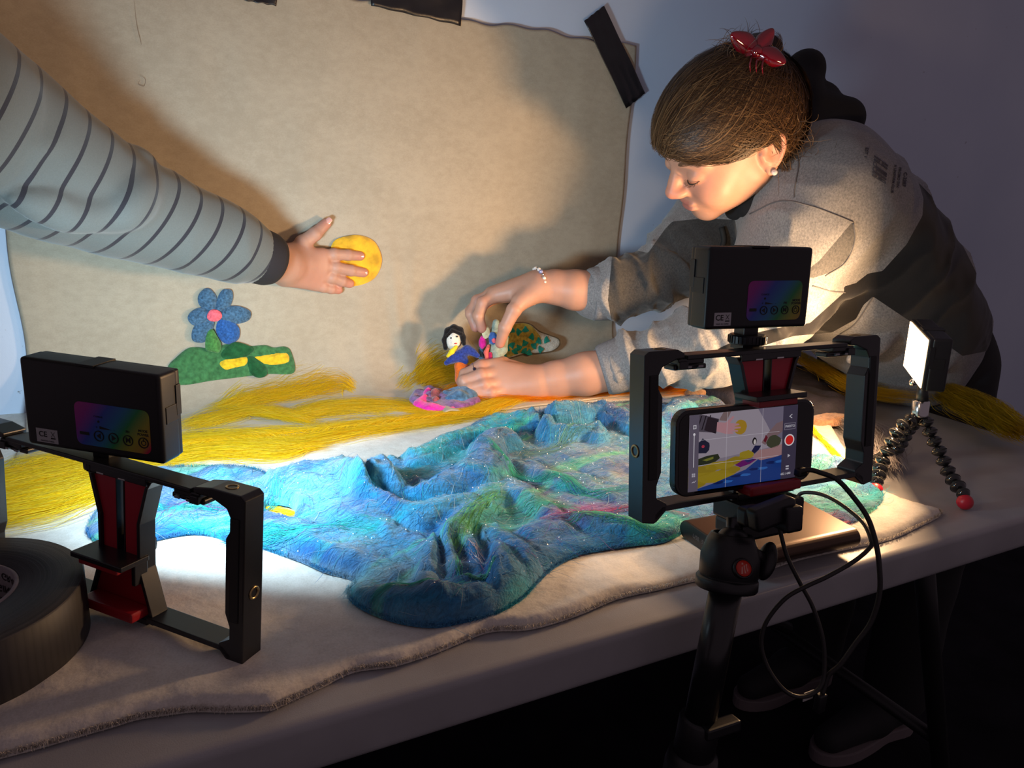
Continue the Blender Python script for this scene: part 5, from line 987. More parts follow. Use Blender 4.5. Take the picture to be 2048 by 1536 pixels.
for li, s in enumerate(('PROFESSIONAL GRADE  GAFFER TAPE  ', 'NASHUA 357  ORIGINELLE XL  ', 'MADE IN USA  PROFESSIONAL  ', 'PREMIUM GRADE GAFFER TAPE ')):
    tm = text_mesh(s*1, 0.0085, 0.00005, align='LEFT', bold=0.0001); co = np.empty(len(tm.vertices)*3); tm.vertices.foreach_get('co', co); co = co.reshape(-1, 3); ri = RI-0.0036; a = -co[:, 0]/ri+2.2+li*0.35; out = np.stack([TR[0]+ri*np.cos(a), TR[1]+ri*np.sin(a), TH0+0.040-li*0.011-co[:, 1]*1.0], 1)
    tm.vertices.foreach_set('co', out.ravel()); add_mesh(k, tm)
put('core_print', bm_mesh(k, False), M('dark_print', (0.03, 0.025, 0.03), 0.7), roll)

# ---------------------------------------------------------------- bendy tripod
gp = thing('bendy_tripod', 'small tripod with beaded bendy legs and red feet holding the warm light', 'tripod', T(1840, 990))
GLB = M('glossy_black_bead', (0.010, 0.010, 0.011), 0.12, coat=0.5)
hubp = D(1838, 838, 0.945); lampb = np.array(LM @ Vector((0, 0.0128, -0.0329)))
put('ball_cup', bm_mesh(lathe([(0, -0.001), (0.0095, -0.001), (0.0100, 0.001), (0.0100, 0.019), (0.0090, 0.020), (0, 0.018)], 28, axis=(lampb-hubp), c=hubp+np.array([0, 0, 0.004]))), CHROME, gp)
put('neck', bm_mesh(tube([hubp+np.array([0, 0, 0.020]), lampb], [0.0075, 0.0060], 16)), BPL, gp)
kb = bmesh.new(); bmesh.ops.create_uvsphere(kb, u_segments=16, v_segments=10, radius=0.0045); kb.transform(Matrix.Translation(Vector(tuple(lampb+np.array([-0.013, 0.004, -0.004]))))); put('clamp_screw', bm_mesh(kb), CHROME, gp)
bead = bmesh.new(); bmesh.ops.create_uvsphere(bead, u_segments=20, v_segments=14, radius=1.0); bead = bm_mesh(bead); bead.materials.append(GLB); bead.name = 'bead'
collar = bm_mesh(lathe([(0.6, -0.10), (1.03, -0.12), (1.06, 0.0), (1.03, 0.12), (0.6, 0.10)], 20)); collar.materials.append(RUB); collar.name = 'bead_collar'
legs = [[(1826, 838, .945), (1800, 856, .940), (1780, 890, .938), (1762, 930, .937), (1758, 966, .936)],
        [(1850, 838, .944), (1863, 872, .938), (1880, 905, .930), (1900, 950, .920), (1922, 990, .910)],
        [(1838, 836, .950), (1818, 856, .975), (1800, 888, 1.0), (1780, 908, 1.02), (1764, 925, 1.03)]]
for li, pl in enumerate(legs):
    ends = [T(1750, 980, .0095), T(1930, 1004, .0095), T(1735, 940, .0095)]; pts_ = [D(*p) for p in pl[:-1]]+[ends[li]+np.array([0, 0, .006])]; S = catmull(np.array(pts_), 10); seg = np.r_[0, np.cumsum(np.linalg.norm(np.diff(S, axis=0), axis=1))]; L_ = seg[-1]; nb = int(round((L_-0.004)/0.0128)); stepb = (L_-0.0065)/(nb-1+0.35)
    for i in range(nb):
        s = 0.004+i*stepb; p = np.array([np.interp(s, seg, S[:, k]) for k in range(3)]); q = np.array([np.interp(s+0.003, seg, S[:, k]) for k in range(3)])-p
        OM = orient(q, (0.3, 0.8, 0.1)).to_4x4(); rr_ = 0.0088 if i < nb-1 else 0.0075
        Mx = Matrix.Translation(Vector(tuple(p-np.array(gp.location)))) @ OM @ Matrix.Diagonal((rr_, rr_, 0.0066, 1))
        o = bpy.data.objects.new('bead', bead); COL.objects.link(o); o.parent = gp; o.matrix_local = Mx
        o2 = bpy.data.objects.new('bead_collar', collar); COL.objects.link(o2); o2.parent = o
    e_ = ends[li]
    ft = bmesh.new(); bmesh.ops.create_uvsphere(ft, u_segments=20, v_segments=14, radius=0.0092); ft.transform(Matrix.Translation(Vector(tuple(e_)))); put('foot', bm_mesh(ft), M('red_rubber_foot', (0.50, 0.012, 0.03), 0.4), gp)
# ================================================================== people
def skin_mat():
    t = NT('skin'); b = t.b; tc = t.n('ShaderNodeTexCoord'); n = t.n('ShaderNodeTexNoise', i_Scale=28.0, i_Detail=5.0); t.l(tc.outputs['Object'], n.inputs['Vector'])
    a = t.n('ShaderNodeVertexColor'); a.layer_name = 'Col'
    mr = t.n('ShaderNodeMapRange'); mr.inputs[1].default_value = 0.3; mr.inputs[2].default_value = 0.7; mr.inputs[3].default_value = 0.93; mr.inputs[4].default_value = 1.06; t.l(n.outputs[0], mr.inputs[0])
    vm = t.n('ShaderNodeVectorMath', operation='SCALE'); t.l(a.outputs[0], vm.inputs[0]); t.l(mr.outputs[0], vm.inputs['Scale']); t.l(vm.outputs[0], b.inputs['Base Color'])
    b.inputs['Roughness'].default_value = 0.48; b.inputs['Specular IOR Level'].default_value = 0.4; b.inputs['Subsurface Weight'].default_value = 0.25; b.inputs['Subsurface Radius'].default_value = (1.0, 0.35, 0.2); b.inputs['Subsurface Scale'].default_value = 0.004
    n2 = t.n('ShaderNodeTexNoise', i_Scale=420.0, i_Detail=4.0); t.l(tc.outputs['Object'], n2.inputs['Vector']); bp = t.n('ShaderNodeBump'); bp.inputs['Strength'].default_value = 0.12; bp.inputs['Distance'].default_value = 0.0008; t.l(n2.outputs[0], bp.inputs['Height']); t.l(bp.outputs[0], b.inputs['Normal'])
    return t.m
SKIN = skin_mat(); SKC = np.array([0.46, 0.255, 0.185])
def join_np(parts):
    Vs, Fs, n = [], [], 0
    for V, F in parts: Vs.append(V); Fs.append(F+n); n += len(V)
    return np.vstack(Vs), np.vstack(Fs)
def skin_mesh(parts, tint=()):
    V, F = join_np(parts); C = np.tile(SKC, (len(V), 1))
    for c, r, col, amt in tint:
        g = np.exp(-(np.linalg.norm(V-np.array(c), axis=1)/r)**2)[:, None]*amt; C = C*(1-g)+np.array(col)*g
    me = mesh_np('body', V, F); attr_col(me, 'Col', C); return me
def hand_vol(joints, palm, wrist, h=0.0014, pad=0.03, extra=None):
    """joints: list of (points, radii) per finger rooted inside the palm; palm: list of capsules"""
    A = np.vstack([np.array(p) for p, r in joints]+[np.array([q[0], q[1]]) for q in palm]+[np.array(wrist[0])]); v = Vol(A.min(0)-pad, A.max(0)+pad, h)
    v.chain(wrist[0], wrist[1], 0.01)
    for a, b, ra, rb in palm: v.cap(a, b, ra, rb, 0.010)
    for p, r in joints:
        w2 = Vol(v.lo, v.lo+v.h*(v.n-1), v.h); w2.chain(p, r, 0.0018)
        for j in range(1, len(p)-1): w2.ell(p[j], (r[j]*1.07,)*3, k=0.002)
        a = v.A; d = w2.A[:a.shape[0], :a.shape[1], :a.shape[2]]; k = 0.0038; hh = np.clip(0.5+0.5*(a-d)/k, 0, 1); v.A = a*(1-hh)+d*hh-k*hh*(1-hh)
    if extra: extra(v)
    V, F = v.mesh(); return relax(V, F, 2, 0.5), F
def nails(parent, specs):
    """specs: (tip point, direction, up, size) -> small nail plates"""
    for c, d, up, s in specs:
        d = np.array(d)/np.linalg.norm(d); up = np.array(up)/np.linalg.norm(up); sd_ = np.cross(up, d); sd_ /= np.linalg.norm(sd_); up = np.cross(d, sd_); V = []; Fq = []
        for i in range(7):
            for j in range(7):
                u, w_ = i/6*2-1, j/6*2-1; V.append(np.array(c)+d*(u*s*0.62)+sd_*(w_*s*0.46*math.sqrt(max(0, 1-0.35*u*u)))+up*(s*0.16*(1-w_*w_)))
        for i in range(6):
            for j in range(6): Fq.append((i*7+j, (i+1)*7+j, (i+1)*7+j+1, i*7+j+1))
        o = put('fingernail', mesh_np('n', V, np.array(Fq)), M_NAIL, parent)
M_NAIL = M('nail', (0.66, 0.36, 0.32), 0.22, coat=0.4)

# ---------------------------------------------------------------- person on the left: arm with striped sleeve
SA = [D(-330, 120, .66), D(-180, 190, .70), D(-60, 250, .77), D(60, 318, .82), D(150, 366, .87), D(240, 408, .915), D(330, 442, .960), D(420, 474, 1.005), D(470, 493, 1.030), D(505, 507, 1.048)]
RA = [.098, .092, .084, .073, .066, .0590, .0530, .0475, .0420, .0370]
pA = thing('person', 'person at left in a grey striped sweater, hand pressing the yellow sun', 'person', (-0.55, 0.15, 0))
def wp(x, y, o): return Wl(x, y, o)
O_ = 0.012
fA = [([wp(640, 512, .021), wp(668, 509, .0235), wp(696, 510, .021), wp(720, 512, .0165)], [.0098, .0092, .0084, .0076]),
      ([wp(640, 532, .022), wp(672, 535, .0245), wp(702, 541, .0215), wp(727, 545, .0165)], [.0100, .0094, .0086, .0078]),
      ([wp(636, 550, .022), wp(664, 555, .0245), wp(684, 562, .0215), wp(699, 567, .0165)], [.0096, .0090, .0082, .0074]),
      ([wp(626, 568, .020), wp(646, 574, .0225), wp(662, 578, .0205), wp(677, 580, .0160)], [.0088, .0082, .0074, .0066]),
      ([wp(586, 512, .022), wp(606, 486, .024), wp(630, 468, .023), wp(652, 447, .018)], [.0125, .0118, .0100, .0080])]
palmA = [(wp(572, 522, .032), wp(642, 513, .022), .0225, .0135), (wp(572, 528, .032), wp(644, 533, .023), .0230, .0140), (wp(572, 536, .031), wp(638, 550, .022), .0225, .0135), (wp(574, 544, .030), wp(630, 566, .021), .0215, .0125), (wp(574, 515, .030), wp(605, 497, .024), .0170, .0130)]
wristA = ([SA[-2], D(535, 517, 1.072), wp(572, 529, .042), wp(598, 530, .030)], [.028, .029, .0275, .022])
VhA = hand_vol(fA, palmA, wristA)
vb = Vol((-1.25, -0.25, 0.05), (0.1, 0.85, 1.75), 0.011)
vb.chain(SA, [r-0.012 for r in RA], 0.02)
sh = SA[0]; ch = np.array([-0.74, 0.12, 1.12])
vb.cap(sh, ch+np.array([0.05, 0.05, 0.10]), .075, .10, .04); vb.ell(ch, (.20, .13, .24), k=.05); vb.ell((-0.76, 0.12, 0.86), (.16, .13, .18), k=.05)
vb.cap(ch+np.array([0, 0.02, .2]), ch+np.array([0.03, .06, .32]), .05, .05, .02); vb.ell(ch+np.array([.05, .09, .42]), (.08, .095, .115), k=.02)
vb.cap(ch+np.array([-.18, -.02, .14]), ch+np.array([-.24, -.05, -.14]), .05, .042, .03); vb.cap(ch+np.array([-.24, -.05, -.14]), ch+np.array([-.18, .12, -.34]), .042, .03, .02)
for s in (-.08, .09): vb.cap((-0.76+s, .12, .80), (-0.77+s, .14, .45), .085, .06, .03); vb.cap((-0.77+s, .14, .45), (-0.77+s, .12, .08), .058, .042, .02); vb.cap((-.77+s, .10, .055), (-.74+s, .24, .045), .04, .034, .02)
VbA = vb.mesh()
tipA = [(p[-1], .012, (0.56, 0.20, 0.15), 0.7) for p, r in fA]+[(p[0], .014, (0.52, 0.23, 0.16), 0.5) for p, r in fA[:4]]+[(wp(600, 560, .03), .03, (0.62, 0.25, 0.18), .4)]
bodyA = put('body', skin_mesh([VbA, VhA], tipA), SKIN, pA)
toc = np.array([-0.45, -0.85, 0.2])
nails(bodyA, [(fA[0][0][-1]+np.array([-.001, -.0065, .001]), fA[0][0][-1]-fA[0][0][-2], toc, .0085), (fA[1][0][-1]+np.array([-.001, -.0067, .001]), fA[1][0][-1]-fA[1][0][-2], toc, .0088), (fA[2][0][-1]+np.array([-.001, -.0062, .001]), fA[2][0][-1]-fA[2][0][-2], toc, .008),
              (fA[4][0][-1]+np.array([.002, -.0055, .004]), fA[4][0][-1]-fA[4][0][-2], np.array([0.1, -0.8, 0.5]), .0095)])
# sweater sleeve (and the rest of the sweater, outside the frame)
vs = Vol((-1.12, -0.15, 0.66), (0.24, 1.18, 1.50), 0.0052)
vs.chain(SA, RA, 0.03)
ax0 = SA[5]-SA[4]; ax0 /= np.linalg.norm(ax0)
SPX = project_px(np.array(SA)); SDP = (np.array(SA)-CC)@CF
def surfA(x, y):                                                   # point on the near side of the sleeve
    yc = np.interp(x, SPX[:, 0], SPX[:, 1]); d = np.interp(x, SPX[:, 0], SDP); r = np.interp(x, SPX[:, 0], RA); o = min(.95, abs(y-yc)*.93/(r*FPX/d)); return D(x, y, d-(r-.002)*math.sqrt(1-o*o))
def fold(v, a, b, c, r, k=0.012):
    P = catmull([a, b, c], 6); v.chain(P, [r*(0.45+0.55*math.sin(math.pi*i/(len(P)-1))) for i in range(len(P))], k)
for (a, b, c, r) in [((-10, 288, .775), (90, 282, .80), (165, 270, .87), .013), ((180, 440, .90), (262, 400, .895), (285, 340, .935), .018), ((60, 420, .80), (170, 428, .84), (255, 402, .89), .013), ((236, 322, .93), (272, 330, .925), (292, 362, .92), .014), ((20, 395, .77), (100, 408, .80), (190, 420, .85), .010), ((330, 380, 1.0), (350, 400, .985), (352, 440, .975), .007), ((400, 412, 1.04), (418, 432, 1.025), (420, 470, 1.02), .006)]:
    fold(vs, surfA(*a[:2]), surfA(*b[:2]), surfA(*c[:2]), r*1.55, .006)
vs.cap(SA[0], ch+np.array([0.05, 0.05, 0.10]), .098, .12, .04); vs.ell(ch, (.215, .145, .26), k=.05); vs.ell((-0.76, 0.12, 0.88), (.175, .145, .17), k=.05)
vs.cap(ch+np.array([-.18, -.02, .14]), ch+np.array([-.24, -.05, -.14]), .066, .056, .03); vs.cap(ch+np.array([-.24, -.05, -.14]), ch+np.array([-.18, .12, -.34]), .056, .045, .02)
V, F = vs.mesh(); V = relax(V, F, 1)
nz_ = vnoise(V[:, 0], V[:, 1], V[:, 2], 12)*0.0022
axes = np.gradient(np.array(SA), axis=0)
def chain_param(V, P, vec=False):
    best = np.full(len(V), 1e9); s_ = np.zeros(len(V)); acc = 0; vc = np.zeros_like(V)
    for a, b in zip(P[:-1], P[1:]):
        d, t = seg_dist(V, np.array(a), np.array(b)); L = np.linalg.norm(np.array(b)-np.array(a)); m = d < best; best[m] = d[m]; s_[m] = acc+t[m]*L; acc += L
        if vec: vc[m] = (V-(np.array(a)+t[:, None]*(np.array(b)-np.array(a))))[m]
    return (s_, best, vc) if vec else (s_, best)
def wrinkle(V, N, P, s0, s1, amp, wl, seed):
    s_, b_, vc = chain_param(V, catmull(np.array(P), 6), True); ax = np.array(P[-1])-np.array(P[0]); ax /= np.linalg.norm(ax); u = CC-np.array(P[len(P)//2]); u -= ax*(u@ax); u /= np.linalg.norm(u); w_ = np.cross(ax, u)
    an = np.arctan2(vc@w_, vc@u); n_ = vnoise(V[:, 0]+seed, V[:, 1], V[:, 2], 9)*2.6+vnoise(V[:, 0], V[:, 1]+seed, V[:, 2], 24)*1.6; ph = s_/wl*2*math.pi+an*1.3*math.sin(seed)+n_
    f = np.clip(np.minimum((s_-s0)/0.05, (s1-s_)/0.015), 0, 1)*(0.55+0.45*vnoise(V[:, 0], V[:, 1], V[:, 2]+seed, 14)); return V+N*(amp*f*(1-2*np.abs(np.sin(ph/2))**0.8))[:, None]
PS = catmull(np.array([SA[0]+(SA[0]-SA[1])*2.5]+SA+[SA[-1]+(SA[-1]-SA[-2])*1.5]), 10); par, dd, vec = chain_param(V, PS, True); tot = np.linalg.norm(np.diff(PS, axis=0), axis=1).sum()
me = mesh_np('s', V, F)
nrm = np.empty(len(V)*3, np.float32); me.vertices.foreach_get('normal', nrm); V2 = V+nrm.reshape(-1, 3)*nz_[:, None]; V2 = wrinkle(V2, nrm.reshape(-1, 3), SA, .05, .9, .0018, .09, 5.5); me.vertices.foreach_set('co', V2.astype(np.float32).ravel()); me.update()
AXA = np.array(SA[-1])-np.array(SA[1]); AXA /= np.linalg.norm(AXA); sx = 3-(V-SA[0])@AXA+0.17*((V-SA[5])@CU+0.33*((V-SA[5])@AXA))+0.003*vnoise(V[:, 0], V[:, 1], V[:, 2], 9); attr_f(me, 'stripe', sx)
def stripe_mat():
    t = NT('striped_jersey'); a = t.n('ShaderNodeAttribute', attribute_name='stripe'); dv = t.n('ShaderNodeMath', operation='MULTIPLY'); dv.inputs[1].default_value = 1/0.0305; t.l(a.outputs['Fac'], dv.inputs[0])
    fr = t.n('ShaderNodeMath', operation='FRACT'); t.l(dv.outputs[0], fr.inputs[0]); lt = t.n('ShaderNodeMath', operation='LESS_THAN'); lt.inputs[1].default_value = 0.150; t.l(fr.outputs[0], lt.inputs[0])
    tc = t.n('ShaderNodeTexCoord'); n = t.n('ShaderNodeTexNoise', i_Scale=700.0, i_Detail=4.0); t.l(tc.outputs['Object'], n.inputs['Vector'])
    g = t.n('ShaderNodeMix', data_type='RGBA'); g.inputs[6].default_value = (0.090, 0.098, 0.093, 1); g.inputs[7].default_value = (0.128, 0.138, 0.130, 1); t.l(n.outputs[0], g.inputs[0])
    mx = t.n('ShaderNodeMix', data_type='RGBA'); t.l(lt.outputs[0], mx.inputs[0]); t.l(g.outputs[2], mx.inputs[6]); mx.inputs[7].default_value = (0.012, 0.011, 0.018, 1); t.l(mx.outputs[2], t.b.inputs['Base Color'])
    t.b.inputs['Roughness'].default_value = 0.85; t.b.inputs['Sheen Weight'].default_value = 0.2; bp = t.n('ShaderNodeBump'); bp.inputs['Strength'].default_value = 0.3; bp.inputs['Distance'].default_value = 0.0006; t.l(n.outputs[0], bp.inputs['Height']); t.l(bp.outputs[0], t.b.inputs['Normal']); return t.m
put('striped_sweater', me, stripe_mat(), pA)
cdir = D(550, 523, 1.082)-D(500, 506, 1.045); cdir /= np.linalg.norm(cdir); c0 = D(500, 506, 1.045)
cf = lathe([(0.034, -0.008), (0.0395, -0.004), (0.0405, 0.004), (0.0385, 0.030), (0.0352, 0.0395), (0.0335, 0.0405), (0.0320, 0.038), (0.033, 0.010)], 40, axis=cdir, c=c0)
put('cuff', bm_mesh(cf), M('black_rib_cuff', (0.012, 0.011, 0.016), 0.85, bump=0.4, bscale=700, bdist=0.0006), pA)
vt = Vol((-1.0, -0.1, 0.0), (-0.5, 0.35, 0.95), 0.011)
for s in (-.08, .09): vt.cap((-0.76+s, .12, .82), (-0.77+s, .14, .45), .105, .078, .03); vt.cap((-0.77+s, .14, .45), (-0.77+s, .12, .10), .075, .062, .02)
Vt_, Ft_ = vt.mesh(); put('trousers', mesh_np('t', Vt_, Ft_), M('dark_trousers', (0.02, 0.02, 0.03), 0.9), pA)
vt = Vol((-1.0, -0.1, 0.0), (-0.5, 0.4, 0.15), 0.008)
for s in (-.08, .09): vt.cap((-.77+s, .08, .048), (-.74+s, .26, .042), .050, .042, .02)
Vt_, Ft_ = vt.mesh(); Vt_[:, 2] = np.maximum(Vt_[:, 2], 0.001); put('shoes', mesh_np('t', Vt_, Ft_), M('dark_shoes', (0.02, 0.02, 0.02), 0.6), pA)
vt = Vol((-0.85, 0.0, 1.35), (-0.5, 0.4, 1.75), 0.008); vt.ell(ch+np.array([.035, .075, .45]), (.098, .110, .110), k=.01); Vt_, Ft_ = vt.mesh(); put('hair', mesh_np('t', Vt_, Ft_), M('brown_hair_a', (0.05, 0.03, 0.015), 0.6), pA)

# ---------------------------------------------------------------- woman on the right
HC = D(1460, 275, 1.085)
def cam3(r, u, t): return r*CR+u*CU-t*CF
eU = cam3(-.35, .70, .60); eU /= np.linalg.norm(eU); eF = cam3(-.86, -.50, .05); eF -= eU*(eF@eU); eF /= np.linalg.norm(eF); eL = np.cross(eU, eF)
HA = np.array([eF, eL, eU])
def H(f, l, u): return HC+f*eF+l*eL+u*eU
pB = thing('person', 'woman with clipped-up brown hair in grey and black hooded sweatshirt leaning over the table', 'person', (1.33, 0.88, 0))
vh = Vol(HC-0.185, HC+0.175, 0.0019)
vh.ell(H(-.006, 0, .018), (.100, .074, .092), HA, k=.01)
vh.ell(H(.018, 0, -.034), (.066, .057, .062), HA, k=.03)
vh.cap(H(.000, .046, -.040), H(.058, .012, -.083), .020, .015, .02); vh.cap(H(.000, -.046, -.040), H(.058, -.012, -.083), .020, .015, .02)
vh.ell(H(.063, 0, -.087), (.015, .019, .012), HA, k=.014)
for s in (1, -1):
    vh.ell(H(.056, s*.034, -.040), (.026, .025, .030), HA, k=.02)
    vh.cap(H(.083, s*.012, .010), H(.072, s*.045, .008), .009, .007, .012)
    vh.ell(H(.101, s*.030, -.006), (.013, .016, .010), HA, k=.010, mode='sub')
    vh.ell(H(.0765, s*.031, -.008), (.0145, .0150, .0130), HA, k=.004)
vh.ell(H(.059, 0, -.058), (.028, .027, .024), HA, k=.016)
vh.cap(H(.086, 0, .006), H(.098, 0, -.020), .0080, .0085, .007); vh.cap(H(.096, 0, -.016), H(.1060, 0, -.033), .0085, .0105, .005)
for s in (1, -1): vh.ell(H(.0965, s*.0110, -.0365), (.0105, .0066, .0070), HA, k=.009); vh.ell(H(.0975, s*.0062, -.0440), (.004, .0028, .0035), HA, k=.002, mode='sub')
vh.ell(H(.0875, 0, -.0585), (.0062, .0200, .0046), HA, k=.004); vh.ell(H(.0855, 0, -.0680), (.0072, .0170, .0056), HA, k=.004); vh.cap(H(.093, -.016, -.0630), H(.093, .016, -.0630), .0012, .0012, .002, 'sub')
# near ear: dished shell with rim
for s in (1, -1):
    vh.ell(H(-.015, s*.0740, -.008), (.0175, .0085, .0275), HA, k=.006); vh.ell(H(-.012, s*.0850, -.008), (.0085, .0060, .0130), HA, k=.003, mode='sub')
    rim = [H(-.003, s*.076, .006), H(-.006, s*.080, .017), H(-.017, s*.083, .020), H(-.028, s*.084, .010), H(-.029, s*.083, -.006), H(-.022, s*.080, -.022), H(-.012, s*.077, -.032)]
    vh.chain(catmull(rim, 4), [.0032]*25, .003); vh.ell(H(-.009, s*.0765, -.0335), (.0075, .0045, .0085), HA, k=.004); vh.cap(H(.001, s*.0765, -.006), H(-.001, s*.0765, -.016), .0036, .003, .003)
NB = D(1590, 370, 1.17)
vh.cap(H(-.030, 0, -.040), H(-.075, 0, -.135), .047, .050, .02)
Vh_, Fh_ = vh.mesh(); Vh_ = relax(Vh_, Fh_, 1, 0.5)
# arms: sleeves by chains (px, py, depth, radius)
ARML = [(1650, 415, 1.14, .088), (1608, 480, 1.12, .084), (1560, 570, 1.13, .078), (1500, 645, 1.15, .073), (1430, 690, 1.17, .066), (1350, 704, 1.185, .056), (1275, 720, 1.195, .047), (1216, 738, 1.20, .0405)]
ARMR = [(1560, 360, 1.29, .090), (1480, 390, 1.275, .078), (1430, 440, 1.265, .070), (1385, 495, 1.255, .063), (1330, 545, 1.245, .0565), (1270, 572, 1.235, .0485), (1215, 585, 1.23, .0430), (1190, 588, 1.226, .0415)]
TOR = [(1625, 400, 1.17, .118), (1690, 490, 1.22, .128), (1760, 580, 1.28, .124), (1810, 650, 1.33, .114), (1815, 700, 1.355, .110)]
def ch3(L): return [D(a, b, c) for a, b, c, r in L], [r for a, b, c, r in L]
pl_, rl_ = ch3(ARML); pr_, rr2 = ch3(ARMR); pt_, rt_ = ch3(TOR)
hipc = np.array([1.315, 0.90, 0.835])
FT = [np.array([1.33, 0.80, 0.0]), np.array([1.30, 0.985, 0.0])]
def sidev(i): return np.array([-0.1, 1.0, 0.0])
vb = Vol((0.45, 0.55, 0.0), (1.62, 1.17, 1.35), 0.010)
vb.chain(pl_, [r-.024 for r in rl_], .02); vb.chain(pr_, [r-.024 for r in rr2], .02)
vb.chain(pt_, [r-.030 for r in rt_], .04); vb.cap(H(-.075, 0, -.135), pt_[0], .052, .07, .03); vb.cap(pl_[0], pr_[0], .07, .07, .04); vb.ell(hipc, (.10, .15, .10), k=.04)
for f_ in FT: vb.cap(hipc+np.array([0.0, (f_[1]-.89)*0.85, -.04]), f_+np.array([0.03, 0, .45]), .078, .056, .03); vb.cap(f_+np.array([0.03, 0, .45]), f_+np.array([0.03, 0, .09]), .054, .038, .02); vb.cap(f_+np.array([0.02, 0, .05]), f_+np.array([-0.12, 0, .042]), .036, .030, .02)
VbB = vb.mesh()
# forearms and hands
def hp(*q): return D(*q)
fL = [([hp(1000, 727, 1.222), hp(962, 733, 1.205), hp(930, 748, 1.205), hp(922, 764, 1.215)], [.0105, .0100, .0090, .0080]),
      ([hp(1000, 745, 1.212), hp(962, 750, 1.192), hp(928, 762, 1.192), hp(924, 778, 1.205)], [.0108, .0104, .0094, .0082]),
      ([hp(1005, 765, 1.205), hp(968, 769, 1.186), hp(938, 777, 1.186), hp(938, 789, 1.198)], [.0104, .0100, .0090, .0078]),
      ([hp(1012, 781, 1.202), hp(982, 785, 1.186), hp(957, 788, 1.186), hp(962, 796, 1.196)], [.0096, .0090, .0082, .0072]),
      ([hp(1050, 745, 1.225), hp(1005, 728, 1.238), hp(965, 730, 1.240), hp(937, 741, 1.236)], [.0125, .0120, .0108, .0088])]
palmL = [(hp(1072, 762, 1.214), hp(990, 733, 1.214), .0225, .0125), (hp(1072, 764, 1.212), hp(992, 750, 1.206), .0230, .0130), (hp(1072, 767, 1.210), hp(998, 768, 1.202), .0225, .0125), (hp(1072, 770, 1.208), hp(1008, 782, 1.200), .0215, .0115), (hp(1070, 758, 1.222), hp(1025, 738, 1.232), .018, .014)]
wristL = ([hp(1235, 736, 1.196), hp(1170, 748, 1.205), hp(1110, 759, 1.212), hp(1072, 765, 1.212)], [.0355, .0335, .0285, .0260])
VL = hand_vol(fL, palmL, wristL, h=.0016)
fR = [([hp(992, 590, 1.2320), hp(966, 606, 1.2220), hp(957, 632, 1.2200), hp(964, 657, 1.2280)], [.0108, .0102, .0092, .0080]),
      ([hp(988, 588, 1.2460), hp(955, 602, 1.2420), hp(942, 628, 1.2380), hp(951, 655, 1.2400)], [.0108, .0102, .0092, .0080]),
      ([hp(990, 590, 1.2600), hp(955, 604, 1.2620), hp(941, 622, 1.2580), hp(946, 643, 1.2540)], [.0104, .0098, .0088, .0076]),
      ([hp(995, 594, 1.2740), hp(965, 612, 1.2780), hp(950, 626, 1.2740), hp(953, 642, 1.2680)], [.0094, .0088, .0080, .0070]),
      ([hp(1052, 590, 1.2120), hp(1028, 620, 1.2020), hp(1010, 655, 1.2060), hp(1000, 687, 1.2180)], [.0135, .0118, .0102, .0080])]
palmR = [(hp(1076, 572, 1.2240), hp(990, 590, 1.2300), .0215, .0125), (hp(1074, 570, 1.2300), hp(984, 588, 1.2440), .0215, .0130), (hp(1074, 570, 1.2380), hp(986, 590, 1.2580), .0210, .0125), (hp(1076, 574, 1.2440), hp(992, 594, 1.2720), .0200, .0115), (hp(1078, 578, 1.2180), hp(1040, 604, 1.2080), .0200, .0145)]
wristR = ([hp(1205, 586, 1.2260), hp(1150, 580, 1.2260), hp(1110, 574, 1.2280), hp(1078, 573, 1.2280)], [.0340, .0315, .0270, .0245])
VR = hand_vol(fR, palmR, wristR, h=.0016)
RED_ = (0.54, 0.17, 0.13)
tints = [(H(.108, 0, -.033), .016, RED_, .55), (H(.075, .040, -.030), .028, (0.54, 0.21, 0.15), .45), (H(-.018, .082, .0), .022, (0.66, 0.24, 0.17), .55)]
tints += [(p[-1], .012, (0.54, 0.19, 0.15), .6) for p, r in fL+fR]+[(p[1], .012, (0.53, 0.22, 0.165), .45) for p, r in fL[:4]+fR[:4]]
for s in (-1, 0, 1): tints += [(H(.0915, s*.0095, -.0585), .0055, (0.33, 0.09, 0.09), .75), (H(.090, s*.008, -.0680), .0060, (0.35, 0.10, 0.10), .75)]
bodyB = put('body', skin_mesh([VbB, (Vh_, Fh_), VL, VR], tints), SKIN, pB)
nails(bodyB, [(fR[4][0][-1]+(CC-fR[4][0][-1])/np.linalg.norm(CC-fR[4][0][-1])*.0062+np.array([0, 0, .002]), fR[4][0][-1]-fR[4][0][-2], CC-fR[4][0][-1], .0105)])
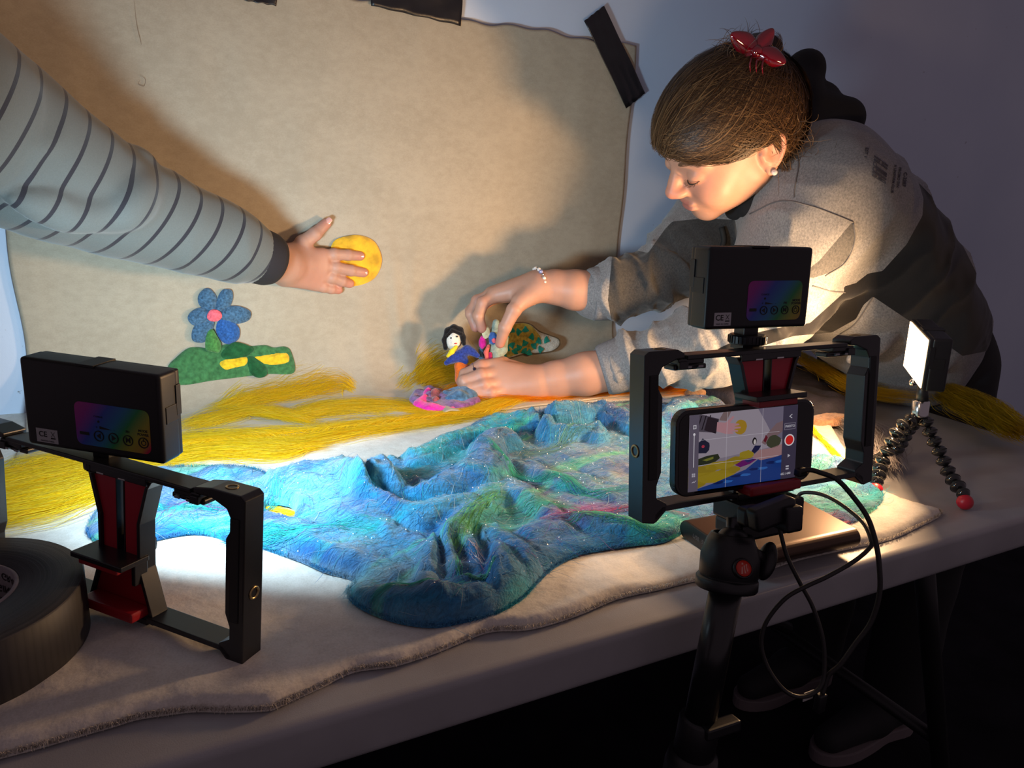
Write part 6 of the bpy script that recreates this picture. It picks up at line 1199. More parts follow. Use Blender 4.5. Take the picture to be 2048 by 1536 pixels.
# eye line, lashes, brows
DK = M('lash_brown', (0.035, 0.02, 0.014), 0.6); BR = M('brow_brown', (0.12, 0.06, 0.03), 0.7)
for s in (1, -1):
    # lower lid line where the eye is almost closed, looking down
    P = [H(.0868, s*.0185, -.0150), H(.0905, s*.0250, -.0172), H(.0912, s*.0320, -.0176), H(.0885, s*.0390, -.0162), H(.0825, s*.0445, -.0130)]
    P = catmull(P, 4)
    if s > 0: put('eyelash_line', bm_mesh(tube(P, [.0005, .0010, .0011, .0010, .0005], 6)), DK, pB)
    n = 34; k0 = rng.random(n); base = np.array([P[int(k*(len(P)-1))] for k in k0]); Lh = .0055+.003*rng.random(n); out = np.array([eF*0.85-eU*0.5+eL*s*(k-0.4)*0.9 for k in k0]); out /= np.linalg.norm(out, axis=1)[:, None]
    FP = np.zeros((n, 5, 3))
    for i in range(5): FP[:, i] = base+out*(Lh*i/4)[:, None]+eU*(0.0018*(i/4)**2)
    if s > 0: put('eyelashes', fibres(FP, 0.0005, up=CC-HC), DK, pB)
    n = 170; k0 = rng.random(n); bp_ = catmull([H(.094, s*.014, .0100), H(.0945, s*.024, .0140), H(.0890, s*.036, .0150), H(.0800, s*.0470, .0110)], 8)
    base = np.array([bp_[int(k*(len(bp_)-1))] for k in k0])+eU*(rng.normal(size=(n, 1))*.0014); FP = np.zeros((n, 4, 3)); tgv = eL*s*0.9-eF*0.35
    for i in range(4): FP[:, i] = base+tgv*(.0070*i/3)+eU*(.0012*i/3)+eF*.0008
    put('eyebrow', fibres(FP, 0.0006, up=CC-HC), BR, pB)
# earring
eb = bmesh.new(); bmesh.ops.create_icosphere(eb, subdivisions=2, radius=.0044); eb.transform(Matrix.Translation(Vector(tuple(H(-.009, .0835, -.0350))))); put('earring', bm_mesh(eb, False), M('diamond_silver', (0.8, 0.8, 0.82), 0.2, metal=0.4), pB)

# hair -------------------------------------------------------------
def hair_mat():
    t = NT('brown_hair'); a = t.n('ShaderNodeVertexColor'); a.layer_name = 'Col'; t.l(a.outputs[0], t.b.inputs['Base Color']); t.b.inputs['Roughness'].default_value = 0.48; t.b.inputs['Specular IOR Level'].default_value = 0.3; return t.m
HAIR = hair_mat(); HCc = H(-.004, 0, .019); HR3 = np.array([.1130, .0850, .1010])
v2 = Vol(HC-0.15, HC+0.16, 0.0022); X, Y, Z = v2.grid(); q = [HA[i][0]*(X-HC[0])+HA[i][1]*(Y-HC[1])+HA[i][2]*(Z-HC[2]) for i in range(3)]
f_, l_, u_ = q; k0 = np.sqrt(((f_+.004)/HR3[0])**2+(l_/HR3[1])**2+((u_-.019)/HR3[2])**2); k1 = np.sqrt(((f_+.004)/HR3[0]**2)**2+(l_/HR3[1]**2)**2+((u_-.019)/HR3[2]**2)**2)+1e-9
dE = k0*(k0-1)/k1+.0020; hl = np.interp(f_, [-.12, -.055, -.036, -.024, .0, .03, .06, .11], [-.10, -.085, -.03, .010, .012, .012, .022, .040]).astype(np.float32)
dH = np.maximum(dE, (hl-u_)*0.9); v2.A = np.minimum(v2.A, dH.astype(np.float32)); CLIP = H(-.064, .010, .100)
v2.ell(H(-.058, 0, .100), (.036, .034, .020), HA, k=.02)
Vr, Fr = v2.mesh(); C = np.tile((0.022, 0.012, 0.007), (len(Vr), 1)); me = mesh_np('h', Vr, Fr); attr_col(me, 'Col', C); put('hair', me, HAIR, pB)  # shell coloured darker than the strands to imitate shade in their gaps
def dirE(f, l, u, s=1.0): v = np.array([f, l, u], float); v /= np.linalg.norm(v); return v
def bez(P0, P1, P2, P3, m):
    t = np.linspace(0, 1, m)[:, None]; return (1-t)**3*P0+3*(1-t)**2*t*P1+3*(1-t)*t*t*P2+t**3*P3
HCOL = [(0.055, 0.028, 0.012), (0.085, 0.044, 0.019), (0.038, 0.020, 0.010), (0.15, 0.085, 0.038)]
def strands(n, seed):
    r = np.random.default_rng(seed); m = 18; out = np.zeros((n, m, 3)); cc = np.zeros((n, m, 3)); i = 0
    while i < n:
        w_ = r.normal(size=3); w_ /= np.linalg.norm(w_)
        loc = w_*HR3+np.array([-.004, 0, .019]); hl_ = np.interp(loc[0], [-.12, -.055, -.036, -.024, .0, .03, .06, .11], [-.10, -.085, -.03, .010, .012, .012, .022, .040])
        if loc[2] < hl_-0.004: continue
        if w_[1] < -.5 and r.random() < .5: continue
        sd = 1 if w_[1] > -.14 else -1; pf = min(.93, max(-.35, w_[0]+.45)); P0 = dirE(pf, -.14, math.sqrt(max(.05, 1-pf*pf))); P3 = dirE(-.60, .03, .88)
        low = max(0, 1-(loc[2]-hl_)/.03)
        Q = 2*w_-.5*(P0+P3); t = np.linspace(0, 1, m)[:, None]; B = (1-t)**2*P0+2*(1-t)*t*Q+t*t*P3; B /= np.linalg.norm(B, axis=1)[:, None]
        rr_ = 1.006+.034*r.random()*(1-.4*low)+.010*np.sin(t[:, 0]*3.14)*r.random(); P = HCc+(B*HR3*np.asarray(rr_).reshape(-1, 1))@HA
        P += (r.normal(size=3)*0.0016)*np.sin(np.linspace(0, 3.1, m))[:, None]+0.0016*np.sin(np.linspace(0, 9, m)+r.random()*6)[:, None]*np.array(eU); P[-4:] += (CLIP-P[-1])*np.array([.08, .25, .5, .85])[:, None]; out[i] = P; cc[i] = np.array(HCOL[r.integers(4)])*(0.6+0.8*r.random()); i += 1
    return out, 0.0008*(0.6+0.8*r.random(n)), cc
P, wv, cc = strands(15000, 21)
put('hair_strands', fibres(P, wv, cc, up=P-HCc), HAIR, pB)['kind'] = 'stuff'
# messy twist of hair gathered under the clip
r = np.random.default_rng(5); n = 900; m = 14; P = np.zeros((n, m, 3))
for i in range(n):
    a0 = r.random()*6.28; tt = a0+np.linspace(0, 3.0+1.5*r.random(), m); ra = .020+.012*r.random(); zz = r.uniform(-.012, .014)
    cen = CLIP-eU*.006+eF*.012; P[i] = cen+(np.cos(tt)*ra*1.25)[:, None]*eF+(np.sin(tt)*ra)[:, None]*eL+(zz+.006*np.sin(tt*1.5+a0))[:, None]*eU+r.normal(size=3)*.001
put('hair_twist', fibres(P, 0.0010, np.array(HCOL)[r.integers(0, 4, n)], up=P-CLIP+eU*.03), HAIR, pB)['kind'] = 'stuff'
r = np.random.default_rng(77); n = 900; m = 12; P = np.zeros((n, m, 3))                 # nape hair drawn up to the clip
for i in range(n):
    l0 = r.uniform(-.7, .95); B = bez(dirE(-.45-.25*r.random()-.15*(1-abs(l0)), l0, -.65+.55*r.random()*abs(l0)), dirE(-.75, l0*.95, -.1), dirE(-.8, l0*.5, .5), dirE(-.62, .02, .86), m); B /= np.linalg.norm(B, axis=1)[:, None]
    P[i] = HCc+(B*HR3*(1.005+.04*r.random()))@HA; P[i, -3:] += (CLIP-P[i, -1])*np.array([.1, .35, .75])[:, None]
put('hair_strands', fibres(P, 0.0011, np.array(HCOL)[r.integers(0, 4, n)], up=P-HCc), HAIR, pB)['kind'] = 'stuff'
m = 12; n = 320; P = np.zeros((n, m, 3))                                                        # flyaways and loose curls at the crown and the neck
for i in range(n):
    if i >= 230: st = H(r.uniform(-.055, -.005), r.uniform(-.02, .03), .112); dv = eU*r.uniform(.3, 1)+eF*r.uniform(-.3, .8)+eL*r.normal()*.4; L = r.uniform(.02, .05)
    elif i < 110: st = CLIP+eF*r.uniform(-.01, .055)+eL*r.uniform(-.03, .03)-eU*r.uniform(0, .012); dv = eU*r.uniform(.4, 1)+eF*r.uniform(-.2, 1)+eL*r.normal()*.5; L = r.uniform(.02, .045)
    else: st = H(r.uniform(-.07, -.02), .072, r.uniform(-.05, .02)); dv = -eU*r.uniform(.3, 1)+eL*r.uniform(0, .5)-eF*r.uniform(-.3, .8); L = r.uniform(.02, .07)
    dv /= np.linalg.norm(dv); cv = r.normal(size=3); cv -= dv*(cv@dv); cv /= np.linalg.norm(cv); tt = np.linspace(0, 1, m); w_ = r.uniform(1, 3.4)
    P[i] = st+dv*(L*np.sin(tt*w_)/w_)[:, None]+cv*(L*(1-np.cos(tt*w_))/w_)[:, None]
put('loose_curls', fibres(P, 0.0006, np.array(HCOL)[r.integers(0, 4, n)], up=CC-HC), HAIR, pB)['kind'] = 'stuff'
# hair clip: glossy dark red flower claw
clip = None
REDC = M('glossy_red_resin', (0.13, 0.001, 0.007), 0.08, coat=1.0, spec=0.8)
cc_ = D(1513, 103, .985)
cb_ = bmesh.new(); bmesh.ops.create_uvsphere(cb_, u_segments=18, v_segments=12, radius=1); cb_.transform(Matrix.Translation(Vector(tuple(cc_))) @ Matrix.Diagonal((.008, .008, .008, 1))); clip = put('hair_clip', bm_mesh(cb_), REDC, pB)
for (px, py, w1, dp) in [(1472, 74, .0135, .980), (1540, 66, .0115, .978), (1560, 121, .0125, .978), (1514, 134, .0085, .990), (1488, 116, .0085, .992)]:
    tipp = D(px, py, dp); d = tipp-cc_; L = np.linalg.norm(d)*1.25; OM = orient(d, np.cross(d, CC-cc_)).to_4x4(); b = bmesh.new(); bmesh.ops.create_uvsphere(b, u_segments=20, v_segments=14, radius=1)
    for v in b.verts: z = v.co.z; v.co.x *= w1*(1-0.35*max(0, z)); v.co.y = v.co.y*0.0032+0.0045*(v.co.x/w1)**2; v.co.z = (z*0.5+0.5)*L*1.0
    b.transform(Matrix.Translation(Vector(tuple(cc_))) @ OM); put('clip_petal', bm_mesh(b), REDC, clip)
for k in range(3):
    a = cc_+cam3(-.008+.008*k, -.010-.001*k, .004); put('clip_tooth', bm_mesh(tube(catmull([a, a+cam3(-.004, -.012, .006), a+cam3(0, -.022, -.002)], 4), [.0014, .0011, .0005], 8)), REDC, clip)

# hoodie -----------------------------------------------------------
vk = Vol((0.56, 0.55, 0.74), (1.50, 1.175, 1.27), 0.0040)
vk.chain(pt_, rt_, .05); vk.chain(pl_, rl_, .022); vk.chain(pr_, rr2, .022); vk.cap(D(1640, 420, 1.12), D(1560, 390, 1.26), .095, .095, .04); vk.cap(D(1670, 400, 1.13), D(1740, 560, 1.20), .085, .08, .05)
vk.ell(D(1735, 655, 1.30), (.085, .10, .06), k=.05); vk.ell(hipc+np.array([-.015, 0, .045]), (.105, .140, .085), k=.05)
def arc_fold(v, P, R, i0, ang0, ang1, r, skew=0.0, k=.010):
    """a fabric fold wrapped round a sleeve at chain position i0 (float)"""
    i = min(int(i0), len(P)-2); t = i0-i; c = P[i]*(1-t)+P[i+1]*t; rad = R[i]*(1-t)+R[i+1]*t; ax = P[i+1]-P[i]; ax = ax/np.linalg.norm(ax)
    tc_ = CC-c; tc_ -= ax*(tc_@ax); tc_ /= np.linalg.norm(tc_); s_ = np.cross(ax, tc_); n = 9; Q = []
    for j in range(n): a = math.radians(ang0+(ang1-ang0)*j/(n-1)); Q.append(c+(tc_*math.cos(a)+s_*math.sin(a))*(rad-r*0.15)+ax*skew*(j/(n-1)-.5))
    v.chain(Q, [r*(0.35+0.65*math.sin(math.pi*j/(n-1))) for j in range(n)], k)
FR = np.random.default_rng(9)
for i0 in np.arange(4.1, 6.9, 0.27): arc_fold(vk, pl_, rl_, i0, -85+FR.uniform(-20, 20), 85+FR.uniform(-20, 20), .0062+.0035*FR.random(), FR.uniform(-.03, .03)+.02)
for i0 in (2.2, 2.7, 3.1, 3.6): arc_fold(vk, pl_, rl_, i0, -80, 60, .008, FR.uniform(-.04, .04))
for i0 in np.arange(3.1, 6.6, 0.30): arc_fold(vk, pr_, rr2, i0, -85+FR.uniform(-20, 20), 85+FR.uniform(-20, 20), .0062+.0030*FR.random(), FR.uniform(-.03, .03)-.02)
for i0 in (1.4, 1.9, 2.4): arc_fold(vk, pr_, rr2, i0, -80, 60, .007, .03)
for (a, b, c, r_) in [((1640, 590, 1.08), (1700, 570, 1.10), (1760, 540, 1.13), .009), ((1720, 640, 1.16), (1745, 600, 1.15), (1770, 570, 1.15), .010), ((1800, 720, 1.21), (1850, 640, 1.20), (1880, 600, 1.22), .010), ((1860, 740, 1.23), (1900, 690, 1.23), (1925, 640, 1.26), .010), ((1700, 720, 1.17), (1760, 690, 1.17), (1800, 650, 1.18), .009)]:
    fold(vk, D(*a), D(*b), D(*c), r_, .014)
V, F = vk.mesh(); keep = ((V-hipc)[F].mean(1)[:, 2] > -0.085); V = relax(V, F, 1, .4)
me = mesh_np('k', V, F); nrm = np.empty(len(V)*3, np.float32); me.vertices.foreach_get('normal', nrm); nrm = nrm.reshape(-1, 3)
V2 = V+nrm*(vnoise(V[:, 0], V[:, 1], V[:, 2], 11)*0.0045+vnoise(V[:, 0], V[:, 1], V[:, 2], 30)*0.0014)[:, None]; V2 = wrinkle(V2, nrm, pl_, .30, .62, .0085, .052, 1.7); V2 = wrinkle(V2, nrm, pr_, .22, .60, .0075, .046, 4.1); V2 = wrinkle(V2, nrm, pt_, -1, 2, .0045, .085, 2.3)
me.vertices.foreach_set('co', V2.astype(np.float32).ravel()); me.update()
PX = project_px(V2); facing = ((CC-V2)*nrm).sum(1)
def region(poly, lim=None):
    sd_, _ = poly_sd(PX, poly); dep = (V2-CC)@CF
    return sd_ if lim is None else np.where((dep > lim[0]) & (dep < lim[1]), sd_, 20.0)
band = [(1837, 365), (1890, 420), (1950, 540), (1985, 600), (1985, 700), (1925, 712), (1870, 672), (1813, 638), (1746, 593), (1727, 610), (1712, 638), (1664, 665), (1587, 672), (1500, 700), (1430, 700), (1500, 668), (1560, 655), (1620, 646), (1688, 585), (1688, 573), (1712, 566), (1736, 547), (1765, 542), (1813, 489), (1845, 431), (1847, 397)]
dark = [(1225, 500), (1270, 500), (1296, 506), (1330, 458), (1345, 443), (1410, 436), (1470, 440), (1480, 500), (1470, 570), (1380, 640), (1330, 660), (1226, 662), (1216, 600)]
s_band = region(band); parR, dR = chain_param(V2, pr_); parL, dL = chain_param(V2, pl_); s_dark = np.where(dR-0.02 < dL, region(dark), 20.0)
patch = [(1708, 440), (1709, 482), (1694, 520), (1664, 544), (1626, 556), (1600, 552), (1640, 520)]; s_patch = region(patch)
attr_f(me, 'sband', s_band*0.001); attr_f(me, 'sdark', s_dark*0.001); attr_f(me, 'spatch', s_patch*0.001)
def hoodie_mat():
    t = NT('heather_sweatshirt'); tc = t.n('ShaderNodeTexCoord'); mp = t.n('ShaderNodeMapping'); mp.inputs['Scale'].default_value = (1, 1.6, 1); t.l(tc.outputs['Object'], mp.inputs[0]); n = t.n('ShaderNodeTexNoise', i_Scale=330.0, i_Detail=7.0); n.inputs['Roughness'].default_value = 0.75; t.l(mp.outputs[0], n.inputs['Vector'])
    cr = t.n('ShaderNodeValToRGB'); cr.color_ramp.elements[0].position = 0.36; cr.color_ramp.elements[1].position = 0.64; cr.color_ramp.elements[0].color = (0.13, 0.135, 0.147, 1); cr.color_ramp.elements[1].color = (0.28, 0.28, 0.29, 1); t.l(n.outputs[0], cr.inputs[0]); cur = cr.outputs[0]
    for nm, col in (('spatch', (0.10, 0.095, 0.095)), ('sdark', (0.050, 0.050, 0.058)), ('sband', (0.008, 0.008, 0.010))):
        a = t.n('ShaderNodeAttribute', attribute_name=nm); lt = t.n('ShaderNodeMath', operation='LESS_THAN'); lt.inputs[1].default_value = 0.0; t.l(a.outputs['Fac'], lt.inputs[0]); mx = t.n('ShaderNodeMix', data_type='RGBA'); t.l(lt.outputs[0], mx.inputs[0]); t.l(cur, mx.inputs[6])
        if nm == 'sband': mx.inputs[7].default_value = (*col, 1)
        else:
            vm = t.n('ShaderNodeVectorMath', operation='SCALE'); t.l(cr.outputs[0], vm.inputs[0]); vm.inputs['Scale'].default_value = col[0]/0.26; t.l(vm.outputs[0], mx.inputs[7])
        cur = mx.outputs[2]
    t.l(cur, t.b.inputs['Base Color']); t.b.inputs['Roughness'].default_value = 0.9; t.b.inputs['Sheen Weight'].default_value = 0.25; t.b.inputs['Specular IOR Level'].default_value = 0.15
    bp = t.n('ShaderNodeBump'); bp.inputs['Strength'].default_value = 0.35; bp.inputs['Distance'].default_value = 0.0008; t.l(n.outputs[0], bp.inputs['Height']); t.l(bp.outputs[0], t.b.inputs['Normal']); return t.m
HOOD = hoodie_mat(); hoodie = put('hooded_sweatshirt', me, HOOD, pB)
HT = BVHTree.FromPolygons([tuple(v) for v in V2], [tuple(f) for f in F.tolist()])
def hit(px, py, off=0.0008):
    d = Vector(tuple(ray(px, py))).normalized(); h_ = HT.ray_cast(Vector(tuple(CC)), d)
    return None if h_[0] is None else np.array(h_[0])+np.array(h_[1] if h_[1].dot(d) < 0 else -h_[1])*off
# seams
SEAM = M('seam_thread', (0.11, 0.11, 0.12), 0.9)
for pts in ([(1592, 296), (1597, 330), (1590, 372), (1588, 395)], [(1500, 428), (1560, 402), (1620, 412), (1670, 430), (1706, 445)], [(1706, 445), (1709, 482), (1690, 525), (1650, 552)], [(1625, 572), (1660, 582), (1690, 585)], [(1745, 594), (1712, 645), (1680, 668)]):
    P = [hit(x, y, .0005) for x, y in catmull(pts, 6)]; P = [p for p in P if p is not None]
    if len(P) > 3: put('seam', bm_mesh(tube(P, .0010, 6)), SEAM, hoodie)
# back print
PRI = M('navy_print', (0.030, 0.028, 0.045), 0.8)
def wrap_text(s, size, org, ux, uy, bold=0.0, outline=False):
    tm = text_mesh(s, size, 0.0, align='LEFT', bold=bold); bm = bmesh.new(); bm.from_mesh(tm); bpy.data.meshes.remove(tm)
    bmesh.ops.subdivide_edges(bm, edges=[e for e in bm.edges if e.calc_length() > 4], cuts=1); ok = True
    for v in bm.verts:
        p = hit(org[0]+v.co.x*ux[0]+v.co.y*uy[0], org[1]+v.co.x*ux[1]+v.co.y*uy[1], .0010)
        if p is None: v.co = Vector((0, 0, -99))
        else: v.co = Vector(tuple(p))
    bmesh.ops.delete(bm, geom=[v for v in bm.verts if v.co.z < -9], context='VERTS'); return bm
ua = (-.34, .94); ub = (.94, .34)                                   # reading direction runs down the back
import itertools
for s, size, org, bold in (('EST 1', 9, (1733, 296), .2), ('A UNIFORM CLUB', 7, (1790, 330), .2), ('PROMO DIV.', 7.5, (1799, 335), .2), ('C-2287', 9.5, (1810, 345), .3)):
    b = wrap_text(s, size, org, (-.13, .99), (.97, .13), bold); put('back_print', bm_mesh(b, False), PRI, hoodie)
ol = bmesh.new()
glyph = {'A': [[(0, 0), (3, 10), (5, 10), (8, 0), (6, 0), (5.2, 3), (2.8, 3), (2, 0), (0, 0)], [(3.3, 4.6), (4, 7.6), (4.7, 4.6), (3.3, 4.6)]], 'U': [[(0, 10), (0, 2), (1.5, 0), (5.5, 0), (7, 2), (7, 10), (5, 10), (5, 2.4), (2, 2.4), (2, 10), (0, 10)]], 'L': [[(0, 10), (0, 0), (6, 0), (6, 2), (2, 2), (2, 10), (0, 10)]], 'H': [[(0, 0), (0, 10), (2, 10), (2, 6), (5, 6), (5, 10), (7, 10), (7, 0), (5, 0), (5, 4), (2, 4), (2, 0), (0, 0)]]}
for gi, g in enumerate('AULH'):
    for loop in glyph[g]:
        Q = []
        for (x, y), (x2, y2) in zip(loop[:-1], loop[1:]):
            for t in np.linspace(0, 1, 5)[:-1]: Q.append((x+(x2-x)*t, y+(y2-y)*t))
        Q.append(loop[-1]); W3 = []
        for x, y in Q:
            a = 15-(gi*4.4+x*0.52)*1.0; p = hit(1748+(17-gi*4.6-x*.5)*-0.25+y*2.6, 352-(gi*4.4+x*.5)*2.4+y*1.9, .0008)
            if p is not None: W3.append(p)
        if len(W3) > 4: tube(W3, .00035, 4, bm=ol)
put('back_print_letters', bm_mesh(ol, False), PRI, hoodie)
# cuffs
RIB = M('rib_cuff_grey', (0.21, 0.21, 0.222), 0.9, noise=0.25, nscale=420, bump=0.4, bscale=500, bdist=0.0006)
for nm, P, R, lab in ((0, pl_, rl_, None), (1, pr_, rr2, None)):
    ax = P[-1]-P[-2]; ax /= np.linalg.norm(ax); c = P[-1]-ax*0.030; r0 = R[-1]
    put('cuff', bm_mesh(lathe([(r0-.008, -.004), (r0+.0035, -.002), (r0+.0045, .006), (r0+.0015, .034), (r0-.0010, .0395), (r0-.0035, .0405), (r0-.005, .038), (r0-.006, .010)], 44, axis=ax, c=c)), RIB, hoodie)
# black hood, bunched behind the neck
vo = Vol(D(1600, 270, 1.14)-0.27, D(1600, 270, 1.14)+0.27, 0.0042)
for px, py, d, ra in [((1605, 148), 0, 1.16, .030)][:0]: pass
vo.cap(D(1608, 142, 1.17), D(1592, 190, 1.165), .032, .036, .012); vo.cap(D(1590, 190, 1.165), D(1585, 260, 1.16), .036, .040, .014)
vo.cap(D(1622, 225, 1.17), D(1682, 240, 1.17), .036, .034, .010); vo.cap(D(1640, 205, 1.19), D(1600, 300, 1.16), .032, .038, .012); vo.cap(D(1690, 240, 1.16), D(1640, 275, 1.14), .027, .026, .010)
vo.cap(D(1640, 280, 1.16), D(1580, 330, 1.13), .040, .036, .014); vo.cap(D(1580, 330, 1.11), D(1545, 372, 1.10), .030, .026, .012); vo.cap(D(1545, 372, 1.11), D(1500, 412, 1.12), .024, .018, .012); vo.cap(D(1500, 412, 1.13), D(1470, 420, 1.17), .018, .016, .01)
vo.cap(D(1560, 240, 1.15), D(1540, 330, 1.14), .035, .035, .02); vo.cap(D(1540, 330, 1.15), D(1510, 390, 1.16), .030, .025, .015)
vo.cap(D(1650, 285, 1.10), D(1600, 318, 1.075), .010, .010, .010)
Vo, Fo = vo.mesh(); Vo = relax(Vo, Fo, 1); mo_ = mesh_np('o', Vo, Fo); nn = np.empty(len(Vo)*3, np.float32); mo_.vertices.foreach_get('normal', nn); nn = nn.reshape(-1, 3); Vo = Vo+nn*(vnoise(Vo[:, 0], Vo[:, 1], Vo[:, 2], 22)*.004)[:, None]; mo_.vertices.foreach_set('co', Vo.astype(np.float32).ravel())
put('hood', mo_, M('black_fleece', (0.008, 0.008, 0.010), 0.92, sheen=0.0, bump=0.3, bscale=600, bdist=0.0006), pB)
P = [hit(x, y, .003) for x, y in catmull([(1442, 455), (1446, 480), (1440, 500)], 4)]; P = [p for p in P if p is not None]
if len(P) > 3: put('drawstring', bm_mesh(tube(P, .0045, 8)), M('black_cord', (0.01, 0.01, 0.01), 0.8), pB)
# trousers
vt = Vol((1.10, 0.62, 0.04), (1.60, 1.175, 0.99), 0.0075)
vt.ell(hipc+np.array([.010, 0, .01]), (.100, .135, .105), k=.04)
for f_ in FT: vt.cap(hipc+np.array([0.015, (f_[1]-.89)*0.85, -.04]), f_+np.array([0.035, 0, .45]), .094, .074, .03); vt.cap(f_+np.array([0.035, 0, .45]), f_+np.array([0.035, 0, .10]), .072, .062, .02)
V, F = vt.mesh(); V += 0; nzv = vnoise(V[:, 0], V[:, 1], V[:, 2], 14)*.004; me = mesh_np('t', V, F); nn = np.empty(len(V)*3, np.float32); me.vertices.foreach_get('normal', nn); V = V+nn.reshape(-1, 3)*nzv[:, None]; me.vertices.foreach_set('co', V.astype(np.float32).ravel()); put('trousers', me, M('black_trousers', (0.010, 0.010, 0.012), 0.9, bump=0.3, bscale=500, bdist=0.0006), pB)
for f_ in FT:
    vt = Vol(f_+np.array([-.22, -.07, -.01]), f_+np.array([.11, .07, .16]), 0.0045)
    vt.cap(f_+np.array([.045, 0, .060]), f_+np.array([-.03, 0, .055]), .040, .040, .015); vt.cap(f_+np.array([-.03, 0, .052]), f_+np.array([-.15, 0, .040]), .040, .028, .015); vt.cap(f_+np.array([.035, 0, .08]), f_+np.array([.035, 0, .125]), .042, .042, .01)
    V, F = vt.mesh(); V[:, 2] = np.maximum(V[:, 2], 0.022); shoe = put('shoe', mesh_np('s', V, F), M('black_canvas', (0.012, 0.012, 0.014), 0.8), pB)
    so = [(-.188, 0), (-.17, .026), (-.12, .041), (-.05, .038), (0, .032), (.06, .038), (.088, .022), (.092, 0)]; so += [(x, -y) for x, y in so[::-1][1:-1]]; so = catmull(np.array(so), 3, True)
    put('sole', bm_mesh(prism([(f_[0]+x, f_[1]+y) for x, y in so], 0.0005, 0.027, 0.003, plane='xy'), False), M('pale_rubber_sole', (0.17, 0.14, 0.145), 0.7), shoe)
# bracelet on the far wrist and ring on the near hand
bc0 = D(1073, 572, 1.227); bax = D(1110, 574, 1.228)-D(1078, 573, 1.228); bax /= np.linalg.norm(bax); Ob = orient(bax+cam3(0, 0, -.38), CC-bc0)
PEARL = M('pearl', (0.72, 0.66, 0.62), 0.2, coat=0.6); GLAS = M('crystal_bead', (0.35, 0.4, 0.75), 0.06, metal=0.5, coat=1.0)
lk = bmesh.new(); br = None; nb = 26
th_ = tube([np.array(Vector(tuple(bc0))+Ob @ Vector((.0290*math.cos(2*math.pi*i/24), .0285*math.sin(2*math.pi*i/24), .003*math.cos(4*math.pi*i/24)))) for i in range(25)], .0007, 6, caps=False)
br = put('bracelet', bm_mesh(th_), CHROME, pB)
for i in range(nb):
    a = 2*math.pi*i/nb; p = Vector(tuple(bc0))+Ob @ Vector((.0290*math.cos(a), .0285*math.sin(a), .003*math.cos(2*a))); kind = (PEARL, PEARL, CHROME, PEARL, GLAS, CHROME)[i % 6]; rr_ = (.0034, .0032, .0020, .0034, .0037, .0022)[i % 6]
    b = bmesh.new(); bmesh.ops.create_icosphere(b, subdivisions=2, radius=rr_); b.transform(Matrix.Translation(p)); put('bead', bm_mesh(b), kind, br)
ra_, rb_ = fL[0][0][1], fL[0][0][2]; rc_ = ra_*0.62+rb_*0.38; rax = rb_-ra_; rax /= np.linalg.norm(rax); Or = orient(rax, CC-rc_)
rg = tube([np.array(Vector(tuple(rc_))+Or @ Vector((.0102*math.cos(2*math.pi*i/24), .0102*math.sin(2*math.pi*i/24), 0))) for i in range(25)], .0009, 8, caps=False); ring = put('ring', bm_mesh(rg), CHROME, pB)
b = bmesh.new(); bmesh.ops.create_icosphere(b, subdivisions=2, radius=.0028); b.transform(Matrix.Translation(Vector(tuple(rc_))+Or @ Vector((.0115, .001, 0)))); put('ring_stone', bm_mesh(b, False), M('dark_stone', (0.01, 0.01, 0.03), 0.05, coat=1.0), ring)

# ================================================================== doll and puppet
def eb(name, c, r, mat, parent, A=None, seed=0, amp=0.12, label=None):
    """soft felted lump"""
    b = bmesh.new(); bmesh.ops.create_icosphere(b, subdivisions=4, radius=1.0)
    co = np.array([v.co for v in b.verts]); n = 1+amp*vnoise(co[:, 0]+seed*3.1, co[:, 1], co[:, 2], 2.2); A_ = np.eye(3) if A is None else np.array(A); W_ = (co*n[:, None]*np.array(r))@A_+np.array(c)
    for v, p in zip(b.verts, W_): v.co = Vector(tuple(p))
    return put(name, bm_mesh(b), mat, parent, label)
CA = np.array([CR, CU, -CF]); px_ = 1.21/FPX
dd0 = 1.225
doll = thing('felt_doll', 'small felt doll with black bob hair and blue shawl standing on the yellow wool', 'felt doll', D(925, 760, dd0))
def dl(x, y, dd=0.0): return D(x, y, dd0+dd)
WF = fm('white_face_felt', (0.74, 0.68, 0.60), 0.08); BF = fm('black_hair_felt', (0.008, 0.007, 0.008), 0.2); BLF = fm('royal_blue_felt', (0.022, 0.045, 0.24), 0.35, 300); ORF = fm('orange_felt', (0.85, 0.15, 0.02), 0.25); YEL = fm('lemon_felt', (0.80, 0.62, 0.02), 0.2)
eb('doll_head', dl(907, 680), (16*px_, 20*px_, .012), WF, doll, CA, 1, .06)
v3 = Vol(dl(907, 680)-.035, dl(907, 680)+.035, .0009)
v3.chain([dl(891, 696, -.002), dl(890, 680, -.002), dl(896, 662, -.002), dl(908, 655, -.003), dl(920, 660, -.003), dl(926, 675, -.003), dl(928, 688, -.003)], [.0038, .0050, .0056, .0052, .0052, .0046, .0032], .003); v3.ell(dl(908, 668, .008), (.0150, .0140, .010), CA, k=.004); v3.ell(dl(907, 682, .010), (.0145, .0130, .008), CA, k=.004)
v3.cap(dl(905, 661, -.008), dl(895, 672, -.007), .003, .003, .002); v3.cap(dl(905, 661, -.008), dl(922, 668, -.008), .0032, .003, .002)
Vd, Fd = v3.mesh(); put('doll_hair', mesh_np('d', relax(Vd, Fd, 1), Fd), BF, doll)
for x, y in ((902, 676), (914, 673)): eb('doll_eye', dl(x, y, -.0115), (1.6*px_, 1.9*px_, .0012), BF, doll, CA)
eb('doll_mouth', dl(911, 687, -.0112), (2.8*px_, 1.5*px_, .0012), fm('red_mouth_felt', (0.60, 0.04, 0.04), 0.2), doll, CA)
v3 = Vol(dl(925, 712)-.05, dl(925, 712)+.05, .0010)
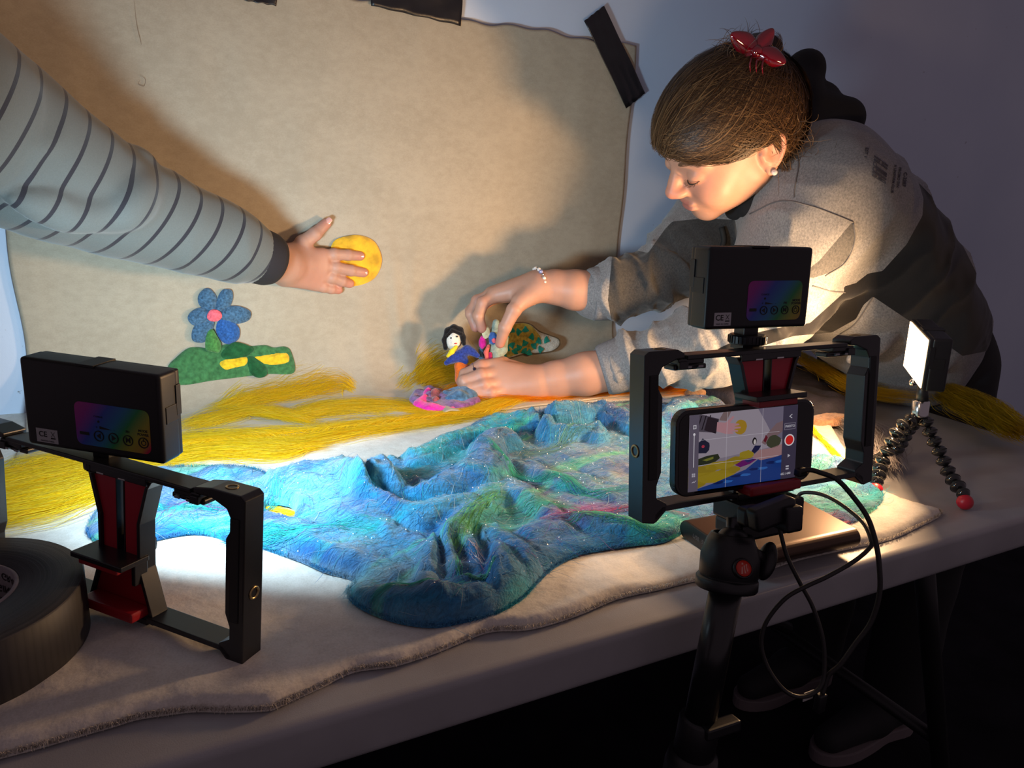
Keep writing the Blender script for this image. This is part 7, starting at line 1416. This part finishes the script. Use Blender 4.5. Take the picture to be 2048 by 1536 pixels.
v3.chain([dl(893, 726, -.006), dl(905, 718, -.008), dl(922, 710, -.008), dl(935, 700, -.006), dl(945, 704, -.006), dl(955, 711, -.008)], [.0042, .0068, .0085, .0078, .0055, .0042], .004); v3.cap(dl(912, 714, -.007), dl(930, 722, -.006), .007, .006, .004)
Vd, Fd = v3.mesh(); put('doll_shawl', mesh_np('d', relax(Vd, Fd, 1), Fd), BLF, doll)
v3 = Vol(dl(905, 705)-.03, dl(905, 705)+.03, .0009); v3.chain([dl(912, 694, -.009), dl(904, 703, -.0125), dl(896, 712, -.012)], [.0030, .0042, .0028], .003); Vd, Fd = v3.mesh(); put('doll_collar', mesh_np('d', Vd, Fd), YEL, doll)
v3 = Vol(dl(922, 740)-.04, dl(922, 740)+.04, .0010); v3.chain([dl(922, 716, .0), dl(922, 732, -.001), dl(924, 758, .0)], [.0080, .0098, .0115], .004); Vd, Fd = v3.mesh(); put('doll_skirt', mesh_np('d', Vd, Fd), ORF, doll)
pd0 = 1.232
pup = thing('felt_puppet', 'small many-coloured felt figure pinched in the raised hand', 'felt figure', D(985, 700, pd0))
GRF = fm('grey_green_felt', (0.27, 0.33, 0.27), 0.2); v3 = Vol(D(990, 680, pd0+.008)-.06, D(990, 680, pd0+.008)+.06, .0011)
v3.chain([D(992, 645, pd0+.01), D(990, 665, pd0+.01), D(990, 690, pd0+.01), D(994, 712, pd0+.01), D(1000, 722, pd0+.01)], [.0055, .0075, .0095, .0085, .0070], .004); v3.chain([D(1010, 676, pd0+.016), D(1006, 700, pd0+.012), D(996, 712, pd0+.01)], [.006, .007, .006], .004); v3.cap(D(984, 700, pd0+.01), D(985, 722, pd0+.012), .0065, .006, .004)
Vd, Fd = v3.mesh(); put('figure_body', mesh_np('d', relax(Vd, Fd, 1), Fd), GRF, pup)
eb('cream_tuft', D(972, 664, pd0-.001), (9*px_, 13*px_, .006), fm('cream_tuft_felt', (0.62, 0.56, 0.34), 0.2), pup, CA, 5); eb('blue_flower', D(986, 677, pd0-.003), (9*px_, 13*px_, .005), fm('mid_blue_felt', (0.045, 0.12, 0.36), 0.4), pup, CA, 6); eb('flower_centre', D(988, 681, pd0-.0085), (4.5*px_, 5*px_, .002), PINK, pup, CA, 7)
eb('magenta_bud', D(965, 685, pd0+.002), (7.5*px_, 13*px_, .006), fm('hot_pink_felt', (0.72, 0.02, 0.30), 0.25), pup, CA, 8); v3 = Vol(D(975, 705, pd0)-.03, D(975, 705, pd0)+.03, .0009); v3.chain([D(977, 692, pd0-.002), D(972, 705, pd0-.002), D(974, 718, pd0)], [.0028, .0034, .0032], .003); Vd, Fd = v3.mesh(); put('coral_strand', mesh_np('d', Vd, Fd), fm('coral_felt', (0.75, 0.13, 0.11), 0.2), pup)
v3 = Vol(D(966, 710, pd0)-.03, D(966, 710, pd0)+.03, .0009); v3.chain([D(962, 700, pd0+.004), D(963, 718, pd0+.006)], [.004, .0045], .003); Vd, Fd = v3.mesh(); put('slate_leg', mesh_np('d', Vd, Fd), BL1, pup)
v3 = Vol(D(978, 712, pd0)-.03, D(978, 712, pd0)+.03, .0009); v3.cap(D(980, 708, pd0+.001), D(980, 722, pd0+.003), .0035, .004, .003); Vd, Fd = v3.mesh(); put('crimson_leg', mesh_np('d', Vd, Fd), fm('crimson_felt', (0.35, 0.01, 0.09), 0.2), pup)
